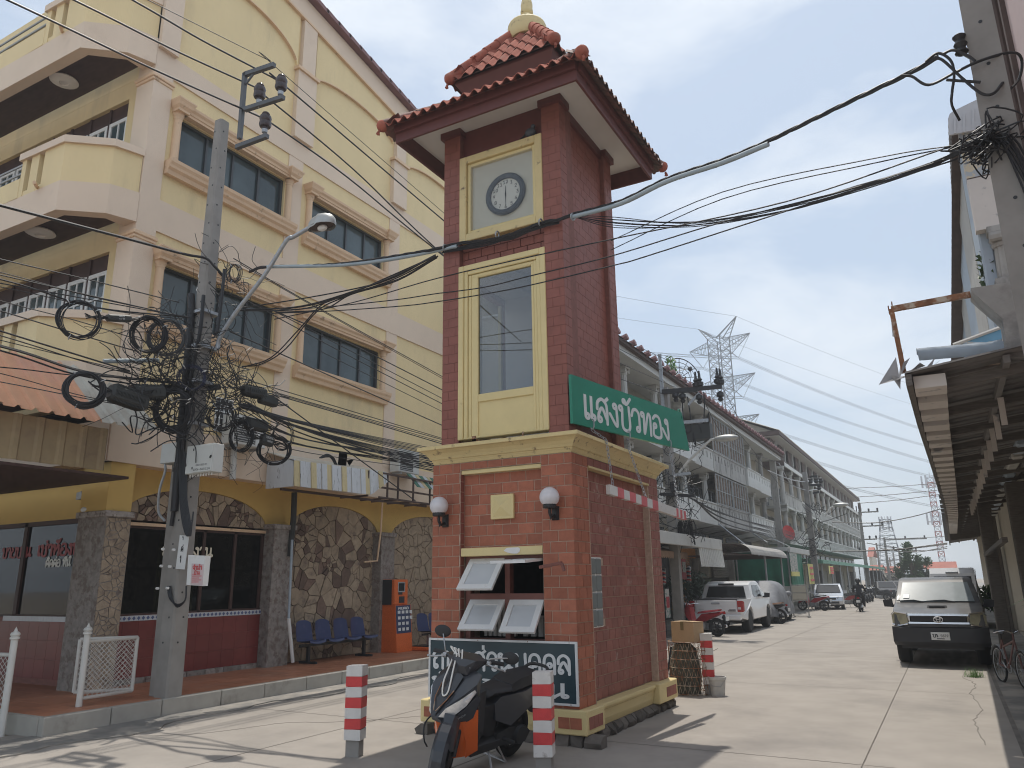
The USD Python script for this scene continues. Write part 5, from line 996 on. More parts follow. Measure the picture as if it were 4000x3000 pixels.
c = at(16, 915, 290, D=6.9); m = MB(); m.lathe([(.03, -.1), (.055, -.08), (.035, -.04), (.055, 0), (.035, .04), (.055, .08), (.03, .1)], c, 12); obj('insulator', m, 'black_metal', right_pole, smooth=40)
m = MB()
for dz in (-.09, .1): m.bar(c + [0, 0, dz], np.append(pc - s_ * .08, c[2] + dz - .05), .016)
obj('insulator_bracket', m, 'galv', right_pole)
kx = at(37, 700, 200, Y=-1.0)[0]; pk = thing('pink_building', 'pink plastered building at the right edge behind the concrete pole', 'building', (kx + 2, -3, 0))
m = MB(); m.box(kx, -9, 0, kx + 6, -.9, 12); obj('wall', m, 'pink_wall', pk)
m = MB(); m.tube([(kx - .06, -1.0, 4), (kx - .06, -1.0, 11)], .05, 8); m.box(kx - .05, -1.25, 4.5, kx, -1.15, 11); obj('downpipe', m, 'row_brown', pk)
Yb = -1.15; P = [at(17, a, b, Y=Yb) for a, b in ((890, 372), (1207, 325), (1300, 320), (1300, 770), (1105, 775), (1075, 550), (895, 390))]
m = MB().ext(Polygon([(p[0], p[2]) for p in P]), (0, Yb, 0), (1, 0, 0), (0, 0, 1), (0, 1, 0), -.18, .18); obj('concrete_corbel', m, 'bare_concrete', pk)
fr = thing('rusty_frame', 'rusty empty steel frame sticking out from the grey concrete corbel', 'frame', at(17, 425, 465, Y=Yb)); a, b = at(17, 890, 378, Y=Yb), at(17, 425, 465, Y=Yb); m = MB(); m.bar(a, b, .05, .06); obj('bar', m, 'rust', fr)
c = at(17, 500, 840, Y=Yb); m = MB(); m.bar(b, c, .045, .05); obj('bar', m, 'rust', fr); m = MB()
for q_ in ((410, 470), (415, 495), (430, 445)): p = at(17, *q_, Y=Yb); m.bar(p, p + [.0, 0, .05], .012)
obj('bolt', m, 'rust', fr, kind='stuff'); m = MB(); m.add([at(17, 425, 545, Y=Yb - .02), at(17, 445, 570, Y=Yb - .02), at(17, 460, 635, Y=Yb - .02), at(17, 432, 625, Y=Yb - .02)], [[0, 1, 2, 3]]); obj('torn_strip', m, 'sheet_grey', fr)
g_ = thing('metal_gutter', 'dented blue grey sheet metal gutter over the canopy end', 'gutter', at(17, 570, 700, Y=Yb)); p = [at(17, a, b, Y=Yb + .1) for a, b in ((570, 695), (1100, 650), (1103, 725), (590, 768))]; m = MB(); V = []
for k in range(12): t_ = k / 11; V += [p[0] + (p[1] - p[0]) * t_, (p[0] + (p[1] - p[0]) * t_ + p[3] + (p[2] - p[3]) * t_) / 2 + [0, -.05 - .02 * math.sin(k * 1.9), 0], p[3] + (p[2] - p[3]) * t_]
m.add(V, [[k * 3 + j, k * 3 + j + 1, k * 3 + 4 + j, k * 3 + 3 + j] for k in range(11) for j in range(2)]); V2 = [v + np.array([0, .3, .0]) for v in p[:2]]; m.add([p[0], p[1], V2[1], V2[0]], [[0, 1, 2, 3]]); obj('sheet', m, 'blue_grey', g_, smooth=60)
m = MB(); m.tube([at(17, 685, 812, Y=Yb + .1), at(17, 1105, 768, Y=Yb + .1)], .03, 8); obj('tube', m, 'rust', g_)
p = at(17, 540, 830, Y=Yb); m = MB(); r = np.random.default_rng(4)
for k in range(9): q_ = p + r.normal(size=3) * [.1, .05, .06]; m.add([q_, q_ + r.normal(size=3) * .12, q_ + r.normal(size=3) * .12, q_ + r.normal(size=3) * .1], [[0, 1, 2], [0, 2, 3], [2, 1, 0]])
obj('torn_flashing', m, 'sheet_grey', g_, kind='stuff')
CZ_ = 3.72; cp = thing('street_canopy', 'long corrugated canopy over the right pavement seen from below', 'canopy', (5.5, -1.2, CZ_))
edge = [(4.80, -1.6), (4.82, .8), (4.89, 5.2), (4.98, 11.4), (5.05, 18), (5.1, 30), (5.15, 46)]
for k in range(len(edge) - 1):
 (xa, ya), (xb, yb) = edge[k], edge[k + 1]; n = max(1, int((yb - ya) / .28))
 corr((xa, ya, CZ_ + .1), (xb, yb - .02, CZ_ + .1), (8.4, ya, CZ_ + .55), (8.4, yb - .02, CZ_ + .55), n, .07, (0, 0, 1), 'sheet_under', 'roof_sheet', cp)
 m = MB(); m.bar((xa + .03, ya, CZ_ + .03), (xb + .03, yb, CZ_ + .03), .06, .12); obj('edge_beam', m, 'old_timber', cp)
for y in np.arange(-1.5, 30, .78):
 xe = float(np.interp(y, [e[1] for e in edge], [e[0] for e in edge])); m = MB(); m.box(xe + .07, y, CZ_ - .05, xe + .36, y + .42, CZ_ + .08); obj('box_bracket', m, 'cracked_pale', cp)
for k, y in enumerate(np.arange(-1.2, 40, 1.6)):
 m = MB(); m.bar((4.95, y, CZ_ + .0), (8.4, y, CZ_ + .42), .07, .1); obj('rafter', m, 'old_timber', cp)
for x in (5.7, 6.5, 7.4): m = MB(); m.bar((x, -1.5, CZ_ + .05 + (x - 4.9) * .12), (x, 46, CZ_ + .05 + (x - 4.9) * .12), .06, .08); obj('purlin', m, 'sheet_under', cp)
for y in np.arange(.2, 16, 1.1): m = MB(); m.bar((5.72, y, CZ_ + .1), (5.72, y + .05, CZ_ - .22), .06, .06); obj('hanger', m, 'cracked_pale', cp)
m = MB(); m.bar(at(28, 900, 20, X=5.9), at(28, 690, 190, X=5.9), .09, .09); obj('strut', m, 'old_timber', cp)
rh = thing('right_shophouse', 'tall shophouse with peeling paint and a corrugated eave beyond the canopy on the right', 'building', (6.6, 4.8, 0)); zE = 9.8
ex = at(16, 835, 780, Z=zE); x0, y0 = ex[0], ex[1]
corr((x0, y0 + .1, zE), (x0 + .8, 45, zE), (x0 + 4, y0 + .1, zE + 1.4), (x0 + 4.8, 45, zE + 1.4), 170, .05, (0, 0, 1), 'sheet_grey', 'roof', rh)
m = MB(); V = []; P = [at(37, a, b, Y=y0) for a, b in ((138, 1018), (125, 870), (140, 825), (175, 795), (450, 662), (560, 600), (700, 540), (700, 915), (510, 945))]
m.ext(Polygon([(p[0], p[2]) for p in P]), (0, y0, 0), (1, 0, 0), (0, 0, 1), (0, 1, 0), -.02, .02); obj('gable_flashing', m, 'sheet_grey', rh)
m = MB()
for q_ in range(6): a = at(37, 190 + q_ * 85, 1000 - q_ * 14, Y=y0 - .03); b = at(37, 190 + q_ * 85, 850 - q_ * 40, Y=y0 - .03); m.bar(a, b, .03, .03)
obj('flashing_rib', m, 'sheet_grey', rh, kind='stuff')
m = MB(); m.box(x0 + .06, y0 + .04, zE - .05, x0 + 4, 45, zE - .0); obj('soffit', m, 'row_brown', rh)
wx = at(37, 300, 1450, Y=y0 + .5)[0]; zt = at(37, 300, 1200, Y=y0 + .5)[2]; zl = at(37, 450, 1420, Y=y0 + .5)[2]; zb = at(17, 1000, 0, Y=y0 + .5)[2]
m = MB(); m.box(wx, y0 + .4, zl + .03, wx + 4, y0 + .6, zE - .02); obj('fascia_wall', m, 'peeling', rh)
m = MB(); m.box(wx, y0 + .402, zl + .005, wx + 4, y0 + .598, zl + .03); obj('groove', m, 'row_brown', rh)
m = MB(); m.box(wx, y0 + .4, zb, wx + 4, y0 + .6, zl + .005); obj('fascia_wall', m, 'cracked_pale', rh)
for i, (a, w) in enumerate(((.6, 1.2), (2.2, 2.6), (5.2, 3), (8.6, 3.2), (12.2, 3.4), (16, 4), (20.5, 9), (30, 14))): m = MB(); xx = wx + .02 + .018 * a; m.bbox(xx, y0 + a, 3.9, xx + .2, y0 + a + w - .1, zE - .05, .03); obj('facade_panel', m, ('blue_grey', 'row_white')[i % 2], rh)
m = MB(); m.box(wx + .5, y0 + .7, 0, wx + 6, 45, zE - .1); obj('wall', m, 'row_cream', rh)
c = at(17, 1095, 170, Y=y0 + .55); column(rh, c[0], y0 + .55, at(17, 1130, 330, Y=y0 + .55)[2], zb, 'row_grey', .16)
m = MB(); m.box(wx + .1, y0 + .3, 4.6, wx + 4, y0 + .65, at(17, 1130, 335, Y=y0 + .4)[2]); obj('balcony_wall', m, 'row_grey', rh)
m = MB(); q_ = [at(17, a, b, Y=y0 + 1.6) for a, b in ((968, 150), (1035, 130), (1055, 300), (1000, 345))]; m.add(q_, [[0, 1, 2, 3]]); obj('shutter_leaf', m, 'row_cream', rh)
p = at(17, 1070, 230, Y=y0 + .9); t = thing('balcony_plant', 'green plant behind the fluted column of the upper balcony on the right', 'plant', p - [0, 0, .6]); m = MB(); leaves(m, p, (.35, .3, .7), 420, .12, 9); p2 = at(17, 1180, 250, Y=y0 + .9); leaves(m, p2, (.25, .3, .6), 250, .12, 10); obj('foliage', m, 'foliage', t); m = MB(); m.tube([p - [0, 0, .8], p + [0, 0, .3]], .02, 5); obj('stem', m, 'bark', t)
p = [at(17, a, b, Y=y0 - 1.5) for a, b in ((860, 655), (1075, 575), (1075, 640), (980, 660))]; t = thing('blue_awning', 'sky blue awning strip with pale pipe behind the gutter on the right', 'awning', p[0]); m = MB(); m.add(p, [[0, 1, 2, 3]]); m.add([v + [0, 1.2, .05] for v in p], [[3, 2, 1, 0]]); obj('cloth', m, 'sky_tarp', t); m = MB(); m.tube([at(17, 790, 675, Y=y0 - 1.5), at(17, 1075, 570, Y=y0 - 1.5)], .03, 6); obj('pipe', m, 'row_clean', t)
us = thing('right_shops', 'dark shop fronts and timber posts under the canopy on the right', 'building', (8.4, 5, 0))
m = MB(); m.box(8.3, -.9, 0, 8.4, 12, 4.2); obj('shop_wall', m, 'inside', us); m = MB(); m.box(8.3, 14.5, 0, 8.4, 46, 4.2); obj('shop_wall', m, 'inside', us)
for x, y, w in ((5.85, 15.2, .32), (6.25, 9.8, .45), (6.9, 6.6, .4), (6.2, 21, .35), (6.3, 28, .35), (7.2, 3.4, .3)): m = MB(); m.bbox(x, y, 0, x + w, y + w, 3.8, .02); obj('post', m, 'old_timber', us)
m = MB(); m.box(6.75, 9.9, 0, 8.4, 10.0, 3.6); obj('partition', m, 'old_timber', us)
t = thing('pavement_rail', 'pale pipe railing seen in the light gap under the canopy', 'railing', (6.6, 30, 0)); m = MB()
for z in (.7, 1.15, 1.6): m.tube([(6.3, 26, z), (8.5, 26, z)], .06, 6)
for x in (6.4, 7.4, 8.4): m.tube([(x, 26, 0), (x, 26, 1.7)], .07, 6)
obj('pipes', m, 'row_white', t)
p = g0 = at(28, 770, 560, Y=24.); t = thing('roadside_bush', 'small yellow green bush in the light gap under the canopy', 'bush', (p[0], 24, 0)); m = MB(); leaves(m, (p[0], 24, 1.0), (.8, .5, .5), 500, .12, 14); obj('foliage', m, 'plant_green', t); m = MB(); m.tube([(p[0], 24, 0), (p[0], 24, 1)], .04, 5); obj('stem', m, 'bark', t)
t = thing('spiky_plant', 'tall plant with long narrow green leaves at the right edge by the bicycle', 'plant', (6.0, 1.2, 0)); m = MB(); r = np.random.default_rng(3)
for (cx, cy, z0, nl) in ((6.0, 1.4, 1.35, 26), (6.12, 1.0, .85, 30), (5.98, .7, .55, 26), (6.15, .3, 1.1, 24)):
 for k in range(nl):
  a = r.uniform(0, 2 * math.pi); L = r.uniform(.25, .5); up = r.uniform(.2, 1.); p0 = np.array([cx, cy, z0]) + r.normal(size=3) * .03; e = np.array([math.cos(a), math.sin(a), 0]); s = np.array([-math.sin(a), math.cos(a), 0]) * .02
  p1 = p0 + e * L * .5 + [0, 0, L * .5 * up]; p2 = p0 + e * L + [0, 0, L * (.5 * up - .25)]; m.add([p0 - s * .5, p0 + s * .5, p1 + s, p1 - s, p2], [[0, 1, 2], [0, 2, 3], [3, 2, 4]])
obj('leaf_tuft', m, 'plant_green', t, kind='stuff'); m = MB()
for cx, cy, z in ((6.0, 1.4, 1.35), (6.12, 1., .85), (5.98, .7, .55), (6.15, .3, 1.1)): m.tube([(cx, cy, 0), (cx, cy, z)], .022, 6)
obj('stem', m, 'bark', t); m = MB(); m.lathe([(.16, 0), (.22, .28), (.2, .28)], (6.05, .9, 0), 14); obj('pot', m, 'old_timber', t)
t = thing('weed_tuft', 'small dry weed growing at the pavement edge beside the dark pickup', 'weed', at(18, 1010, 1070, Z=0.)); c = at(18, 1010, 1070, Z=0.); m = MB(); r = np.random.default_rng(5)
for k in range(120): a = r.uniform(0, 6.28); L = r.uniform(.05, .2); p0 = c + np.append(r.normal(size=2) * .07, 0); e = np.array([math.cos(a), math.sin(a), 0]); s = np.array([-e[1], e[0], 0]) * .006; m.add([p0 - s, p0 + s, p0 + e * L * .6 + [0, 0, L]], [[0, 1, 2]])
obj('blades', m, 'plant_green', t, kind='stuff')
def wheel(m_t, m_r, c, R, axis, tr=.02):
 m_t.torus(c, R, tr, axis, 30, 8); w = unit(axis); u = unit(np.cross(w, [0, 0, 1])); v = np.cross(w, u); c = np.asarray(c, float)
 m_r.torus(c, R - tr * 1.3, .008, axis, 28, 5); m_r.tube([c - w * .04, c + w * .04], .02, 8)
 for k in range(16): a = k * math.pi / 8; m_r.tube([c + w * .02 * (-1) ** k, c + (math.cos(a) * u + math.sin(a) * v) * (R - tr)], .0025, 3, cap=False)
wa, wb = at(28, 875, 1555, Z=.004), at(28, 1090, 1625, Z=.004); ba = unit(np.append((wb - wa)[:2], 0)); R_ = .29
wb = wa + ba * 1.02; bx = np.array([-ba[1], ba[0], 0]); bk = thing('bicycle', 'old rusty brown bicycle leaning in the canopy shade at the right edge', 'bicycle', (wa + wb) / 2)
for nm, w_ in (('rear_wheel', wa), ('front_wheel', wb)):
 mt_, mr = MB(), MB(); wheel(mt_, mr, w_ + [0, 0, R_], R_, bx); g = _path(bk, nm); UsdGeom.Xform.Define(stage, g); ORG[g] = ORG[bk]; obj('tyre', mt_, 'tyre', g, smooth=True); obj('rim', mr, 'galv', g)
m = MB(); A, B = wa + [0, 0, R_], wb + [0, 0, R_]; bb = wa + ba * .42 + [0, 0, R_ - .02]; st_ = wa + ba * .28 + [0, 0, .72]; hd = wb - ba * .2 + [0, 0, .74]
for p, q_ in ((A, bb), (A, st_), (bb, st_), (bb, hd), (st_ - [0, 0, .12], hd), (hd, B), (hd, hd + [0, 0, .12])): m.tube([p, q_], .017, 6)
obj('frame', m, 'bike_frame', bk); m = MB(); c = st_ + [0, 0, .1]; m.hull([c + ba * a + bx * b + [0, 0, z] for a, b, z in ((-.13, .07, 0), (-.13, -.07, 0), (.13, .015, 0), (.13, -.015, 0), (-.12, .06, .05), (-.12, -.06, .05), (.1, 0, .03))]); m.tube([st_, c], .012, 6); obj('saddle', m, 'black_metal', bk)
m = MB(); m.tube(curve([hd + [0, 0, .12] + bx * .26 - ba * .1, hd + [0, 0, .16] + bx * .12, hd + [0, 0, .12], hd + [0, 0, .16] - bx * .12, hd + [0, 0, .12] - bx * .26 - ba * .1], 4), .012, 6); obj('handlebar', m, 'chrome', bk)
for c0 in (A, B):
 m = MB(); V = []
 for k in range(13): a = math.radians(20 + k * 11.5); V += [c0 + ba * math.cos(a) * (R_ + .04) + [0, 0, math.sin(a) * (R_ + .04)] + bx * s for s in (-.025, .025)]
 m.add(V, [[2 * k, 2 * k + 1, 2 * k + 3, 2 * k + 2] for k in range(12)]); obj('mudguard', m, 'galv', bk)
m = MB(); m.torus(bb, .08, .008, bx, 20, 5); m.tube([bb + bx * .05, bb + bx * .05 + ba * .12 - [0, 0, .1]], .01, 5); m.tube([bb - bx * .05, bb - bx * .05 - ba * .12 + [0, 0, .1]], .01, 5); obj('crank', m, 'galv', bk)
# ------------------------------------------------------------------ far things
def pole(px, py, ptop, D, lab, arms=(), w=.13, name='utility_pole', group=None):
 b = at(px[0], px[1], px[2], D=D); tz = at(ptop[0], ptop[1], ptop[2], D=D)[2]; t = thing(name, lab, 'utility pole', (b[0], b[1], 0), group=group)
 m = MB(); m.hexa([(b[0] + sx * w, b[1] + sy * w, 0) for sx, sy in ((-1, -1), (1, -1), (1, 1), (-1, 1))] + [(b[0] + sx * w * .65, b[1] + sy * w * .65, tz) for sx, sy in ((-1, -1), (1, -1), (1, 1), (-1, 1))]); obj('shaft', m, 'pole_concrete', t)
 for z, x0, x1 in arms:
  m = MB(); m.box(b[0] + x0, b[1] - .2, tz + z - .07, b[0] + x1, b[1] - .1, tz + z + .07); obj('crossarm', m, 'pole_concrete', t)
  m = MB()
  for x in ((x0 * .9, x1 * .9) if x0 < 0 else (x1 * .5, x1 * .95)): m.lathe([(.06, 0), (.11, .08), (.07, .16), (.11, .24), (.05, .32)], (b[0] + x, b[1] - .15, tz + z + .07), 8)
  obj('insulator', m, 'black_metal', t, kind='stuff')
 return t
fp = 'poles at the far end of the street'
pole((36, 490, 1300), 0, (36, 447, 545), 92, 'tall pole with stepped crossarms at the far end of the four storey block', ((-.1, 0, 1.9), (-1.6, 0, 2.2), (-3., 0, 1.4), (-4.2, -.5, 3.2)), .2)
pole((36, 690, 1390), 0, (36, 650, 1000), 120, 'short bare pole left of the lattice mast at the street end', ((-4.2, -.3, 2.2), (-6.3, -.8, 2.6)), .16)
pole((36, 815, 1400), 0, (36, 742, 920), 105, 'pole with a wide three insulator crossarm in front of the lattice mast', ((-.3, 0, 4.6), (-6.9, -3.8, .8)), .17)
pole((36, 852, 1400), 0, (36, 830, 1205), 150, 'slim low pole right of the lattice mast foot', ((-.6, -.6, .6),), .16)
pole((36, 915, 1400), 0, (36, 887, 1135), 135, 'slim pole just left of the far tree', ((-3.8, -1.4, 1.4),), .16)
pole((36, 1003, 1400), 0, (36, 972, 1090), 118, 'pole partly hidden by the far tree', ((-.3, 0, 2.2), (-1.2, 0, 2.)), .16)
def mast(c, base, top, D, w0, w1, lab, mats, guys=False, n=16):
 b, tz = at(c, *base, D=D), at(c, *top, D=D)[2]; t = thing('telecom_mast', lab, 'mast', (b[0], b[1], 0)); ms = [MB(), MB()]
 for k in range(n):
  z0, z1 = tz * k / n, tz * (k + 1) / n; a0, a1 = w0 + (w1 - w0) * k / n, w0 + (w1 - w0) * (k + 1) / n; cs = ((-1, -1), (1, -1), (1, 1), (-1, 1)); m = ms[k % 2]
  for i in range(4):
   p, q_ = cs[i], cs[(i + 1) % 4]; m.bar((b[0] + p[0] * a0, b[1] + p[1] * a0, z0), (b[0] + p[0] * a1, b[1] + p[1] * a1, z1), .14); m.bar((b[0] + p[0] * a0, b[1] + p[1] * a0, z0), (b[0] + q_[0] * a1, b[1] + q_[1] * a1, z1), .08); m.bar((b[0] + p[0] * a1, b[1] + p[1] * a1, z1), (b[0] + q_[0] * a1, b[1] + q_[1] * a1, z1), .08)
 obj('lattice', ms[0], mats[0], t, kind='stuff'); obj('lattice', ms[1], mats[1], t, kind='stuff')
 for f in ((.98, .9) if not guys else (.965, .62)):
  m = MB()
  for k in range(6): a = k * math.pi / 3; m.box(b[0] + math.cos(a) * 1.3 - .15, b[1] + math.sin(a) * 1.3 - .15, tz * f - 1., b[0] + math.cos(a) * 1.3 + .15, b[1] + math.sin(a) * 1.3 + .15, tz * f + 1.)
  m.torus((b[0], b[1], tz * f - .5), 1.2, .06, (0, 0, 1), 12, 4); obj('antenna', m, 'mast_white', t, kind='stuff')
 m = MB(); m.tube([(b[0], b[1], tz), (b[0], b[1], tz * 1.05)], .06, 5); obj('spire', m, 'mast_white', t)
mast(36, (1595, 1290), (1410, 60), 150, .45, .45, 'slender red and white telecom mast right of the street end', ('mast_red', 'mast_white'), True, 22)
mast(36, (850, 1310), (780, 660), 210, 3.2, 1.1, 'broad lattice telecom mast above the poles at the street end', ('mast_white', 'lattice_steel'))
def house(c, pts, D, lab, depth=12):
 a, b = at(c, *pts[0], D=D), at(c, *pts[1], D=D); e = at(c, *pts[2], D=D)[2]; r_ = max(a[2], b[2]); t = thing('red_roof_house', lab, 'house', ((a[0] + b[0]) / 2, a[1], 0)); x0, x1 = sorted((a[0], b[0])); m = MB()
 m.add([(x0, a[1], e), (x1, a[1], e), (x1, a[1] + depth / 2, r_ + .3), (x0, a[1] + depth / 2, r_ + .3), (x1, a[1] + depth, e), (x0, a[1] + depth, e)], [[0, 1, 2, 3], [3, 2, 4, 5]]); obj('roof', m, 'far_red_roof', t); m = MB(); m.box(x0 + .3, a[1] + .4, 0, x1 - .3, a[1] + depth - .4, e + .05); obj('wall', m, 'row_cream', t)
house(36, ((500, 1340), (700, 1340), (0, 1400)), 125, 'low red tiled house behind the black shade cloth'); house(36, ((700, 1360), (1000, 1360), (0, 1440)), 140, 'red roofed house behind the poles left of the far tree'); house(36, ((1300, 1300), (1800, 1300), (0, 1400)), 110, 'long red roofed house behind the white van on the right'); house(36, ((490, 1070), (580, 1070), (0, 1210)), 170, 'tall narrow red roofed house beside the end of the four storey block')
def tree(c, ctr, D, R, lab, seed, n=2200, size=.5, mt='foliage'):
 p = at(c, *ctr, D=D); t = thing('leafy_tree', lab, 'tree', (p[0], p[1], 0)); r = np.random.default_rng(seed); m = MB(); b = MB(); b.tube([(p[0], p[1], 0), (p[0] + .1, p[1], p[2] * .5), (p[0], p[1], p[2])], [.3, .22, .1], 7)
 for k in range(15):
  d_ = r.normal(size=3); d_ /= np.linalg.norm(d_); q_ = p + d_ * np.array(R) * r.uniform(.35, .95); leaves(m, q_, np.array(R) * r.uniform(.22, .42), n // 15, size, seed * 31 + k); b.tube([(p[0], p[1], p[2] * r.uniform(.5, .8)), (p + q_) / 2, q_], [.12, .07, .03], 5)
 obj('crown', m, mt, t); obj('trunk', b, 'bark', t)
tree(36, (1150, 1290), 95, (1.7, 1.7, 2.3), 'bright green leafy tree above the dark pickup at the street end', 3, 2600, .17, 'foliage'); tree(36, (1290, 1420), 98, (1.7, 1.5, 1.3), 'lower dark green tree beside the white van roof', 4, 1500, .17, 'foliage_dark'); tree(36, (950, 1500), 120, (2.6, 2, 1.4), 'low tree behind the parasol at the street end', 6, 1200, .2, 'foliage_dark')
azs = lambda c, a, b: (lambda q: math.atan2(q[0], q[1]))(_ray(c, a, b)); els = lambda c, a, b: (lambda q: q[2] / math.hypot(q[0], q[1]))(_ray(c, a, b))
DP = 200.; A0 = math.radians(-13.1); PC = CAM + DP * np.array([math.sin(A0), math.cos(A0), 0]); PC[2] = 0
arm = np.array([-.907, .422, 0]); lin = np.array([.422, .907, 0])
py = thing('transmission_pylon', 'tall steel lattice transmission pylon rising behind the white shophouses', 'pylon', PC); m = MB()
zr = lambda c, a, b, D: CAM[2] + els(c, a, b) * D
lev = [zr(15, 770, 372, 194), zr(15, 800, 660, 194), zr(15, 850, 955, 194)]; top = lev[0] + 1.2
def leg(z): return 2.0 + max(0, (lev[2] + 2 - z)) * .07
nz = 22; zs = np.concatenate([np.linspace(0, lev[2], 8), np.linspace(lev[2], top, 12)[1:]])
for k in range(len(zs) - 1):
 z0, z1 = zs[k], zs[k + 1]; a0, a1 = leg(z0), leg(z1); cs = [(-1, -1), (1, -1), (1, 1), (-1, 1)]
 P = lambda c, a, z: PC + arm * c[0] * a + lin * c[1] * a + np.array([0, 0, z])
 for i in range(4):
  p, q_ = cs[i], cs[(i + 1) % 4]; m.bar(P(p, a0, z0), P(p, a1, z1), .24); m.bar(P(p, a0, z0), P(q_, a1, z1), .11); m.bar(P(q_, a0, z0), P(p, a1, z1), .11); m.bar(P(p, a1, z1), P(q_, a1, z1), .07)
obj('body', m, 'lattice_steel', py, kind='stuff')
tips = {}
for s in (-1, 1):
 for li, z in enumerate(lev):
  m = MB(); tip = PC + arm * s * (10.4 if li else 10.0) + np.array([0, 0, z]); tips[(s, li)] = tip; roots = [PC + arm * s * 2 + lin * q_ * 2 + np.array([0, 0, zz]) for q_ in (-1, 1) for zz in (z + .3, z - 3.4)]
  for r_ in roots: m.bar(r_, tip, .13)
  for f in np.linspace(.12, .88, 6):
   pts = [r_ + (tip - r_) * f for r_ in roots]; pn = [r_ + (tip - r_) * min(f + .12, 1) for r_ in roots]
   for i, j_ in ((0, 1), (2, 3), (0, 2), (1, 3)): m.bar(pts[i], pts[j_], .06); m.bar(pts[i], pn[j_], .06)
  obj('arm', m, 'lattice_steel', py)
 m = MB(); tp = PC + arm * s * 6.3 + np.array([0, 0, top + 4.4]); tips[(s, 'e')] = tp
 for q_ in (-1, 1):
  m.bar(PC + arm * s * 2 + lin * q_ * 2 + [0, 0, top], tp, .2); m.bar(PC + arm * s * .3 + lin * q_ * 1.2 + [0, 0, top], tp, .18)
  for f in (.3, .5, .7, .85): a_ = PC + arm * s * 2 + lin * q_ * 2 + [0, 0, top]; b_ = PC + arm * s * .3 + lin * q_ * 1.2 + [0, 0, top]; m.bar(a_ + (tp - a_) * f, b_ + (tp - b_) * (f - .1), .1)
 obj('earth_peak', m, 'lattice_steel', py)
hang = {}
for (s, li), tip in list(tips.items()):
 if li == 'e': continue
 lo = tip - arm * s * 4.2 + np.array([0, 0, -5.6]); hang[(s, li)] = lo; m = MB(); rt_ = tip - arm * s * 8.0 + np.array([0, 0, -1.8])
 for p in (tip, rt_):
  for k in range(14): f0 = .08 + k * .06; c = p + (lo - p) * f0; m.lathe([(.05, 0), (.17, .05), (.05, .1)], c, 6, unit(lo - p))
  m.tube([p, lo], .04, 4)
 obj('insulator_string', m, 'black_metal', py)
for (s, li), p0 in list(hang.items()) + [((1, 'e'), tips[(1, 'e')]), ((-1, 'e'), tips[(-1, 'e')])]:
 for dirn in (1, -1):
  m = MB(); L = 330. if dirn > 0 else 300.; offs = [(0, 0)] if li == 'e' else [(-.25, -.25), (.25, -.25), (-.25, .25), (.25, .25)]
  for ox, oz in offs: q0 = p0 + arm * ox + np.array([0, 0, oz]); m.tube(sag(q0, q0 + lin * dirn * L + np.array([0, 0, -2]), 10.5 if li != 'e' else 7, 24), .045, 3, cap=False)
  obj('power_line', m, 'lattice_steel', label='thin bundled high voltage line strung from the lattice pylon across the sky' if li != 'e' else 'single thin earth wire strung from a peak of the lattice pylon', cat='power line', group='high voltage lines of the pylon' if li != 'e' else 'earth wires of the pylon')
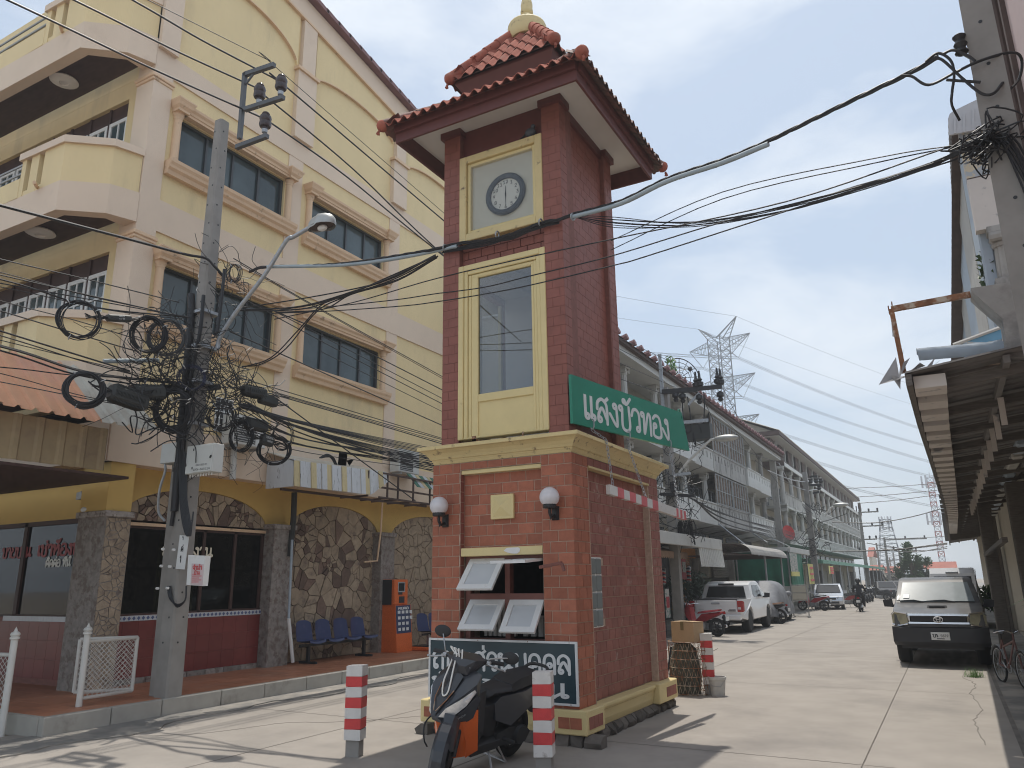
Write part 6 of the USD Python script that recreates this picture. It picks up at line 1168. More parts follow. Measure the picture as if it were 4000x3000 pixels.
# ------------------------------------------------------------------ lettering: Thai letters drawn as brush strokes
def _c(x, y, r, n=14): return [(x + r * math.cos(a), y + r * math.sin(a)) for a in np.linspace(0, 2 * math.pi, n)]
_arch = [(.10, .62), (.14, .85), (.38, 1.0), (.60, .88), (.66, .65), (.66, 0)]
TH = {'ก': (.78, [[(.14, 0), (.14, .5), (.26, .64), (.08, .74), (.2, .95), (.42, 1), (.62, .9), (.66, .65), (.66, 0)]], [(.0, .0, 0)]),
 'ถ': (.78, [[(.14, .1), (.14, .5), (.26, .64), (.08, .74), (.2, .95), (.42, 1), (.62, .9), (.66, .65), (.66, 0)]], [(.24, .11, .1)]),
 'น': (.86, [[(.22, .87), (.22, .02), (.36, .12), (.56, .3)], [(.62, 1), (.62, .12)]], [(.12, .87, .1), (.71, .12, .1)]),
 'ส': (.80, [[(.08, .55), (.12, .84), (.36, 1.0), (.6, .85), (.66, .6), (.66, 0)], [(.12, .16), (.18, .4), (.38, .62), (.62, .2)], [(.5, .9), (.76, 1.12)]], [(.22, .13, .1)]),
 'ล': (.80, [[(.08, .55), (.12, .84), (.36, 1.0), (.6, .85), (.66, .6), (.66, 0)], [(.12, .16), (.18, .4), (.38, .62), (.62, .2)]], [(.22, .13, .1)]),
 'ว': (.70, [[(.06, .68), (.16, .93), (.36, 1.0), (.54, .86), (.58, .6), (.58, .12)]], [(.47, .12, .1)]),
 'บ': (.78, [[(.22, .87), (.22, .03), (.66, .03), (.66, 1)]], [(.12, .87, .1)]),
 'ค': (.80, [[(.12, 0), (.12, .6), (.2, .9), (.40, 1.0), (.6, .9), (.68, .62), (.68, 0)], [(.13, .05), (.26, .2), (.31, .42)]], [(.42, .44, .11)]),
 'ห': (.84, [[(.22, .87), (.22, 0)], [(.22, .3), (.48, .74)], [(.6, .74), (.68, .58), (.68, 0)]], [(.12, .87, .1), (.57, .84, .1)]),
 'า': (.56, [[(.05, .72), (.14, .94), (.3, 1.0), (.42, .85), (.44, .6), (.44, 0)]], []),
 'ผ': (.80, [[(.12, .86), (.12, .02), (.4, .5), (.68, .02), (.68, 1)]], [(.23, .86, .1)]),
 'ง': (.62, [[(.46, .86), (.46, .02), (.04, .48)]], [(.36, .86, .1)]),
 'ท': (.80, [[(.22, .87), (.22, .02), (.5, .9), (.64, .93), (.68, .75), (.68, 0)]], [(.12, .87, .1)]),
 'อ': (.76, [[(.12, .5), (.12, .04), (.64, .04), (.64, .7), (.52, .97), (.28, 1.0), (.1, .84)]], [(.22, .52, .1)]),
 'เ': (.36, [[(.12, 1), (.12, .14)]], [(.22, .13, .1)]), 'แ': (.72, [[(.12, 1), (.12, .14)], [(.46, 1), (.46, .14)]], [(.22, .13, .1), (.56, .13, .1)]),
 'ช': (.80, [[(.22, .87), (.22, .03), (.62, .03), (.62, .6), (.5, .75), (.72, 1.05)]], [(.12, .87, .1)]), 'พ': (.92, [[(.22, .87), (.22, .02), (.46, .7), (.68, .02), (.76, 1)]], [(.12, .87, .1)]),
 'ต': (.80, [[(.12, 0), (.12, .6), (.2, .9), (.32, 1.0), (.40, .9), (.5, 1.0), (.62, .88), (.68, .62), (.68, 0)], [(.13, .05), (.28, .3)]], [(.40, .42, .11)]), 'ด': (.80, [[(.12, 0), (.12, .6), (.2, .9), (.40, 1.0), (.6, .9), (.68, .62), (.68, 0)], [(.13, .05), (.28, .3)]], [(.42, .4, .11)]),
 'จ': (.72, [[(.06, .7), (.16, .93), (.38, 1.0), (.56, .86), (.6, .6), (.6, 0)], [(.6, .05), (.4, .3)]], [(.3, .38, .1)]), 'ร': (.6, [[(.1, .95), (.35, .9), (.12, .68), (.4, .62), (.46, .4), (.46, .1)]], [(.36, .11, .1)]),
 'ม': (.82, [[(.22, .87), (.22, .12)], [(.2, .05), (.64, .05), (.64, 1)]], [(.12, .87, .1), (.16, .12, .1)]),
 'ข': (.80, [[(.14, .7), (.26, .7), (.26, .03), (.66, .03), (.66, 1)]], [(.14, .88, .1)]), ' ': (.4, [], []), '.': (.25, [[(.08, 0), (.08, .05)]], []), '1': (.45, [[(.1, .8), (.25, 1), (.25, 0)]], []), 'ย': (.8, [[(.15, .95), (.3, .7), (.12, .5), (.12, .04), (.66, .04), (.66, 1)]], [])}
MARK = {'่': ([[(-.18, 1.16), (-.18, 1.42)]], []), '้': ([[(-.42, 1.2), (-.3, 1.14), (-.2, 1.22), (-.08, 1.46)]], [(-.42, 1.27, .07)]), 'ั': ([[(-.40, 1.16), (-.25, 1.12), (-.0, 1.4)]], [(-.42, 1.22, .08)]), 'ุ': ([[(-.14, -.14), (-.14, -.4)]], [(-.22, -.15, .07)]),
  'ิ': ([[(-.5, 1.14), (-.3, 1.36), (-.1, 1.14), (-.5, 1.14)]], []), 'ี': ([[(-.5, 1.14), (-.3, 1.34), (-.1, 1.14), (-.5, 1.14)], [(-.1, 1.14), (-.1, 1.42)]], []), 'ำ': ([], [(-.2, 1.24, .09)])}
def thai(text, h, w=.15, width=None):
 "union of strokes, origin at the left end of the base line; h = letter height"
 x, shp = 0., []
 for ch in text:
  if ch in MARK: st, cs, adv = *MARK[ch], 0
  elif ch in TH: adv, st, cs = TH[ch]
  else: continue
  for s in st:
   p = curve([(*q_, 0) for q_ in s], 5)[:, :2] if len(s) > 2 else np.array(s); shp.append(LineString(p + [x, 0]).buffer(w / 2, cap_style='flat' if len(s) < 3 else 'round', quad_segs=3))
  for cx, cy, r in cs:
   if r: shp.append(LineString(_c(x + cx, cy, r)).buffer(w * .46, quad_segs=3))
  if ch == 'ำ': shp.append(LineString([(x + .05, .72), (x + .14, .94), (x + .3, 1.), (x + .42, .85), (x + .44, 0)]).buffer(w / 2, quad_segs=3)); adv = .56
  x += adv
 g = unary_union(shp); k = width / x if width else h
 return shapely.affinity.scale(g, k, h, origin=(0, 0))
t = thing('road_sign', 'dark board with white Thai letters across the tower foot behind the scooter', 'sign', (0, -TD - .03, .43))
ys = -TD - .035
m = MB(); m.box(-1.03, ys, .435, 1.035, ys + .03, 1.115); obj('board', m, 'sign_navy', t)
m = MB()
for a in ((-1.04, .425, -1.015, 1.125), (1.02, .425, 1.045, 1.125)): m.box(a[0], ys - .008, a[1], a[2], ys + .02, a[3])
for a in ((.425, .45), (1.10, 1.125)): m.box(-1.015, ys - .007, a[0], 1.02, ys + .019, a[1])
obj('border', m, 'sign_white', t)
def letters(shape, o, u, v, n, mt, parent, d=.004, name='lettering'): return obj(name, MB().ext(shape, o, u, v, n, 0, d), mt, parent)
letters(thai('ถนนส่วนบุคคล', .205, .155, 1.96), (-.985, ys - .001, .765), (1, 0, 0), (0, 0, 1), (0, -1, 0), 'sign_white', t)
letters(thai('ห้ามรถผ่าน', .16, .16, 1.90), (-.975, ys - .001, .505), (1, 0, 0), (0, 0, 1), (0, -1, 0), 'sign_white', t)
m = MB()
for x in (-.9, -.3, .4, .95):
 for z in (.438, 1.112): m.lathe([(.007, 0), (.004, .004)], (x, ys - .008, z), 6, (0, -1, 0))
obj('screw', m, 'rust', t, kind='stuff')
A = at(12, 873, 768, X=1.03); A2 = at(12, 885, 1085, X=1.03); B = at(12, 1590, 1015, X=1.42); B2 = at(12, 1633, 1265, X=1.42)
u = unit((B - A)); Ls = np.linalg.norm(B - A); nn = unit(np.cross(u, [0, 0, 1])); nn = nn if nn[0] > 0 else -nn; vv = unit(np.cross(nn, u)); vv = vv if vv[2] > 0 else -vv
def onp(p): q_ = p - A2; return (float(q_ @ u), float(q_ @ vv))
t = thing('green_sign', 'green board with white handwritten style Thai letters jutting out from the tower side', 'sign', (A2 + B2) / 2)
gp = Polygon([onp(A2), onp(B2), onp(B), onp(A)]); obj('board', MB().ext(gp, A2, u, vv, nn, -.02, .02), 'sign_green', t)
def gpx(a, b):       # photo pixel on the board
 d = _ray(12, a, b); tt = ((A2 + nn * .021 - CAM) @ nn) / (d @ nn); return onp(CAM + d * tt)
b0, b1 = gpx(962, 1050), gpx(1525, 1195); t0 = gpx(962, 880); hh = t0[1] - b0[1]
sh = thai('แสงบัวทอง', hh * .92, .145, b1[0] - b0[0]); ang = math.atan2(b1[1] - b0[1], b1[0] - b0[0]); sh = shapely.affinity.skew(sh, ys=math.degrees(ang), origin=(0, 0))
letters(shapely.affinity.translate(sh, b0[0], b0[1]), A2 + nn * .0205, u, vv, nn, 'sign_white', t, .004)
def chain(p, q_, n=None, r=.018):
 p, q_ = np.asarray(p, float), np.asarray(q_, float); L = np.linalg.norm(q_ - p); n = n or max(3, int(L / .045)); d = (q_ - p) / L; m = MB(); s = unit(np.cross(d, [.3, .7, .2])); s2 = np.cross(d, s)
 for k in range(n):
  c = p + d * L * (k + .5) / n; a = s if k % 2 else s2; h = L / n * .66; pts = [c + d * h * math.sin(x) + a * r * math.cos(x) for x in np.linspace(0, 2 * math.pi, 9)]; m.tube(pts, .0045, 4, cap=False)
 return m
bar0, bar1 = at(12, 1120, 1512, X=1.26), at(14, 357, 238, X=1.62)
tb = thing('clearance_bar', 'red and white striped bar hung on chains under the green sign', 'barrier bar', (bar0 + bar1) / 2); ub = unit(bar1 - bar0); Lb = np.linalg.norm(bar1 - bar0); nb = unit(np.cross(ub, [0, 0, 1])); nb = nb if nb[0] > 0 else -nb; m = MB()
m.obox((bar0 + bar1) / 2, ub * Lb / 2, nb * .03, np.array([0, 0, .06])); obj('beam', m, 'bollard_white', tb)
segs = [(0.09, .60), (.86, 1.0)]; k = 0
for s0, s1 in segs:
 n_ = 7 if s0 < .5 else 5
 for i in range(n_):
  if i % 2 == 0: a, b = s0 + (s1 - s0) * i / n_, s0 + (s1 - s0) * (i + 1) / n_; m = MB(); m.obox(bar0 + ub * Lb * (a + b) / 2, ub * Lb * (b - a) / 2, nb * .0325, np.array([0, 0, .0625])); obj('stripe', m, 'pink_paint', tb)
for (ha, hb), s in zip(((1010, 1075), (1245, 1150), (1512, 1208)), (.06, .47, .93)):
 hx = gpx(ha, hb); hp = A2 + u * hx[0] + vv * hx[1] + nn * .03; m = MB(); m.tube(curve([hp + [0, 0, .03], hp + nn * .03 + [0, 0, .02], hp + nn * .03 - [0, 0, .07], hp - [0, 0, .1], hp - [0, 0, .07] - nn * .02], 3), .009, 5); obj('hook', m, 'galv', t)
 e = bar0 + ub * Lb * s + [0, 0, .06]; st_ = hp - np.array([0, 0, .11]);
 if s < .9:
  mid = np.array([TL + .175, max(-1.5, min(1.75, e[1])), 3.605]); m = chain(st_, mid); mm = chain(mid, e); m.add(*mm.arr())
 else: m = chain(st_, e)
 obj('chain', m, 'galv', tb, kind='stuff')
m = MB(); c = at(12, 1580, 1015, X=1.4); m.torus(c, .05, .012, nn, 12, 5); m.torus(c - [0, 0, .08], .04, .01, u, 12, 5); obj('rope_tie', m, 'sign_green', t)
# ------------------------------------------------------------------ utility pole on the left with its gear
LPX, LPY = -5.42, -2.12
lp = thing('utility_pole', 'concrete utility pole hung with tangled cables at the walkway kerb', 'utility pole', (LPX, LPY, WZ))
pt = at(2, 0, 770, Y=LPY); ztop = pt[2]
def taper(x, y, w0, w1, z0, z1, d0=None, d1=None):
 d0, d1 = d0 or w0, d1 or w1; b = .03
 V = []
 for z, w, d in ((z0, w0, d0), (z1, w1, d1)): V += [(x + sx * (w - ex), y + sy * (d - ey), z) for sx, sy, ex, ey in ((-1, -1, b, 0), (1, -1, b, 0), (1, -1, 0, b), (1, 1, 0, b), (1, 1, b, 0), (-1, 1, b, 0), (-1, 1, 0, b), (-1, -1, 0, b))]
 return V
pbx, pby = LPX, LPY
m = MB(); m.hull(taper(pbx + .02, pby, .155, .095, 0, ztop, .145, .10)); obj('shaft', m, 'pole_concrete', lp)
m = MB(); m.box(pbx - .30, pby - .08, WZ, pbx - .14, pby + .10, 3.9); obj('side_post', m, 'pole_concrete', lp)
m = MB()
for k, z in enumerate(np.arange(1.0, ztop - .2, .36)):
 w = .155 - .06 * z / ztop; m.lathe([(.016, 0), (.015, .004)], (pbx + .02 + (.04 if k % 2 else -.04), pby - (.145 - .045 * z / ztop), z), 7, (0, -1, 0)); m.lathe([(.016, 0), (.015, .004)], (pbx + .02 + w, pby + (.03 if k % 2 else -.03), z), 7, (1, 0, 0))
obj('bolt_hole', m, 'black_metal', lp, kind='stuff')
YB_ = LPY
q2 = lambda a, b: at(2, a, b, Y=YB_)
m = MB(); a_, b_, c_ = q2(60, 900), q2(95, 475), q2(285, 420); m.bar(a_, b_, .07, .07, (0, 1, 0)); m.bar(b_ - [0, 0, .03], c_, .07, .08); m.bar(q2(100, 545), q2(160, 465), .03, .03, (0, 1, 0)); obj('bracket', m, 'iron_grey', lp)
for (p0, p1, ins) in ((q2(95, 710), q2(345, 630), [(185, 660), (325, 605)]), (q2(40, 955), q2(240, 880), [(222, 850)])):
 m = MB(); m.bar(p0, p1, .075, .075); obj('crossarm', m, 'iron_grey', lp)
 for a, b in ins:
  c = q2(a, b); h = .26; g = _path(lp, 'insulator'); UsdGeom.Xform.Define(stage, g); ORG[g] = ORG[lp]
  m = MB(); m.lathe([(.045, 0.02), (.05, .05), (.05, .07), (.09, .08), (.105, .12), (.1, .17), (.085, .18), (.095, .20), (.105, .24), (.09, .29), (.05, .3), (.07, .325), (.06, .35), (.03, .37)], c, 14); obj('porcelain', m, 'porcelain', g, smooth=35); m = MB(); m.lathe([(.045, -.03), (.05, .03)], c, 10); m.tube([c - [0, 0, .12], c], .012, 6); obj('pin', m, 'galv', g)
Yl = LPY + .06
pts = [at(24, a, b, Y=Yl) for a, b in ((690, 1280), (720, 1155), (900, 870), (1200, 480), (1420, 130), (1490, 70))] + [at(2, 400, 1540, Y=Yl), at(2, 520, 1470, Y=Yl)]
sl = thing('street_lamp', 'grey street lamp on a long bent arm reaching over the road from the left pole', 'street lamp', pts[0]); m = MB(); m.tube(curve(pts, 4), [.035] * 9 + [.033] * (len(curve(pts, 4)) - 9), 8); obj('arm', m, 'galv', sl, smooth=True)
hc = at(2, 590, 1452, Y=Yl); ax = unit(at(2, 672, 1425, Y=Yl) - at(2, 508, 1480, Y=Yl)); sv = np.cross([0, 0, 1], ax); upv = np.cross(ax, sv); L_ = np.linalg.norm(at(2, 672, 1425, Y=Yl) - at(2, 508, 1480, Y=Yl)) / 2
V = []; n = 18
for lv, (k, z) in enumerate(((1.0, -.06), (1.02, -.02), (.97, .05), (.8, .11), (.5, .14), (.02, .15))): V += [hc + ax * L_ * k * math.cos(a) + sv * .15 * k * math.sin(a) * (1.1 if math.cos(a) > 0 else .8) + upv * z for a in np.arange(n) * 2 * math.pi / n]
m = MB(); m.add(V, [[l * n + i, l * n + (i + 1) % n, l * n + n + (i + 1) % n, l * n + n + i] for l in range(5) for i in range(n)]); obj('hood', m, 'lamp_hood', sl, smooth=40)
m = MB(); m.add([hc + ax * L_ * .92 * math.cos(a) + sv * .13 * math.sin(a) - upv * .03 for a in np.arange(n) * 2 * math.pi / n], [[0, i + 1, i] for i in range(1, n - 1)]); obj('reflector', m, 'row_brown', sl); m = MB(); m.ball(hc - upv * .07 + ax * .02, 1, 2, (.09, .06, .05)); obj('bulb', m, 'white_paint', sl, smooth=True)
XC = LPX + .2;
def cab(pts4, dz, mt, lab, nm):
 p = [at(25, a, b, Y=LPY - .24) for a, b in pts4]; x0, x1 = (p[0][0] + p[3][0]) / 2, (p[1][0] + p[2][0]) / 2; z1, z0 = (p[0][2] + p[1][2]) / 2, (p[2][2] + p[3][2]) / 2
 t = thing(nm, lab, 'cabinet', ((x0 + x1) / 2, LPY - .2, z0)); m = MB(); m.bbox(x0, LPY - .24, z0, x1, LPY - .24 + dz, z1, .008); obj('case', m, mt, t); return t, x0, x1, z0, z1
t, x0, x1, z0, z1 = cab(((640, 650), (925, 660), (905, 965), (615, 955)), .2, 'cabinet', 'light grey steel meter cabinet with stencilled numbers on the left pole', 'meter_cabinet'); yf = LPY - .24
w = x1 - x0; m = MB(); m.bbox(x0 + w * .3, yf - .012, z0 + .01, x1 - .005, yf, z1 - .02, .005); obj('door', m, 'cabinet', t); m = MB(); m.lathe([(.016, 0), (.016, .01)], (x1 - .04, yf - .012, (z0 + z1) / 2), 10, (0, -1, 0)); m.box(x1 - .045, yf - .02, (z0 + z1) / 2, x1 - .01, yf - .015, (z0 + z1) / 2 + .03); obj('handle', m, 'black_metal', t)
m = MB()
for zz in (.15, .8): m.box(x0 + w * .27, yf - .014, z0 + (z1 - z0) * zz, x0 + w * .31, yf, z0 + (z1 - z0) * (zz + .08))
obj('hinge', m, 'black_metal', t)
for txt, zz, xx, hh_ in (('0204-0035 CR', .24, .42, .030), ('0204-348 0,1/4', .08, .33, .034)):
 g_t = meshkit.text_mesh(txt, hh_, .001); V = np.asarray(g_t.vertices); k = w * (.40 if hh_ < .032 else .62) / V[:, 0].max(); m = MB(); m.add(np.stack([x0 + w * xx + V[:, 0] * k, yf - .013 - V[:, 2], z0 + (z1 - z0) * zz + V[:, 1]], 1), g_t.faces); obj('lettering', m, 'ink', t)
m = MB()
for k in range(9): m.lathe([(.012, -.04), (.012, 0)], (x0 + .03 + w * .9 * k / 9, yf + .08, z0), 7)
obj('cable_gland', m, 'white_paint', t, kind='stuff')
t2, x0, x1, z0, z1 = cab(((370, 640), (510, 640), (505, 865), (340, 840)), .2, 'cabinet', 'smaller plain grey cabinet on the far left side of the pole', 'meter_cabinet')
m = MB(); m.tube(curve([at(25, 400, 860, Y=LPY - .2), at(25, 400, 950, Y=LPY - .2), at(25, 340, 1150, Y=LPY - .2), at(25, 330, 1380, Y=LPY - .15), at(25, 400, 1480, Y=LPY - .1)], 5), .02, 7); obj('flexible_conduit', m, 'galv', t2)
ysn = LPY - .155
def plate(c, P4, y, mt, lab, nm, cat='sign', t_=.006):
 p = [at(c, a, b, Y=y) for a, b in P4]; m = MB(); m.hexa([p[3], p[2], p[2] + [0, t_, 0], p[3] + [0, t_, 0], p[0], p[1], p[1] + [0, t_, 0], p[0] + [0, t_, 0]]); t = thing(nm, lab, cat, (p[3] + p[2]) / 2); obj('plate', m, mt, t); return t, p
t, p = plate(5, ((1165, 150), (1225, 152), (1195, 372), (1138, 368)), ysn - .01, 'sign_white', 'narrow white paper sign with black characters taped to the left pole', 'pole_notice')
for ch, f, h in (('า', .86, .05), ('ค่', .52, .07), ('1', .2, .09)): o = p[3] + (p[0] - p[3]) * f + (p[2] - p[3]) * .35; letters(thai(ch, h, .2), o - np.array([0, .002, 0]), (1, 0, 0), (0, 0, 1), (0, -1, 0), 'ink', t, .002)
t, p = plate(5, ((1220, 278), (1330, 285), (1310, 480), (1208, 472)), ysn - .03, 'white_paint', 'small rusty white meter box with a pasted red lettered flyer on the left pole', 'meter_box', 'box', .1)
o = p[3] + (p[2] - p[3]) * .28 + (p[0] - p[3]) * .02; u_ = (p[2] - p[3]) * .75; v_ = (p[0] - p[3]) * .7; m = MB(); m.hexa([o + [0, -.006, 0], o + u_ + [0, -.006, 0], o + u_ + [0, -.002, 0], o + [0, -.002, 0]] + [q_ + v_ for q_ in (o + [0, -.006, 0], o + u_ + [0, -.006, 0], o + u_ + [0, -.002, 0], o + [0, -.002, 0])]); obj('flyer', m, 'flyer', t)
letters(thai('จำนำ', .055, .2, np.linalg.norm(u_) * .8), o + u_ * .1 + v_ * .7 - np.array([0, .008, 0]), (1, 0, 0), (0, 0, 1), (0, -1, 0), 'red_paint', t, .002); letters(thai('บ้าน', .045, .17, np.linalg.norm(u_) * .5), o + u_ * .25 + v_ * .48 - np.array([0, .008, 0]), (1, 0, 0), (0, 0, 1), (0, -1, 0), 'red_paint', t, .002)
m = MB()
for k in range(5): m.box(o[0] + .02, o[1] - .009, o[2] + .03 + .028 * k, o[0] + .02 + np.linalg.norm(u_) * (.8 if k % 2 else .6), o[1] - .007, o[2] + .042 + .028 * k)
obj('small_print', m, 'pink_paint', t, kind='stuff')
# ---- cables ------------------------------------------------------------------
def wire(pts, r, label, group, mt='cable', n=6, name='overhead_cable', sm=6):
 m = MB(); m.tube(curve(pts, sm) if len(pts) > 2 else np.asarray(pts), r, n); return obj(name, m, mt, label=label, cat='cable', group=group)
g1 = 'upper power lines over the left pole'; lb1 = 'black power line passing the porcelain insulators on top of the left pole'
for (L, xp, a) in (((1, 860, 0, 1659, 445), -4.75, [(2, 300, 518), (2, 370, 570), (2, 1383, 1430)]), ((1, 480, 0, 1600, 540), -5.0, [(2, 165, 568), (2, 225, 622), (2, 800, 1100), (2, 1345, 1622)]), ((1, 50, 0, 1659, 745), -4.85, [(2, 205, 768), (2, 268, 800), (2, 760, 1150), (2, 1330, 1618)])):
 c0 = at(1, L[1], L[2], X=xp); c1 = at(1, L[3], L[4], X=xp); ext0 = c0 + (c0 - c1) * 1.2; P = [ext0, c0, (c0 + c1) / 2 - [0, 0, .03], c1] + [at(*q_, X=xp) for q_ in a]; P.append(P[-1] + (P[-1] - P[-3]) * 1.5); wire(P, .016, lb1, g1)
P = [at(1, 960, 0, X=-4.9), at(1, 1659, 350, X=-4.9), at(2, 265, 400, X=-4.9), at(2, 300, 440, X=-4.9), at(2, 1383, 1380, X=-4.9)]; P = [P[0] * 2 - P[1]] + P + [P[-1] * 2 - P[-2]]; wire(P, .007, 'thin earth wire over the tip of the top bracket of the left pole', None)
P = [at(1, 0, 1330, X=-5.3), at(1, 800, 1540, X=-5.3), at(24, 330, 255, X=-5.3), at(24, 560, 300, X=-5.25), at(24, 660, 390, X=-5.2), at(24, 760, 500, X=-5.2)]; P = [P[0] * 2 - P[1]] + P; wire(P, .022, 'thick twisted service cable coming in from the left to the pole', None)
g2 = 'cables running left from the pole'; lb2 = 'black telephone cable running left from the pole across the yellow building'
LW = [((0, 105), (620, 270), (1230, 398)), ((0, 122), (1210, 400)), ((0, 150), (600, 330), (1200, 395)), ((0, 176), (1240, 402)), ((0, 200), (700, 350), (1180, 408)), ((0, 290), (500, 420), (960, 562)), ((0, 355), (450, 490), (900, 622)), ((0, 485), (840, 745)), ((0, 515), (600, 700), (1150, 838)), ((0, 545), (1000, 790)), ((0, 578), (560, 748), (1160, 822)), ((0, 586), (570, 757), (1160, 830)), ((0, 612), (500, 770), (1000, 850)), ((0, 720), (520, 775), (1200, 803)), ((0, 760), (560, 912), (1000, 985)), ((0, 815), (600, 932), (1050, 1010)), ((0, 20), (600, 160), (1160, 300))]
for k, L in enumerate(LW):
 xp = -5.3 + .03 * (k % 5); P = [at(3, *q_, X=xp) for q_ in L]; P = [P[0] + (P[0] - P[-1]) * .8] + P; wire(P, (.007, .009, .012, .008, .006)[k % 5] * (1.5 if k in (10, 11) else 1), lb2, g2)
g3 = 'cables running right from the pole along the building'; lb3 = 'black cable running from the left pole along the yellow building towards the tower'
RWs = [((20, 15), (560, 330), (1367, 778)), ((60, 50), (600, 360), (1367, 790)), ((250, 340), (800, 580), (1367, 865)), ((285, 358), (1367, 920)), ((40, 255), (700, 610), (1367, 955)), ((590, 620), (1367, 1005)), ((0, 490), (700, 800), (1367, 1095)), ((0, 770), (600, 950), (1367, 1180)), ((250, 872), (800, 1030), (1367, 1188)), ((270, 885), (840, 1050), (1367, 1205)), ((290, 900), (880, 1070), (1367, 1216))]
for k in range(16): RWs.append(((40 + 6 * k, 950 + 7 * (k % 6)), (520 + 9 * (k % 7), 1085 + 6 * k), (1330, 1250 + 10 * k)))
for k in range(7): RWs.append(((60, 960 + 30 * k), (500, 1190 + 14 * k - 12 * (k % 3)), (1330, 1305 + 14 * k)))
RWs.append(((300, 925), (620, 1160), (1000, 1440)))
for k, L in enumerate(RWs): xp = -5.15 + .04 * (k % 5); P = [at(4, *q_, X=xp) for q_ in L]; P.append(P[-1] + (P[-1] - P[-2]) * .6); wire(P, (.009, .007, .011, .008)[k % 4], lb3, g3)
g4 = 'cables from the pole to the tower front'; lb4 = 'black drop cable looping from the left pole up to the tower conduit'
DW = [((40, 350), (420, 330), (700, 260), (1040, 140), (1330, 0)), ((60, 355), (450, 345), (720, 265), (1060, 150), (1335, 5)), ((280, 355), (560, 310), (760, 240), (1070, 135), (1325, -5)), ((300, 365), (600, 345), (780, 250), (1080, 160), (1340, 10)), ((75, 722), (260, 660), (440, 480), (600, 310), (800, 235), (1090, 150), (1345, 0)), ((75, 716), (200, 700), (360, 600), (560, 360), (760, 255), (1330, 0)), ((20, 345), (500, 270), (900, 190), (1100, 110), (1330, -8))]
for k, L in enumerate(DW): wire([at(4, *q_, Y=-1.95 + .02 * k) for q_ in L], .010, lb4, g4)
g5 = 'long cables crossing in front of the tower'; lb5 = 'long black cable crossing in front of the tower from pole to pole'
def atP(c, a, b, p, q_):
 d = _ray(c, a, b); p, q_ = np.array(p), np.array(q_); e = q_ - p; M = np.array([[d[0], -e[0]], [d[1], -e[1]]]); s = np.linalg.solve(M, p - CAM[:2]); return CAM + d * s[0]
pa, pb_ = (-5.3, -2.25), (pc[0] - .1, pc[1])
for L in (((4, 285, 410), (4, 800, 300), (12, 0, 148), (12, 640, 0), (9, 1330, 515), (9, 1700, 435), (16, 850, 950), (16, 1080, 905)), ((4, 280, 355), (4, 620, 330), (4, 1060, 285), (12, 0, 245), (12, 320, 202), (12, 620, 128), (12, 1150, -2), (9, 1560, 480), (16, 200, 1225), (16, 850, 1020), (16, 1090, 915)), ((4, 270, 372), (4, 620, 358), (4, 1100, 325), (12, 0, 298), (12, 330, 245), (12, 620, 188), (12, 1160, 60), (12, 1390, -5), (16, 0, 1300), (16, 850, 1045), (16, 1095, 925))):
 wire([atP(*q_, pa, pb_) for q_ in L], .007, lb5, g5)
Yc = UYF - .07; cd = thing('cable_conduit', 'pale blue plastic conduit carrying the service cable across the tower front', 'conduit', (0, Yc, 6.4))
c1 = [at(4, 240, 70, Y=-2.0), at(4, 700, 60, Y=-1.85), at(4, 1000, 28, Y=-1.75), at(13, 430, 1640, Y=Yc - .05), at(13, 560, 1612, Y=Yc), at(13, 640, 1595, Y=Yc)]
m = MB(); m.tube(curve(c1, 6), .029, 8); obj('pipe', m, 'pvc_blue', cd, smooth=True)
pe = (pc[0] - .15, pc[1]); ps = (UX - .15, Yc)
c2 = [atP(13, 1390, 1405, ps, pe), atP(13, 1700, 1320, ps, pe), atP(9, 1441, 392, ps, pe), atP(9, 1560, 352, ps, pe), atP(9, 1660, 311, ps, pe)]
m = MB(); m.tube(curve(c2, 6), .029, 8); obj('pipe', m, 'pvc_blue', cd, smooth=True)
m = MB(); sv_ = [c1[0] - [.35, .06, .03], c1[0], at(4, 700, 52, Y=-1.86), at(13, 430, 1628, Y=Yc - .07)] + [at(13, a, b, Y=Yc) for a, b in ((640, 1580), (900, 1545), (1190, 1445))] + [atP(13, 1300, 1425, ps, pe), atP(13, 1390, 1390, ps, pe)] + [q_ + [0, 0, .035] for q_ in c2[1:]] + [atP(9, 1830, 222, ps, pe), atP(9, 1960, 160, ps, pe), atP(16, 770, 370, ps, pe)]
cv = curve(sv_, 8)
for ph in (0, 2.1, 4.2):
 s_a = np.cumsum(np.r_[0, np.linalg.norm(np.diff(cv, axis=0), axis=1)]); off = np.stack([.3 * np.cos(s_a * 9 + ph), .3 * np.sin(s_a * 9 + ph), np.cos(s_a * 9 + ph)], 1) * .016; m.tube(cv + off, .013, 6)
obj('service_cable', m, 'cable', cd); m = MB()
for q_ in [(560, 1605), (900, 1520), (1180, 1440)]: c = at(13, *q_, Y=Yc); m.torus(c, .045, .012, (1, 0, -.25), 12, 5)
m.torus(c2[0], .042, .012, c2[1] - c2[0], 12, 5); obj('clamp', m, 'galv', cd, kind='stuff')
r = np.random.default_rng(8); m = MB()
for k in range(10):     # bundle taped under the conduit on the tower face
 P = [at(13, 540 + 12 * k % 40, 1640 - 3 * k, Y=Yc + .02)] + [at(13, a, b + r.uniform(-14, 14), Y=Yc + .03 * r.random()) for a, b in ((700, 1600), (850, 1572), (1000, 1535), (1150, 1480), (1300, 1435))]; m.tube(curve(P, 4), .012, 5)
obj('taped_bundle', m, 'cable', cd, kind='stuff')
g6 = 'cable bundle between the tower and the right pole'; lb6 = 'thin black cable in the bundle between the tower and the right pole'
kn = atP(16, 1090, 905, pe, (pc[0], pc[1] - .3)); knp = (pc[0] - .12, pc[1] - .1)
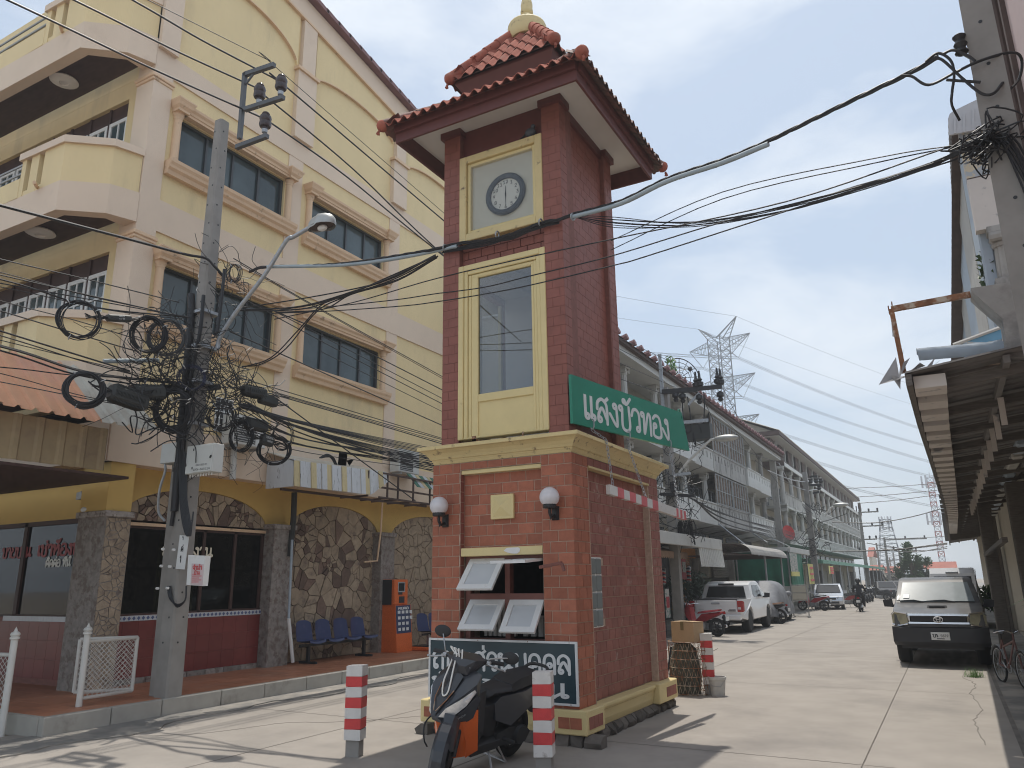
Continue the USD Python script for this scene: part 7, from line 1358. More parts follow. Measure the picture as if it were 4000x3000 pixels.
for k in range(9):
 o = [r.uniform(-9, 9) for _ in range(6)]; s = k - 4
 L = [(9, 1238, 466 + .5 * s), (9, 1330, 477 + 3.0 * s + o[0] * .3), (9, 1500, 482 + 3.2 * s * (.5 + .5 * math.cos(k)) + o[1] * .4), (9, 1700, 447 + 2.2 * s + o[2] * .4), (9, 1850, 405 + 2. * s + o[3] * .4), (9, 1990, 362 + 1.6 * s), (16, 870, 1000 + 4 * s), (16, 1085, 905 + s)]
 if k < 2: L = [(9, 1320, 540 - 20 * k), (9, 1560, 430 - 15 * k), (9, 1900, 350 - 10 * k), (16, 860, 955 - 10 * k), (16, 1085, 900)]
 wire([atP(*q_, (UX + .01, UYF + .25), knp) for q_ in L], .0055, lb6, g6, sm=5)
t = thing('cable_knot', 'dense knot of black cables tied round the right pole', 'cable knot', kn); m = MB()
for k in range(46):
 c = kn + r.normal(size=3) * [.05, .05, .07]; m.tube(curve([c, c + r.normal(size=3) * .1, c + r.normal(size=3) * .13, c + r.normal(size=3) * .1 - [0, 0, .06]], 4), .007, 4)
obj('loops', m, 'cable', t, kind='stuff'); m = MB(); n0 = np.append(pc, 0)
for k in range(9):
 e = np.append(pc - PN * .14 + PS * r.uniform(.0, .14), 0); P = [kn, e + [0, 0, kn[2] - .12 - .1 * r.random()], e + np.append(PS * r.uniform(.0, .2), 0) + [0, 0, kn[2] - 1.3], e + np.append(PS * .1, 0) + [0, 0, 2.2]]; m.tube(curve(P, 5), .009, 5)
obj('drop', m, 'cable', t, kind='stuff')
t = thing('service_loop', 'loose grey service cable loops between the twisted cable and the right pole', 'cable', c2[-1])
def R_(a, b, o=0.): return at(16, a, b, D=6.85 + o)
for P in ([R_(530, 490), R_(600, 495), R_(710, 550), R_(880, 470), R_(1040, 395), R_(1240, 340, .1), R_(1310, 380, .25), R_(1300, 500, .25), R_(1230, 590, .2)], [R_(690, 400), R_(770, 345), R_(850, 390), R_(875, 480), R_(862, 590), R_(860, 680), R_(910, 780, .1)], [R_(740, 380), R_(800, 390), R_(930, 510), R_(1050, 605), R_(1130, 605), R_(1190, 535, .05)], [R_(800, 350), R_(870, 325), R_(960, 360), R_(1010, 395)], [R_(825, 518), R_(930, 525), R_(1045, 533)]): m = MB(); m.tube(curve(P, 6), .012, 6); obj('loop', m, 'cable', t)
coils = [(3, 510, 410, 105, 115, 5, 'coil of black cable hanging left of the pole in front of the balcony', .012), (3, 965, 510, 95, 110, 5, 'black cable coil behind the upper of two overlapping coils left of the pole', .016), (3, 1080, 530, 108, 112, 7, 'grey wire coil overlapping another just left of the pole', .010), (3, 550, 865, 100, 102, 9, 'thick tight coil of black cable in front of the orange awning', .018), (3, 1242, 785, 80, 74, 5, 'thin dark blue cable coil strapped to the pole', .008), (3, 1120, 1000, 100, 125, 12, 'big heavy bundle of coiled black cable on the left of the pole shaft', .014), (3, 1150, 985, 66, 62, 6, 'small bright rimmed coil inside the heavy bundle on the pole', .006),
  (25, 1010, 350, 130, 135, 5, 'black cable coil right of the pole above the meter cabinet', .010), (25, 1222, 570, 115, 150, 6, 'black cable coil left of the small lettered cable box', .011), (25, 1580, 720, 160, 150, 7, 'large black cable coil hanging lowest right of the pole', .012), (25, 1675, 560, 110, 150, 3, 'thin cable coil furthest right of the pole', .009), (24, 870, 465, 60, 95, 5, 'small coil of drop wire under the top clamp right of the pole', .007)]
for ci, (c, a, b, rx, ry, n, lab, tr) in enumerate(coils):
 xp = LPX + .32 + .04 * (ci % 4); ctr = at(c, a, b, X=xp); D = np.linalg.norm(ctr - CAM); sc = D / FPX / _CR[c][2]; vdir = unit(CAM - ctr); nrm_ = unit(np.array([vdir[0], vdir[1], .12 * math.sin(ci)])); hx = np.cross([0, 0, 1], nrm_); hx = unit(hx); m = MB()
 n = int(n * 1.9); tr *= .58
 for k in range(n):
  q_ = r.normal(size=3) * .014; ph = r.uniform(0, 6.28); R1, R2 = rx * sc * r.uniform(.82, 1.04), ry * sc * r.uniform(.86, 1.06); pts = [ctr + q_ + hx * R1 * math.cos(x) + np.array([0, 0, 1.]) * R2 * math.sin(x) + nrm_ * .02 * math.sin(x * 2 + ph) for x in np.linspace(0, 2 * math.pi, 30)]; m.tube(pts, tr, 5, cap=False)
 t = thing('cable_coil', lab, 'cable coil', ctr - [0, 0, ry * sc]); obj('loops', m, 'coil_blue' if ci == 4 else ('coil_grey' if ci == 2 else 'cable'), t)
 m = MB()
 for x in (.6, 2.2, 4.4): cc = ctr + hx * rx * sc * math.cos(x) + np.array([0, 0, 1.]) * ry * sc * math.sin(x); m.torus(cc, .035 + tr * .6, .006, hx * -math.sin(x) + np.array([0, 0, math.cos(x)]), 8, 4)
 obj('cable_tie', m, 'white_paint' if ci in (4, 5, 6) else 'galv', t, kind='stuff')
def closure(c, p0, p1, w, h, lab, ribs=0, txt=None, xp=LPX + .3, mt='closure', nm='splice_closure'):
 a, b = at(c, *p0, X=xp), at(c, *p1, X=xp); d = unit(b - a); L = np.linalg.norm(b - a); s = unit(np.array([1., 0, 0]) - d * d[0]); u_ = np.cross(s, d); t = thing(nm, lab, 'cable box', (a + b) / 2); P = []
 for q_, k in ((0, .7), (.06, 1), (.94, 1), (1, .75)):
  for sx, sy in ((-1, -.6), (-.6, -1), (.6, -1), (1, -.6), (1, .6), (.6, 1), (-.6, 1), (-1, .6)): P.append(a + d * L * q_ + s * sx * w / 2 * k + u_ * sy * h / 2 * k)
 m = MB().hull(P); obj('body', m, mt, t)
 if ribs:
  m = MB()
  for k in range(ribs): c_ = a + d * L * (.1 + .8 * k / ribs); m.obox(c_, d * .005, s * (w / 2 + .012) * .98, u_ * h * .12); m.obox(c_ + u_ * h * .46, d * .005, s * w * .42, u_ * .02); m.obox(c_ - u_ * h * .46, d * .005, s * w * .42, u_ * .02)
  obj('ribs', m, mt, t, kind='stuff')
 m = MB()
 for e, sg in ((a, -1), (b, 1)):
  for k in range(3): q_ = e + s * (k - 1) * w * .25; m.tube(curve([q_, q_ + d * sg * .12 + u_ * .02 * (k - 1), q_ + d * sg * .3 - np.array([0, 0, .04 * k]) + u_ * .05], 3), .011, 5)
 obj('cable_tail', m, 'cable', t, kind='stuff')
 if txt:
  for i, tx_ in enumerate(txt):
   g_t = meshkit.text_mesh(tx_, h * .2, .001); V = np.asarray(g_t.vertices); V = V - [(V[:, 0].max()) / 2, 0, 0]; m = MB(); o = a + d * L * .55 + s * (w / 2 + .002) + u_ * h * (.1 - .35 * i); sg = 1 if (d @ [0, 1, 0]) > 0 else -1; uu = u_ if u_[2] > 0 else -u_; m.add(o + V[:, :1] * d * sg * min(1, L * .75 / max(1e-6, V[:, 0].max() * 2)) + V[:, 1:2] * uu + V[:, 2:3] * s, g_t.faces); obj('lettering', m, 'sign_white', t)
 return t
closure(23, (1350, 720), (1800, 880), .2, .24, 'large ribbed dark grey splice closure hanging left of the pole', 22)
closure(3, (690, 400), (845, 408), .10, .10, 'small black bullet shaped splice closure with white marks on a cable left of the pole', 0, ('LKWSR', 'C1-00'))
closure(3, (870, 880), (1060, 885), .16, .2, 'black box behind the ribbed closure left of the pole', 6)
closure(25, (1240, 60), (1480, 110), .17, .17, 'dark ribbed closure with worn white print right of the pole', 9, None)
closure(25, (1420, 150), (1600, 205), .15, .17, 'square black cable box right below the dark ribbed closure', 0)
closure(25, (1275, 415), (1490, 470), .17, .19, 'black cable box in front of the air conditioner', 0)
closure(25, (1440, 590), (1560, 625), .12, .19, 'small black box with white lettering among the right hand coils', 0, ('TB0067', 'WBB'))
m = MB()
t = thing('pole_insulators', 'two white porcelain knobs on the left side of the pole', 'insulator', at(24, 500, 560, Y=LPY))
for q_ in ((515, 497), (497, 640)): m = MB(); m.ball(at(24, *q_, Y=LPY), .055, 2); obj('knob', m, 'white_paint', t, smooth=True)
t = thing('loose_conduit', 'short broken pale blue conduit stub left of the pole', 'conduit', at(3, 850, 680, X=-5.5)); m = MB(); m.tube([at(3, 670, 682, X=-5.5), at(3, 1028, 675, X=-5.3)], .035, 8); obj('pipe', m, 'pvc_blue', t, smooth=True)
t = thing('riser_pipes', 'black cable risers strapped to the left side of the pole', 'cable riser', (LPX - .2, LPY - .1, 2));
for P, rr in (([(24, 405, 690), (24, 400, 1000), (3, 1170, 1150), (3, 1130, 1655)], .06), ([(24, 540, 700), (24, 500, 1100), (3, 1235, 800), (3, 1190, 1200), (5, 1110, 90)], .03), ([(24, 765, 420), (24, 740, 700), (24, 690, 1100)], .025)): m = MB(); m.tube(curve([at(*q_, Y=LPY - .17) for q_ in P], 5), rr, 8); obj('pipe', m, 'cable', t, smooth=True)
m = MB()
for k in range(7): P = [at(25, 560 + 14 * k, 700 + 10 * k, Y=LPY - .2), at(25, 560 + 12 * k, 1200, Y=LPY - .2), at(25, 590 + 14 * k, 1500, Y=LPY - .2), at(25, 640 + 6 * k, 1640, Y=LPY - .2), at(25, 690, 1500, Y=LPY - .2), at(25, 705, 1380, Y=LPY - .18)]; m.tube(curve(P, 4), .012, 5)
for k in range(4): P = [at(5, 1085 + 6 * k, 480, Y=LPY - .18), at(5, 1100 + 5 * k, 560, Y=LPY - .18), at(5, 1150, 600 + 5 * k, Y=LPY - .18), at(5, 1200, 570, Y=LPY - .18), at(5, 1207, 480, Y=LPY - .17)]; m.tube(curve(P, 4), .013, 5)
obj('cable_drop', m, 'cable', t, kind='stuff'); m = MB()
for c, a, b in ((5, 1055, 240), (5, 1045, 350), (5, 1020, 495), (5, 1125, 245), (5, 1100, 353), (5, 1085, 493)): p = at(c, a, b, Y=LPY - .22); m.lathe([(.02, -.02), (.02, .02)], p, 8, (1, 0, 0))
obj('clip', m, 'white_paint', t, kind='stuff')
m = MB()
def rnd_wire(c, a0, a1, b0, b1, L, rr, xo=.25):
 p = at(c, r.uniform(a0, a1), r.uniform(b0, b1), X=LPX + r.uniform(.05, .35)); P = [p]
 d = r.normal(size=3) * [.3, 1, .8]
 for _ in range(4): d = d * .6 + r.normal(size=3) * [.3, .9, .8]; P.append(P[-1] + unit(d) * L * r.uniform(.2, .4))
 m.tube(curve(P, 5), rr, 4, cap=False)
for _ in range(70): rnd_wire(3, 860, 1300, 560, 860, .9, r.choice([.004, .006, .008]))
for _ in range(80): rnd_wire(3, 1300, 1650, 760, 1000, .8, r.choice([.004, .006, .009]))
for _ in range(45): rnd_wire(3, 1000, 1280, 850, 1150, .9, r.choice([.005, .008, .010]))
for _ in range(30): rnd_wire(24, 700, 1000, 300, 900, .7, r.choice([.004, .006]))
for _ in range(30): rnd_wire(24, 100, 500, 900, 1500, .8, r.choice([.004, .006]))
for _ in range(26): rnd_wire(25, 880, 1600, 350, 900, .6, r.choice([.003, .004, .005]))
for _ in range(24): rnd_wire(24, 550, 800, 900, 1600, .6, .007)
obj('wire_tangle', m, 'cable', kind='stuff', label='chaotic tangle of thin black wires round the middle of the left pole', cat='wire tangle')
p = at(3, 1260, 850, X=LPX + .1)
t = thing('iron_bracket', 'dark iron crossarm and clamps holding the cables to the pole', 'bracket', p); m = MB(); m.bar(at(3, 850, 855, X=LPX + .05), at(3, 1420, 850, X=LPX + .05), .09, .09); obj('crossarm', m, 'black_metal', t); m = MB()
for z in (4.3, 5.0, 5.6, 6.2): m.box(pbx - .16, pby - .17, z, pbx + .2, pby + .17, z + .05)
obj('band', m, 'galv', t, kind='stuff')
P2 = at(31, 590, 1400, X=-3.2); sp = thing('utility_pole', 'utility pole with black transformer cutouts behind the green sign', 'utility pole', (P2[0], P2[1], 0)); zt2 = at(31, 590, 300, X=-3.2)[2]; zm2 = at(31, 600, 640, X=-3.2)[2]
m = MB(); m.box(P2[0] - .15, P2[1] - .15, 0, P2[0] + .15, P2[1] + .15, zm2); obj('shaft', m, 'pole_concrete', sp); m = MB(); m.box(P2[0] - .09, P2[1] - .2, zm2 - 1, P2[0] + .03, P2[1] - .15, zt2); obj('mast', m, 'galv', sp)
q3 = lambda a, b: at(31, a, b, Y=P2[1] - .2)
m = MB(); m.bar(q3(520, 640), q3(900, 610), .16, .16); m.bar(q3(700, 625), q3(1165, 580), .13, .13); obj('crossarm', m, 'black_metal', sp); m = MB(); m.bar(q3(800, 780), q3(920, 650), .08, .08); m.bar(q3(750, 970), q3(1015, 945), .1, .12); obj('brace', m, 'galv', sp)
for a, b, up_ in ((660, 640, 0), (735, 650, 0), (915, 660, 0), (1140, 630, 0), (885, 600, 1), (925, 590, 1), (1118, 560, 1), (1152, 570, 1)): c = q3(a, b); m = MB(); s_g = 1 if up_ else -1; m.lathe([(.04, 0), (.12, s_g * .06), (.13, s_g * .18), (.06, s_g * .22), (.1, s_g * .28), (.05, s_g * .36), (.03, s_g * (.6 if up_ else .36))], c, 10); obj('insulator', m, 'black_metal', sp)
p, q_ = q3(765, 1000), q3(1025, 965); m = MB(); m.hull([p, q_, q_ - [0, 0, .55], p - [0, 0, .55], p + [0, .4, 0], q_ + [0, .4, 0], q_ + [0, .4, -.55], p + [0, .4, -.55]]); obj('transformer', m, 'closure', sp)
for P in ([(735, 680), (740, 870), (770, 1040)], [(965, 640), (975, 760), (965, 980)], [(1020, 860), (1010, 930), (1020, 980)], [(820, 990), (830, 1050), (800, 1080), (760, 1060)], [(900, 980), (930, 1040), (935, 1080)], [(855, 1080), (870, 1150), (880, 1210), (860, 1180), (850, 1090)], [(790, 690), (820, 880), (830, 950)]): m = MB(); m.tube(curve([q3(*v) for v in P], 5), .022, 5); obj('jumper', m, 'cable', sp)
sl2 = thing('street_lamp', 'street lamp on the long diagonal arm of the pole behind the tower', 'street lamp', q3(660, 1560)); m = MB(); m.tube([q3(660, 1560), q3(800, 1385), q3(985, 1205), q3(1040, 1155), q3(1150, 1138)], .045, 7); obj('arm', m, 'row_clean', sl2); c = q3(1205, 1138); m = MB(); m.ball(c, 1, 2, (.42, .2, .12)); obj('hood', m, 'lamp_hood', sl2, smooth=True)
t = thing('wire_tangle', 'second tangle of wires on the lower half of the pole behind the tower', 'wire tangle', P2); m = MB(); zlo, zhi = at(32, 200, 1000, X=-3.2)[2], at(31, 600, 1250, X=-3.2)[2]
for k in range(90):
 p = np.array([P2[0] + r.uniform(-.3, .9), P2[1] - .2, r.uniform(zlo, zhi)]); P = [p]; d = r.normal(size=3)
 for _ in range(3): d = d * .5 + r.normal(size=3); P.append(P[-1] + unit(d) * r.uniform(.15, .45))
 m.tube(curve(P, 4), .012, 3, cap=False)
for k in range(26): p = at(32, r.uniform(330, 520), r.uniform(760, 800), Y=P2[1]); m.tube(curve([p, p + [r.uniform(-.1, .1), 0, -.3], p + [r.uniform(-.2, .2), .0, -.75]], 3), .016, 4)
obj('wires', m, 'cable', t, kind='stuff'); p, q_ = at(32, 95, 432, Y=P2[1] - .25), at(32, 550, 458, Y=P2[1] - .25); m = MB(); m.bar(p, q_, .14, .1); obj('crossarm', m, 'black_metal', sp); p, q_ = at(32, 270, 190, Y=P2[1] - .25), at(32, 485, 160, Y=P2[1] - .25); m = MB(); m.bar(p, q_, .1, .1); obj('crossarm', m, 'galv', sp)
m = MB(); m.hull([at(32, a, b, Y=P2[1] - .3 + dy) for a, b in ((220, 280), (290, 250), (340, 390), (230, 410)) for dy in (0, .3)]); obj('black_bag', m, 'black_metal', sp)
g7 = 'cables from the second pole down the street'; lb7 = 'black cable sagging along the shophouse balconies down the street'
for k in range(15): s0 = (32, 420 + 9 * k, 455 + 3 * k); e = (32, 1590 - 4 * k, 870 + 9 * k); md = (32, 900 + 10 * (k % 4), 690 + 12 * k - 14 * (k % 5)); P = [at(*s0, X=-3.2), at(*md, X=-3.1), at(*e, X=-3.0)]; P.append(P[-1] + (P[-1] - P[-2]) * .7); wire(P, .012, lb7, g7, n=4)
for k, (a0, a1) in enumerate((((31, 40, 320), (31, 660, 590)), ((31, 55, 495), (31, 540, 665)), ((31, 25, 45), (31, 580, 298)), ((31, 360, 330), (31, 880, 595)))): P = [at(*a0, X=-3.2), at(*a1, X=-3.2)]; P = [P[0] + (P[0] - P[1]) * .5] + P; wire(P, .012, 'black power line reaching the second pole from behind the tower', 'power lines of the second pole', n=4)
for k, (a0, m0, a1) in enumerate((((31, 1165, 590), (31, 1500, 1120), (33, 640, 680)), ((31, 920, 650), (31, 1250, 1180), (33, 280, 480)), ((31, 1000, 780), (31, 1400, 1150), (33, 300, 760)), ((33, 0, 445), (33, 300, 680), (33, 640, 800)))): wire([at(*a0, X=-3.2), at(*m0, X=-3.1), at(*a1, X=-3.0)], .013, 'black power line running on from the second pole past the shophouse eaves', 'power lines of the second pole', n=4)
P3 = at(33, 680, 1500, X=-2.8); tp_ = thing('utility_pole', 'utility pole in front of the lattice balconies of the four storey block', 'utility pole', (P3[0], P3[1], 0)); z3 = at(33, 655, 640, X=-2.8)[2]; m = MB(); m.hexa([(P3[0] + sx * .22, P3[1] + sy * .2, 0) for sx, sy in ((-1, -1), (1, -1), (1, 1), (-1, 1))] + [(P3[0] + sx * .14, P3[1] + sy * .13, z3) for sx, sy in ((-1, -1), (1, -1), (1, 1), (-1, 1))]); obj('shaft', m, 'pole_concrete', tp_)
q4 = lambda a, b: at(33, a, b, Y=P3[1] - .25); m = MB(); m.bar(q4(640, 740), q4(785, 735), .16, .14); m.bar(q4(680, 835), q4(755, 820), .14, .12); m.bar(q4(640, 640), q4(735, 632), .12, .1); obj('crossarm', m, 'black_metal', tp_, kind='stuff')
for a, b in ((655, 720), (720, 715), (775, 715), (755, 795)): m = MB(); m.lathe([(.08, 0), (.16, .1), (.1, .2), (.16, .3), (.05, .4)], q4(a, b), 8); obj('insulator', m, 'black_metal', tp_)
for P in ([(150, 565), (350, 650), (520, 695), (690, 695), (775, 680)], [(280, 480), (420, 720), (560, 790), (650, 800), (745, 785)]): wire([at(33, a, b, X=-2.8) for a, b in P], .03, 'thick pale grey cable looping to the third pole', 'thick grey cables at the third pole', 'galv', 4)
m = MB(); m.tube([q4(820, 1110), q4(885, 1010), q4(930, 985), q4(1000, 970)], .06, 6); sl3 = thing('street_lamp', 'street lamp arm beside the third pole against the white lattice balconies', 'street lamp', q4(820, 1110)); obj('arm', m, 'row_clean', sl3); m = MB(); m.ball(q4(1010, 970), 1, 2, (.5, .25, .14)); obj('hood', m, 'lamp_hood', sl3, smooth=True)
m = MB()
for k in range(40):
 p = np.array([P3[0] + r.uniform(-.4, .8), P3[1] - .3, r.uniform(3.2, 6.5)]); P = [p]
 for _ in range(3): P.append(P[-1] + r.normal(size=3) * .35)
 m.tube(curve(P, 3), .022, 3, cap=False)
obj('wire_tangle', m, 'cable', kind='stuff', label='third tangle of wires on the pole by the four storey block', cat='wire tangle')
for i, L in enumerate((((36, 210, 212), (36, 900, 185), (36, 1350, 152), (36, 1600, 130)), ((36, 365, 337), (36, 900, 300), (36, 1520, 238)), ((36, 380, 428), (36, 900, 385), (36, 1540, 302)), ((36, 0, 697), (36, 500, 712), (36, 800, 688), (36, 1200, 610), (36, 1560, 508)), ((36, 0, 1120), (36, 500, 1112), (36, 1000, 1085), (36, 1400, 1035), (36, 1660, 1000)), ((36, 560, 940), (36, 1000, 935), (36, 1660, 905)), ((36, 300, 1118), (36, 900, 1098), (36, 1300, 1060), (36, 1660, 1015)), ((36, 700, 1080), (36, 1200, 1130), (36, 1660, 1050)), ((36, 500, 1000), (36, 800, 1050), (36, 1300, 1110), (36, 1660, 1075)))):
 D0 = (75, 70, 68, 40, 34, 90, 36, 60, 62)[i]; wire([at(*q_, Y=D0 - 10.) for q_ in L], .02 if D0 < 60 else .026, 'black cable slung across the far end of the street', 'cables across the far street', n=4)
# ------------------------------------------------------------------ vehicles
for a in ((('car_white', (.72, .72, .72)), dict(rough=.3, var=.02, coat=.6)), (('car_grey', (.075, .072, .07)), dict(rough=.5, var=.1, coat=.25, scale=2, col2=(.14, .13, .12), c2=(.45, .75), c2s=3)), (('car_black', (.022, .022, .025)), dict(rough=.45, var=.1)), (('car_silver', (.55, .57, .60)), dict(rough=.25, metal=.5, coat=.6, var=.03)),
  (('windscreen', (.20, .23, .24)), dict(rough=.12, var=.25, scale=1.2)), (('car_glass', (.018, .02, .022)), dict(rough=.06, var=.1)), (('lamp_glass', (.66, .66, .66)), dict(rough=.14, metal=.55, var=.25, scale=25)), (('lamp_yellowed', (.34, .31, .21)), dict(rough=.2, var=.2, scale=9)), (('tail_red', (.35, .02, .02)), dict(rough=.2)), (('car_cover', (.19, .195, .21)), dict(rough=.6, var=.12, bump=.6, bscale=5, bdist=.04)),
  (('scooter_black', (.026, .029, .036)), dict(rough=.34, coat=.4, var=.15, col2=(.06, .06, .065), c2=(.6, .8), c2s=7)), (('scooter_matt', (.022, .023, .025)), dict(rough=.6, var=.2)), (('scooter_orange', (.60, .105, .012)), dict(rough=.32, coat=.4, var=.06)), (('seat_black', (.02, .02, .022)), dict(rough=.55, var=.2, bump=.2, bscale=80)), (('moto_red', (.30, .02, .025)), dict(rough=.35, coat=.4)), (('seat_red', (.34, .045, .055)), dict(rough=.5)), (('seat_brown', (.32, .19, .13)), dict(rough=.6)), (('engine', (.30, .30, .30)), dict(rough=.45, metal=.6, var=.2)),
  (('string', (.75, .74, .7)), dict(rough=.9)), (('skin', (.25, .14, .09)), dict(rough=.6)), (('dark_cloth', (.02, .02, .024)), dict(rough=.9)), (('plate_white', (.68, .68, .66)), dict(rough=.5))): mat(*a[0], **a[1])
def shell(prof, w, zb, tum, e=.05, hood=None):
 "body lofted across its width from a side outline (x, z); sides lean in above the belt line zb"
 P = np.array(prof, float); c = np.array([P[:, 0].mean(), np.interp(.5, [0, 1], [P[:, 1].min(), P[:, 1].max()])]); n = len(P); V = []
 fr = [(-1, .94), (-.985, .985), (-.93, 1), (0, 1), (.93, 1), (.985, .985), (1, .94)]
 for f, s in fr:
  q_ = c + (P - c) * [1 - (1 - s) * .35, s if True else 1]
  for (x, z), (x0, z0) in zip(q_, P):
   k = 1 - tum * max(0, z0 - zb); xe = abs(x0 - c[0]) / (np.ptp(P[:, 0]) / 2); k *= 1 - .10 * max(0, xe - .72) / .28; V.append((x, f * w / 2 * k, z))
 m = MB(); L = len(fr); m.add(V, [[i * n + j, i * n + (j + 1) % n, i * n + n + (j + 1) % n, i * n + n + j] for i in range(L - 1) for j in range(n)])
 t = trimesh.creation.triangulate_polygon(Polygon(P), engine='earcut')
 idx = [int(np.argmin(((P - v) ** 2).sum(1))) for v in t[0]]; F = np.array([[idx[i] for i in f] for f in t[1]]); V = np.array(V); m.add(V[:n], F); m.add(V[-n:], F[:, ::-1]); return m
def arch(x, r, z0=.32, n=9): return [(x + r * math.cos(a), z0 + r * math.sin(a)) for a in np.linspace(0, math.pi, n)]
def wheels(t, xs, w, R=.36, tw=.24, mt='galv'):
 for x in xs:
  for s in (-1, 1):
   g = _path(t, 'wheel'); UsdGeom.Xform.Define(stage, g); ORG[g] = np.zeros(3); c = (x, s * (w / 2 - tw / 2 - .02), R)
   m = MB().lathe([(R * .62, -tw / 2), (R * .9, -tw / 2), (R, -tw / 2 + .04), (R, tw / 2 - .04), (R * .9, tw / 2), (R * .62, tw / 2)], c, 24, (0, 1, 0)); obj('tyre', m, 'tyre', g, smooth=35)
   m = MB().lathe([(R * .62, -.03), (R * .62, .08), (R * .55, .09)], c, 20, (0, s, 0))
   for k in range(5): a = k * 1.2566; m.bar(np.array(c) + [0, s * .07, 0], np.array(c) + [R * .6 * math.cos(a), s * .07, R * .6 * math.sin(a)], .07, .03, (0, 1, 0))
   obj('rim', m, mt, g)
def panel(pts, t, name, mt, th=.012):
 P = np.array(pts, float); n_ = unit(np.cross(P[1] - P[0], P[2] - P[0])); m = MB(); k = len(P); m.add(np.vstack([P + n_ * th, P - n_ * th]), [[0, i, i + 1] for i in range(1, k - 1)] + [[k, k + i + 1, k + i] for i in range(1, k - 1)]); m.add(np.vstack([P + n_ * th, P - n_ * th]), [[i, k + i, k + (i + 1) % k, (i + 1) % k] for i in range(k)]); return obj(name, m, mt, t)
def mirror(t, x, y, z, mt):
 for s in (-1, 1): m = MB(); m.hull([(x + a, s * (y + b), z + c) for a in (-.06, .05) for b, c in ((.05, -.08), (.24, -.07), (.26, .08), (.07, .1))]); m.bar((x, s * (y - .08), z - .05), (x, s * (y + .08), z - .05), .05); obj('mirror', m, mt, t)
def text_on(t, txt, h, o, u, v, mt, thai_=False, width=None):
 u, v = unit(u), unit(v); n_ = np.cross(u, v)
 if thai_: return letters(thai(txt, h, .2, width), np.array(o), u, v, n_, mt, t, .003)
 g = meshkit.text_mesh(txt, h, .003); V = np.asarray(g.vertices); k = width / V[:, 0].max() if width else 1; obj('lettering', MB().add(np.array(o) + V[:, :1] * k * u + V[:, 1:2] * v + V[:, 2:3] * n_, g.faces), mt, t)
F_ = lambda vx, vy: math.atan2(vy, vx)
hx = .5 * (at(18, 468, 760, Y=8.55)[0] + at(18, 1110, 760, Y=8.55)[0]); W_ = 1.80
t = thing('pickup_truck', 'dusty dark grey pickup facing us at the right side of the street', 'pickup truck', (hx, 8.5 + 2.6, 0), -math.pi / 2, local=True)
pr = [(2.45, .42), (2.58, .55), (2.60, .86), (2.53, 1.04), (2.2, 1.14), (1.32, 1.25), (.78, 1.71), (.5, 1.775), (-.5, 1.79), (-1.1, 1.70), (-1.3, 1.14), (-2.55, 1.12), (-2.6, .55)] + [(-2.2, .42)] + arch(-1.55, .44, .40)[::-1] + arch(1.55, .44, .40)[::-1]
obj('body', shell(pr, W_, .95, .22), 'car_grey', t, smooth=28); wheels(t, (1.55, -1.55), W_, .38, .26)
m = MB(); m.box(-2.3, -.75, .35, 2.4, .75, .62); obj('chassis', m, 'car_black', t)
panel([(1.33, -.73, 1.27), (1.33, .73, 1.27), (.85, .65, 1.67), (.85, -.65, 1.67)], t, 'windscreen', 'windscreen', .014)
for s in (-1, 1): panel([(1.2, s * .845, 1.18), (-.1, s * .865, 1.18), (-.1, s * .775, 1.64), (.75, s * .755, 1.64)], t, 'side_glass', 'car_glass', .012)
m = MB(); m.hull([(x, s * y, z) for s in (-1, 1) for x, y, z in ((2.60, .88, .80), (2.66, .70, .78), (2.67, .70, .5), (2.60, .88, .5), (2.5, .86, .42), (2.62, .6, .42))]); obj('bumper', m, 'car_black', t, smooth=30)
m = MB(); m.box(2.60, -.5, .90, 2.635, .5, 1.0); obj('grille', m, 'scooter_matt', t)
m = MB();
for z in (.875, 1.035): m.hull([(2.6 + dx, y, z + dz) for y in (-.55, .55) for dx, dz in ((0, -.022), (.055, -.015), (.05, .02), (-.03, .03))])
for s in (-1, 1): m.hull([(x, s * y, z) for x, y, z in ((2.6, .5, .87), (2.65, .52, .87), (2.6, .58, .96), (2.63, .56, 1.0), (2.58, .5, 1.05), (2.64, .52, 1.04))])
obj('grille_surround', m, 'chrome', t)
g = _path(t, 'emblem'); UsdGeom.Xform.Define(stage, g); ORG[g] = np.zeros(3)
for (ry, rz, oz) in ((.085, .058, 0), (.035, .052, 0), (.06, .022, .024)):
 m = MB(); m.tube([(2.675, ry * math.cos(a), .95 + oz + rz * math.sin(a)) for a in np.linspace(0, 2 * math.pi, 22)], .009, 6, cap=False); obj('ring', m, 'chrome', g)
for s in (-1, 1):
 m = MB(); m.hull([(x, s * y, z) for x, y, z in ((2.625, .56, .87), (2.62, .585, 1.05), (2.50, .80, 1.08), (2.45, .87, 1.02), (2.54, .86, .86), (2.625, .66, .83))]); obj('headlight', m, 'lamp_yellowed', t, smooth=25); m = MB(); m.tube([(2.63, s * .57, .85), (2.60, s * .72, .815), (2.545, s * .865, .84)], .018, 6); m.tube([(2.63, s * .575, 1.06), (2.52, s * .80, 1.095), (2.46, s * .87, 1.03)], .016, 6); obj('headlight_trim', m, 'chrome', t)
 m = MB().lathe([(.07, 0), (.06, .02)], (2.63, s * .66, .56), 12, (1, 0, 0)); obj('fog_lamp', m, 'lamp_glass', t)
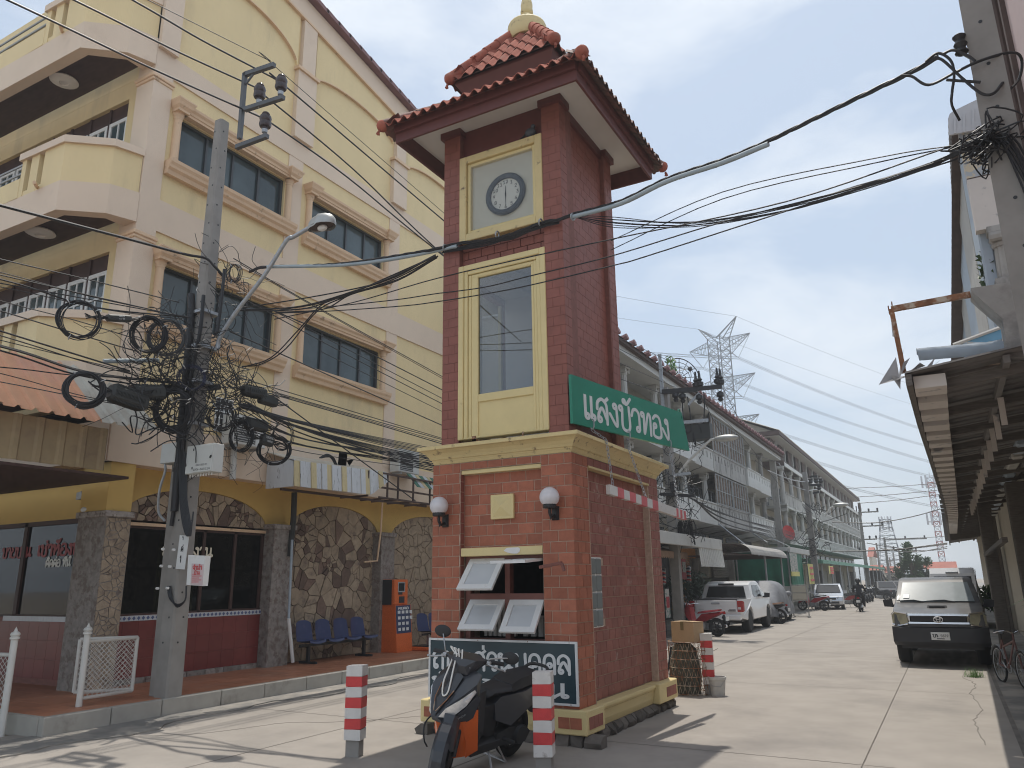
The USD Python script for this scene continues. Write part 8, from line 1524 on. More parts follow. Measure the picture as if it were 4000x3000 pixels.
m = MB(); m.hull([(1.9 + a, y, z + .055) for a, y, z in ((-.2, -.22, 1.1), (-.2, .22, 1.1), (.17, -.19, 1.1), (.17, .19, 1.1), (.14, -.17, 1.155), (.14, .17, 1.155), (-.15, -.18, 1.15), (-.15, .18, 1.15))]); m.box(2.06, -.15, 1.16, 2.08, .15, 1.195); obj('hood_scoop', m, 'car_grey', t); m = MB(); m.box(2.068, -.14, 1.167, 2.085, .14, 1.193); obj('scoop_mouth', m, 'scooter_matt', t)
for y0 in (-.25, .35): m = MB(); m.tube([(1.37, y0, 1.26), (1.33, y0 - .2, 1.30), (1.32, y0 - .55, 1.285)], .012, 5); obj('wiper', m, 'car_black', t)
m = MB(); m.bbox(2.665, -.17, .545, 2.685, .17, .70, .004); obj('number_plate', m, 'plate_white', t); text_on(t, 'บร', .055, (2.687, -.14, .605), (0, 1, 0), (0, 0, 1), 'ink', True, .10); text_on(t, '5879', .05, (2.687, .0, .605), (0, 1, 0), (0, 0, 1), 'ink', False, .14);
m = MB(); m.box(2.687, -.07, .565, 2.689, .07, .58); obj('plate_province', m, 'ink', t)
m = MB(); m.tube([(1.2, .8, 1.2), (1.18, .83, 1.95)], .008, 5); obj('aerial', m, 'car_black', t); mirror(t, 1.05, .84, 1.22, 'car_black')
panel([(1.27, -.66, 1.335), (1.27, -.54, 1.335), (1.18, -.53, 1.41), (1.18, -.65, 1.41)], t, 'sticker', 'sign_white', .016)
t = thing('pickup_truck', 'white extended cab pickup parked tail towards us by the shops', 'pickup truck', (-2.3, 17.25 + 2.6, 0), math.pi / 2, local=True)
pr = [(2.45, .45), (2.58, .6), (2.58, .95), (2.3, 1.08), (1.35, 1.16), (.7, 1.66), (.4, 1.74), (-.55, 1.72), (-.95, 1.6), (-1.12, 1.12), (-2.58, 1.12), (-2.62, .6), (-2.5, .5)] + [(-2.1, .45)] + arch(-1.5, .45, .42)[::-1] + arch(1.6, .45, .42)[::-1]
obj('body', shell(pr, 1.86, 1.0, .22), 'car_white', t, smooth=28); wheels(t, (1.6, -1.5), 1.86, .39, .26)
m = MB(); m.box(-2.4, -.8, .38, 2.4, .8, .66); obj('chassis', m, 'car_black', t)
panel([(-1.13, -.72, 1.17), (-1.13, .72, 1.17), (-.98, .63, 1.55), (-.98, -.63, 1.55)], t, 'rear_window', 'car_glass')
for s in (-1, 1):
 panel([(1.1, s * .875, 1.18), (.1, s * .89, 1.18), (.1, s * .80, 1.58), (.62, s * .79, 1.58)], t, 'side_glass', 'car_glass'); panel([(.05, s * .89, 1.18), (-.55, s * .90, 1.18), (-.75, s * .86, 1.28), (-.5, s * .805, 1.58), (.05, s * .80, 1.58)], t, 'quarter_glass', 'car_glass')
 m = MB(); m.hull([(x, s * y, z) for x, y, z in ((-2.63, .74, .72), (-2.63, .74, 1.08), (-2.6, .925, 1.08), (-2.6, .925, .72), (-2.45, .94, .75), (-2.45, .94, 1.05))]); obj('tail_lamp', m, 'tail_red', t); m = MB(); m.box(-2.64, s * .76, .80, -2.625, s * .86, .88); obj('reverse_lamp', m, 'lamp_glass', t)
m = MB(); m.bbox(-2.645, -.72, .70, -2.60, .72, 1.10, .01); obj('tailgate', m, 'car_white', t); m = MB(); m.bbox(-2.66, -.15, .97, -2.64, .15, 1.03, .008); m.box(-2.652, .42, .80, -2.645, .6, .815); obj('tailgate_handle', m, 'galv', t)
m = MB(); m.box(-2.62, -.74, 1.11, -1.15, .74, 1.14); obj('bed_cover', m, 'car_black', t); m = MB(); m.bbox(-2.70, -.85, .45, -2.5, .85, .62, .03); obj('rear_bumper', m, 'car_white', t); m = MB(); m.box(-1.0, -.28, 1.60, -.93, .28, 1.66); obj('brake_lamp', m, 'car_black', t); mirror(t, .95, .89, 1.2, 'car_black')
m = MB(); m.box(-2.652, -.68, .78, -2.646, -.46, .80); m.box(-2.652, -.68, .74, -2.646, -.42, .765); obj('badge', m, 'ink', t, kind='stuff')
sal = [(2.05, .3), (2.12, .5), (2.05, .72), (1.9, .80), (1.05, .93), (.35, 1.38), (0, 1.46), (-.6, 1.46), (-1.2, 1.34), (-1.75, .98), (-2.1, .94), (-2.15, .5), (-2.05, .3)] + arch(-1.25, .34, .3)[::-1] + arch(1.25, .34, .3)[::-1]
def saloon(loc, rz, mt, lab, nm='saloon_car', grp=None):
 t = thing(nm, lab, 'car', loc, rz, local=True, group=grp); obj('body', shell(sal, 1.7, .85, .26), mt, t, smooth=28); wheels(t, (1.25, -1.25), 1.7, .3, .19); m = MB(); m.box(-1.9, -.7, .2, 1.9, .7, .45); obj('chassis', m, 'car_black', t)
 panel([(1.07, -.70, .955), (1.07, .70, .955), (.38, .60, 1.385), (.38, -.60, 1.385)], t, 'windscreen', 'car_glass'); panel([(-1.76, -.66, 1.0), (-1.76, .66, 1.0), (-1.22, .58, 1.34), (-1.22, -.58, 1.34)], t, 'rear_window', 'car_glass')
 for s in (-1, 1): panel([(.85, s * .80, .97), (-.2, s * .82, .97), (-.2, s * .71, 1.38), (.2, s * .71, 1.36)], t, 'side_glass', 'car_glass'); panel([(-.26, s * .82, .97), (-1.3, s * .80, .98), (-1.05, s * .715, 1.33), (-.26, s * .71, 1.38)], t, 'side_glass', 'car_glass'); m = MB(); m.hull([(x, s * y, z) for x, y, z in ((2.1, .45, .62), (2.08, .5, .72), (1.75, .80, .82), (1.7, .83, .74), (1.98, .78, .60))]); obj('headlight', m, 'lamp_glass', t, smooth=25)
 m = MB(); m.box(2.06, -.4, .58, 2.135, .4, .66); m.box(2.04, -.55, .34, 2.12, .55, .46); obj('grille', m, 'car_black', t, kind='stuff'); mirror(t, .75, .80, .98, mt); return t
saloon((-1.72, 41.4, 0), -math.pi / 2 + .12, 'car_silver', 'silver saloon car facing us parked beyond the sign board')
p = at(35, 1690, 1065, Z=0.); saloon((p[0], p[1] + 2, 0), -math.pi / 2 + .2, 'car_black', 'dark saloon car under the black shade cloth down the street'); p = at(35, 1875, 1045, Z=0.); saloon((p[0], p[1] + 2, 0), -math.pi / 2, 'car_grey', 'dark car at the far end just left of the dark pickup')
t = thing('covered_car', 'car under a grey fabric cover next to the white pickup', 'car', (-2.45, 25.9, 0), math.pi / 2, local=True); u_ = np.linspace(-1, 1, 33); v_ = np.linspace(0, math.pi, 21); V = []
for a in u_:
 x = 2.2 * a; h = float(np.interp(x, [-2.2, -2.0, -1.5, -.9, .5, 1.1, 1.6, 2.05, 2.2], [.75, 1.0, 1.25, 1.72, 1.72, 1.3, 1.12, .95, .7])); wd = .93 * (1 - .12 * abs(a) ** 4)
 for b in v_: c, s = math.cos(b), math.sin(b); y = wd * np.sign(c) * abs(c) ** .5 * (1 + .1 * (1 - s)); z = .28 + (h - .28) * s ** .55; wob = .03 * math.sin(x * 9 + 3 * b) * (1 - s) + .015 * math.sin(5 * x + 7 * b); V.append((x + wob, y + wob, z + wob * .4))
m = MB(); n = len(v_); m.add(V, [[i * n + j, i * n + j + 1, i * n + n + j + 1, i * n + n + j] for i in range(32) for j in range(n - 1)]); m.add(V[:n], [[0, k + 1, k] for k in range(1, n - 1)]); m.add(V[-n:], [[0, k, k + 1] for k in range(1, n - 1)]); obj('cover', m, 'car_cover', t, smooth=50); wheels(t, (1.35, -1.35), 1.78, .33, .22)
for s in (-1, 1): m = MB(); m.ball((.75, s * .95, 1.15), 1, 2, (.16, .14, .12)); obj('mirror_bulge', m, 'car_cover', t, smooth=True)
p = at(18, 850, 345, Y=24.); t = thing('white_van', 'white van with high roof behind the dark pickup', 'van', (p[0], 24.5, 0), math.pi / 2, local=True); pv = [(2.3, .4), (2.4, .8), (2.1, 1.1), (1.6, 1.9), (1.3, 2.08), (-2.2, 2.1), (-2.35, 1.9), (-2.4, .4)] + arch(-1.4, .4, .35)[::-1] + arch(1.5, .4, .35)[::-1]; obj('body', shell(pv, 1.75, 1.2, .12), 'car_white', t, smooth=28); wheels(t, (1.5, -1.4), 1.75, .33, .2); panel([(-2.38, -.6, 1.3), (-2.38, .6, 1.3), (-2.36, .58, 1.8), (-2.36, -.58, 1.8)], t, 'rear_window', 'car_glass'); m = MB(); m.bbox(-2.42, -.2, 1.92, -2.33, .2, 1.98, .01); obj('brake_lamp', m, 'galv', t)
def moto(nm, lab, loc, rz, cb, cs, basket=False, grp=None):
 t = thing(nm, lab, 'motorcycle', loc, rz, local=True, group=grp); R = .29
 for n2, x in (('front_wheel', .62), ('rear_wheel', -.62)):
  g = _path(t, n2); UsdGeom.Xform.Define(stage, g); ORG[g] = np.zeros(3); m = MB(); m.torus((x, 0, R), R - .04, .045, (0, 1, 0), 26, 8); obj('tyre', m, 'tyre', g, smooth=True); m = MB(); m.torus((x, 0, R), R - .085, .014, (0, 1, 0), 24, 5); m.lathe([(.05, -.05), (.05, .05)], (x, 0, R), 10, (0, 1, 0))
  for k in range(6): a = k * math.pi / 3; m.bar((x, 0, R), (x + (R - .09) * math.cos(a), 0, R + (R - .09) * math.sin(a)), .03, .02, (0, 1, 0))
  obj('rim', m, 'car_black', g)
 m = MB()
 for s in (-1, 1): m.tube([(.62, s * .075, R), (.42, s * .07, .78)], .02, 7)
 m.tube([(.42, 0, .75), (.36, 0, .98)], .03, 7); obj('fork', m, 'galv', t)
 m = MB(); m.hull([(x, s * y, z) for s in (-1, 1) for x, y, z in ((.50, .05, .95), (.54, .10, .8), (.42, .17, .62), (.30, .17, .45), (.24, .10, .30), (.30, .12, .92), (.22, .14, .5))]); obj('leg_shield', m, cb, t, smooth=30)
 m = MB(); m.hull([(x, s * y, z) for s in (-1, 1) for x, y, z in ((.46, .06, 1.05), (.40, .13, 1.02), (.30, .13, .98), (.50, .07, .94), (.34, .1, .92))]); obj('headlamp_cowl', m, cb, t, smooth=30); m = MB(); m.ball((.49, 0, 1.0), 1, 2, (.04, .08, .06)); obj('headlight', m, 'lamp_glass', t, smooth=True)
 m = MB(); m.hull([(x, s * y, z) for s in (-1, 1) for x, y, z in ((.86, .035, .42), (.78, .05, .56), (.62, .06, .63), (.45, .06, .58), (.62, .05, .59), (.80, .04, .40))]); obj('front_fender', m, cb, t, smooth=30)
 m = MB(); m.hull([(x, s * y, z) for s in (-1, 1) for x, y, z in ((.22, .05, .42), (-.1, .09, .62), (-.1, .08, .42), (-.9, .06, .74), (-.95, .03, .80), (-.55, .11, .60), (-.15, .12, .70), (-.8, .1, .72))]); obj('side_cover', m, cb, t, smooth=30)
 m = MB(); m.hull([(x, s * y, z) for s in (-1, 1) for x, y, z in ((.05, .07, .70), (-.2, .13, .73), (-.2, .11, .80), (-.75, .12, .80), (-.8, .09, .86), (.02, .05, .76))]); obj('seat', m, cs, t, smooth=40)
 m = MB(); m.bbox(-.2, -.1, .22, .2, .1, .46, .04); m.hull([(x, y, z) for y in (-.05, -.12) for x, z in ((-.15, .2), (-.1, .4), (-.75, .22), (-.72, .36), (-.45, .42))]); obj('engine', m, 'engine', t, smooth=30); m = MB(); m.tube([(.1, -.12, .2), (-.3, -.15, .2), (-.5, -.17, .27)], .02, 6); m.lathe([(.03, 0), (.05, .05), (.05, .42), (.035, .46)], (-.45, -.17, .27), 10, (-1, 0, .12)); obj('exhaust', m, 'chrome', t)
 m = MB(); m.tube(curve([(.22, .33, 1.0), (.32, .2, 1.03), (.36, 0, 1.0), (.32, -.2, 1.03), (.22, -.33, 1.0)], 4), .014, 6); obj('handlebar', m, 'chrome', t)
 for s in (-1, 1): m = MB(); m.tube([(.28, s * .27, 1.02), (.26, s * .34, 1.2)], .008, 5); m.ball((.26, s * .36, 1.23), 1, 2, (.02, .065, .045)); obj('mirror', m, 'car_black', t, smooth=True)
 m = MB(); m.hull([(-.92, s * y, z) for s in (-1, 1) for y, z in ((.07, .70), (.05, .78))] + [(-.98, 0, .72), (-.97, 0, .77)]); obj('tail_lamp', m, 'tail_red', t); m = MB(); m.hull([(x, s * y, z) for s in (-1, 1) for x, y, z in ((-.9, .06, .68), (-1.02, .08, .42), (-1.0, .08, .42), (-.85, .05, .6))]); obj('rear_fender', m, 'car_black', t); m = MB(); m.box(-1.03, -.1, .5, -1.02, .1, .63); obj('number_plate', m, 'plate_white', t)
 m = MB(); m.tube([(-.1, .1, .22), (-.15, .25, .01)], .012, 5); obj('stand', m, 'galv', t)
 if basket:
  m = MB().lathe([(.13, .72), (.19, .95), (.18, .95), (.12, .73)], (.68, 0, 0), 14); obj('basket', m, 'car_black', t); m = MB(); m.ball((.68, 0, .98), .13, 2); obj('helmet', m, 'car_black', t, smooth=True)
 return t
moto('motorcycle', 'red seated motorcycle with black basket behind the white pickup', (-2.55, 16.05, 0), math.pi - .28, 'moto_red', 'seat_red', True)
p = at(34, 1530, 1115, Z=0.); moto('motorcycle', 'black motorcycle with worn brown seat in front of the covered car', (p[0] - .2, p[1] + .2, 0), math.pi - .25, 'car_black', 'seat_brown')
p = at(35, 660, 1235, Z=0.); moto('motorcycle', 'dark red motorcycle parked before the silver car', (p[0], p[1], 0), math.pi - .2, 'moto_red', 'seat_black')
p = at(35, 1150, 1190, Z=0.); moto('motorcycle', 'motorcycle half hidden behind the silver car', (p[0], p[1], 0), math.pi + .3, 'moto_red', 'seat_black')
gp_ = 'motorcycles parked in a row down the street'; proto = None
for i, (a, b) in enumerate(((1410, 1125), (1445, 1112), (1485, 1105), (1250, 1140), (1600, 1095), (1340, 1135))):
 p = at(35, a, b, Z=0.); rz = -1.3 if i != 4 else math.pi + .2; lab = 'dark parked motorcycle in the row beyond the rider'
 if proto is None: proto = moto('parked_motorcycle', lab, p, rz, 'car_black', 'seat_black', grp=gp_)
 else: dup(proto, 'parked_motorcycle', p, rz, lab, 'motorcycle', gp_)
p = at(18, 262, 650, Z=0.); rd = moto('motorcycle', 'small motorcycle ridden away down the street', (p[0], p[1] + 1, 0), math.pi / 2, 'car_black', 'seat_black')
import manifold3d as m3
def body(J, B, loc, yaw):
 M = None
 for a, b in B:
  s = [m3.Manifold.sphere(J[k][1], 16).translate(list(map(float, J[k][0]))) for k in (a, b)]; h = m3.Manifold.batch_hull(s); M = h if M is None else M + h
 me = M.to_mesh(); t_ = trimesh.Trimesh(me.vert_properties[:, :3], me.tri_verts); trimesh.smoothing.filter_taubin(t_, iterations=4); mb = MB().tm(t_); return mb.xf(rotz(yaw), loc)
J = {'pel': ((-.2, 0, .88), .15), 'wai': ((-.17, 0, 1.05), .135), 'che': ((-.10, 0, 1.28), .15), 'sl': ((-.08, .19, 1.36), .07), 'sr': ((-.08, -.19, 1.36), .07), 'el': ((.08, .30, 1.15), .05), 'er': ((.08, -.30, 1.15), .05), 'hl': ((.26, .30, 1.06), .04), 'hr': ((.26, -.30, 1.06), .04), 'ne': ((-.06, 0, 1.45), .06), 'he': ((-.03, 0, 1.58), .10), 'h2': ((-.01, 0, 1.62), .10), 'hipl': ((-.18, .12, .86), .11), 'hipr': ((-.18, -.12, .86), .11), 'kl': ((.16, .2, .72), .075), 'kr': ((.16, -.2, .72), .075), 'al': ((.02, .2, .32), .05), 'ar': ((.02, -.2, .32), .05), 'fl': ((.16, .2, .28), .04), 'fr': ((.16, -.2, .28), .04)}
BB = [('pel', 'wai'), ('wai', 'che'), ('che', 'sl'), ('che', 'sr'), ('sl', 'el'), ('sr', 'er'), ('el', 'hl'), ('er', 'hr'), ('che', 'ne'), ('ne', 'he'), ('he', 'h2'), ('pel', 'hipl'), ('pel', 'hipr'), ('hipl', 'kl'), ('hipr', 'kr'), ('kl', 'al'), ('kr', 'ar'), ('al', 'fl'), ('ar', 'fr')]
L0 = np.array([p[0], p[1] + 1, 0]); t = thing('person', 'person in black clothes and helmet riding away on a motorcycle', 'person', L0); obj('figure', body(J, BB, L0, math.pi / 2), 'dark_cloth', t, smooth=50); m = MB(); m.ball(L0 + [0, -.02, 1.63], .135, 2); obj('helmet', m, 'car_black', t, smooth=True)
fw = unit([-.1, -.995, 0]); t = thing('motor_scooter', 'black and orange motor scooter parked in front of the tower sign', 'motor scooter', (0, 0, 0), local=True)
lean = rotx(math.radians(-12)); Mz = rotz(math.atan2(fw[1], fw[0])); SO = np.array([.46, -3.0, 0.]); ORG[t] = np.zeros(3)
def S(name, mb, mt, par=None, smooth=30): mb.xf(Mz @ lean, SO); return obj(name, mb, mt, par or t, smooth=smooth)
steer = math.radians(26); hd0 = np.array([.40, 0, .9])
def ST(mb): mb.xf(None, -hd0); mb.xf(rotz(steer)); mb.xf(None, hd0); return mb
def sym(P): return [(x, s * y, z) for s in (-1, 1) for x, y, z in P]
def swheel(nm, x, fn=lambda q_: q_):
 g = _path(t, nm); UsdGeom.Xform.Define(stage, g); ORG[g] = np.zeros(3); R = .275; m = MB(); m.torus((x, 0, R), R - .048, .05, (0, 1, 0), 40, 10); S('tyre', fn(m), 'tyre', g, True); m = MB(); m.torus((x, 0, R), R - .092, .016, (0, 1, 0), 36, 6); m.lathe([(.045, -.055), (.055, 0), (.045, .055)], (x, 0, R), 12, (0, 1, 0))
 for k in range(5): a = k * 1.2566; m.bar((x, 0, R), (x + (R - .1) * math.cos(a), 0, R + (R - .1) * math.sin(a)), .045, .03, (0, 1, 0))
 m.lathe([(.11, .06), (.06, .062)], (x, 0, R), 16, (0, 1, 0)); S('rim', fn(m), 'scooter_matt', g)
swheel('front_wheel', .66, ST); swheel('rear_wheel', -.62)
m = MB()
for s in (-1, 1): m.tube([(.66, s * .085, .275), (.53, s * .08, .58), (.47, s * .07, .75)], [.022, .026, .026], 8)
S('fork', ST(m), 'scooter_matt')
m = MB()
for k in range(9):
 a0, a1 = math.radians(-8 + k * 15), math.radians(-8 + (k + 1) * 15); P = []
 for a in (a0, a1): P += [(.66 + r_ * math.cos(a), s * y, .275 + r_ * math.sin(a)) for s in (-1, 1) for r_, y in ((.30, .075), (.335, .045), (.29, .07))]
 m.hull(P)
S('front_fender', ST(m), 'scooter_black'); m = MB(); m.hull(sym([(.80, .07, .36), (.84, .02, .45), (.66, .085, .32), (.60, .09, .62), (.72, .05, .66), (.58, .08, .5)])); S('fender_side', ST(m), 'scooter_black')
m = MB(); m.hull(sym([(.74, .045, .60), (.70, .10, .72), (.60, .20, .84), (.46, .235, .93), (.36, .20, 1.0), (.40, .10, 1.03), (.44, .235, .80), (.52, .21, .70), (.62, .14, .58), (.66, .08, .54), (.38, .22, .78)])); S('front_cowl', m, 'scooter_black', smooth=22)
m = MB(); m.hull(sym([(.752, .0, .61), (.71, .055, .72), (.60, .09, .86), (.50, .085, .97), (.49, .0, 1.0), (.66, .0, .86)])); S('front_panel', m, 'scooter_black', smooth=22)
for s in (-1, 1):
 P = [(.742, s * .05, .615), (.712, s * .095, .70), (.625, s * .185, .79), (.50, s * .245, .885), (.475, s * .25, .86), (.57, s * .225, .74), (.665, s * .135, .615)]; m = MB(); m.hull(P + [(x - .03, y * .9, z) for x, y, z in P]); S('headlight', m, 'lamp_glass'); m = MB(); m.hull([(.60, s * .212, .785), (.585, s * .222, .80), (.51, s * .252, .87), (.53, s * .25, .83), (.575, s * .235, .77)] + [(.56, s * .2, .8)]); S('indicator', m, 'lamp_glass')
 m = MB(); m.hull([(.655, s * .14, .60), (.57, s * .23, .73), (.47, s * .26, .84), (.41, s * .27, .80), (.45, s * .24, .62), (.52, s * .15, .52), (.60, s * .1, .52)]); S('side_cowl', m, 'scooter_black', smooth=22)
m = MB(); m.hull(sym([(.60, .12, .57), (.53, .19, .58), (.40, .18, .24), (.45, .08, .20), (.34, .17, .28), (.38, .22, .60), (.58, .08, .48)])); S('lower_shield', m, 'scooter_orange', smooth=22)
for s in (-1, 1): m = MB(); m.hull([(.56, s * .15, .63), (.42, s * .262, .70), (.30, s * .245, .30), (.38, s * .17, .22), (.46, s * .20, .40), (.28, s * .18, .26)]); S('inner_fairing', m, 'scooter_orange', smooth=22); m = MB(); m.hull([(.40, s * .24, .84), (.30, s * .24, .86), (.26, s * .25, .45), (.36, s * .25, .50), (.33, s * .20, .6), (.28, s * .19, .3)]); S('leg_shield', m, 'scooter_matt', smooth=22)
m = MB(); m.hull(sym([(.32, .19, .30), (.32, .19, .22), (-.15, .18, .30), (-.15, .17, .22), (-.2, .12, .34)])); S('floorboard', m, 'scooter_matt')
m = MB(); m.hull(sym([(.16, .10, .62), (-.1, .12, .30), (-.1, .15, .68), (.05, .1, .35)])); S('front_post', m, 'scooter_matt')
m = MB(); m.hull(sym([(-.02, .14, .66), (-.05, .16, .50), (-.3, .19, .42), (-.8, .15, .60), (-1.0, .07, .74), (-.95, .11, .80), (-.5, .18, .74), (-.1, .15, .72)])); S('rear_body', m, 'scooter_black', smooth=22)
m = MB(); m.hull(sym([(.05, .09, .71), (-.02, .13, .76), (-.3, .16, .76), (-.35, .13, .81), (.02, .07, .79)])); m.hull(sym([(-.28, .16, .75), (-.3, .13, .82), (-.45, .14, .87), (-.85, .12, .89), (-.92, .08, .86), (-.85, .13, .80), (-.45, .165, .77)])); S('seat', m, 'seat_black', smooth=45)
m = MB(); m.tube(curve([(-.80, .13, .83), (-.98, .12, .90), (-1.04, 0, .91), (-.98, -.12, .90), (-.80, -.13, .83)], 5), .018, 7); S('grab_rail', m, 'closure', smooth=True)
m = MB(); m.hull(sym([(-1.0, .07, .74), (-1.03, .05, .79), (-.97, .10, .79), (-.93, .1, .74)])); S('tail_lamp', m, 'tail_red'); m = MB(); m.hull(sym([(-.85, .08, .62), (-.95, .08, .66), (-1.08, .085, .40), (-1.05, .085, .38), (-.9, .09, .5)])); S('rear_fender', m, 'scooter_matt')
m = MB(); m.hull([(x, y, z) for y in (.06, .17) for x, z in ((-.1, .24), (-.1, .36), (-.65, .20), (-.72, .30), (-.6, .38), (-.3, .40))]); m.lathe([(.10, 0), (.09, .04)], (-.5, .17, .3), 16, (0, 1, 0)); S('engine', m, 'scooter_matt'); m = MB(); m.tube([(-.1, -.1, .25), (-.4, -.15, .22)], .02, 7); m.lathe([(.035, 0), (.06, .06), (.065, .40), (.04, .46)], (-.36, -.17, .28), 12, (-1, 0, .2)); S('exhaust', m, 'scooter_matt')
m = MB(); m.tube([(-.05, .12, .22), (.03, .28, .03)], .013, 6); m.tube([(-.25, .1, .2), (-.32, .18, .06), (-.32, -.18, .06), (-.25, -.1, .2)], .014, 6); S('stand', m, 'steel'); m = MB(); m.tube([(-.22, .16, .3), (-.24, .30, .30)], .018, 7); S('passenger_peg', m, 'scooter_matt')
m = MB(); m.hull(sym([(.52, .03, 1.06), (.47, .12, 1.12), (.36, .21, 1.12), (.30, .20, 1.08), (.34, .1, 1.16), (.50, .06, .98), (.34, .12, 1.0), (.44, .05, .93)])); S('handlebar_cowl', ST(m), 'scooter_black', smooth=22)
for s in (-1, 1):
 m = MB(); m.tube([(.34, s * .18, 1.09), (.29, s * .26, 1.10), (.24, s * .36, 1.09)], [.02, .019, .021], 9); S('grip', ST(m), 'scooter_matt', smooth=True); m = MB(); m.bbox(.31, s * .2, 1.065, .36, s * .25, 1.115, .01); S('brake_clamp', ST(m), 'steel'); m = MB(); m.tube(curve([(.36, s * .21, 1.09), (.38, s * .27, 1.08), (.36, s * .34, 1.06), (.33, s * .39, 1.05)], 3), .009, 6); m.ball((.33, s * .395, 1.05), .014, 1); S('brake_lever', ST(m), 'steel', smooth=True)
 g = _path(t, 'mirror'); UsdGeom.Xform.Define(stage, g); ORG[g] = np.zeros(3); m = MB(); mc = np.array([.28, s * .30, 1.30] if s < 0 else [.24, s * .42, 1.16]); m.tube(curve([(.33, s * .22, 1.10), (.35, s * .24, 1.18 if s < 0 else 1.14), mc], 4), .007, 6); S('stalk', ST(m), 'steel', g); m = MB(); m.ball(mc, 1, 3, (.022, .085, .06)); S('shell', ST(m), 'scooter_matt', g, True)
m = MB(); c = [np.array(q_) for q_ in ((.40, -.10, 1.16), (.50, -.07, 1.02), (.60, -.03, .90), (.64, .02, .80), (.62, .06, .84), (.52, .0, 1.0), (.42, -.06, 1.15))]; m.tube(curve([q_ + [.05, 0, 0] for q_ in c], 5), .008, 6)
for k in range(4): m.tube(curve([(.42, -.1 + .02 * k, 1.15), (.46, -.16 + .05 * k, 1.19), (.47, -.08 + .03 * k, 1.14 - .02 * k), (.42, -.1, 1.12)], 4), .008, 5)
S('string_loop', m, 'string', smooth=True)
def stext(txt, o, u, v, h, w):
 g = meshkit.text_mesh(txt, h, .002); V = np.asarray(g.vertices); u, v = unit(u), unit(v); n_ = np.cross(u, v); k = w / V[:, 0].max(); return MB().add(np.array(o, float) + V[:, :1] * k * u + V[:, 1:2] * v + V[:, 2:3] * n_, g.faces)
S('lettering', stext('HONDA', (.625, .163, .585), (-.13, .11, .13), (.12, .0, .2), .02, .12), 'galv'); S('lettering', ST(stext('HONDA', (.505, .07, 1.045), (-.14, .12, .02), (-.1, -.05, .2), .018, .10)), 'galv')
m = MB(); m.tube([(.755, .012, .66), (.70, .07, .76), (.62, .09, .85)], .006, 5); m.tube([(.755, -.012, .66), (.70, -.06, .77), (.60, -.085, .88)], .005, 5); S('trim_stripe', m, 'rust')
m = MB(); m.tube(curve([(.60, -.09, .62), (.70, -.13, .5), (.70, -.11, .36), (.66, -.09, .29)], 4), .008, 5); S('brake_hose', m, 'scooter_matt')
# ------------------------------------------------------------------ street furniture and small things
def bollard(x, y, yaw, h, lab, lean=0.):
 t = thing('bollard', lab, 'bollard', (x, y, 0), yaw, local=True); w = .092; m = MB(); m.hull([(sx * .075, sy * .075, z) for sx in (-1, 1) for sy in (-1, 1) for z in (-.02, h - .02)]); obj('post', m, 'pole_concrete', t)
 n = 7; z0 = .17
 for k in range(n):
  za, zb_ = z0 + (h - z0) * k / n, z0 + (h - z0) * (k + 1) / n; m = MB(); e = .004 * math.sin(k * 2.3 + x); V = [(sx * w, sy * w, z + e * sx) for z in (za, zb_) for sx, sy in ((-1, -1), (1, -1), (1, 1), (-1, 1))]; m.add(V, [[0, 1, 5, 4], [1, 2, 6, 5], [2, 3, 7, 6], [3, 0, 4, 7]] + ([[4, 5, 6, 7]] if k == n - 1 else [])); obj('band', m, 'red_paint' if k % 2 else 'bollard_white', t)
 return t
bollard(-.99, -3.1, .35, .93, 'red and white striped bollard standing alone left of the scooter'); bollard(1.25, -2.93, .30, .94, 'red and white striped bollard right of the scooter'); bollard(1.28, 2.93, .2, .95, 'red and white striped bollard behind the tower beside a bucket')
c = at(11, 1805, 1190, Z=0.); c = np.array([c[0] - .02, c[1] + .25, 0]); t = thing('wire_basket', 'round rusty wire mesh basket full of netting behind the tower', 'basket', c); m = MB(); R_b, H_b = .33, .80
for k in range(7): m.tube([c + [R_b * math.cos(a), R_b * math.sin(a), .02 + H_b * k / 6] for a in np.linspace(0, 2 * math.pi, 25)], .006, 4, cap=False)
for k in range(26):
 for s in (-1, 1): m.tube([c + [R_b * math.cos(a), R_b * math.sin(a), H_b * f] for f, a in zip(np.linspace(0, 1, 8), k * .2417 + s * np.linspace(0, .7, 8))], .0035, 3, cap=False)
obj('mesh', m, 'rust', t); m = MB(); V = []
r9 = np.random.default_rng(9); n = 16
for z, q_ in ((0, .22), (.2, .25), (.45, .24), (.7, .2), (.78, .12)): V += [c + [-.08 + (q_ + r9.uniform(-.03, .03)) * math.cos(a), q_ * math.sin(a), z] for a in np.arange(n) * 2 * math.pi / n]
m.add(V, [[l * n + i, l * n + (i + 1) % n, l * n + n + (i + 1) % n, l * n + n + i] for l in range(4) for i in range(n)]); obj('rubbish_net', m, 'netting', t, smooth=40);
m = MB()
for k in range(60): a = r9.uniform(0, 6.28); q_ = c + [.26 * math.cos(a), .26 * math.sin(a), r9.uniform(.05, .75)]; m.tube(curve([q_, q_ + r9.normal(size=3) * .1, q_ + r9.normal(size=3) * .12], 3), .004, 3, cap=False)
obj('twigs', m, 'netting', t, kind='stuff')
cb = np.array([c[0] + .02, c[1] - .05, .80]); t = thing('cardboard_box', 'taped brown cardboard box resting on the wire basket', 'cardboard box', cb, -.30, local=True); m = MB(); m.bbox(-.22, -.15, 0, .22, .15, .33, .006); obj('carton', m, 'cardboard', t)
for s in (-1, 1): m = MB(); m.box(-.22, s * .003, .331, .22, s * .15, .336); obj('flap', m, 'cardboard', t)
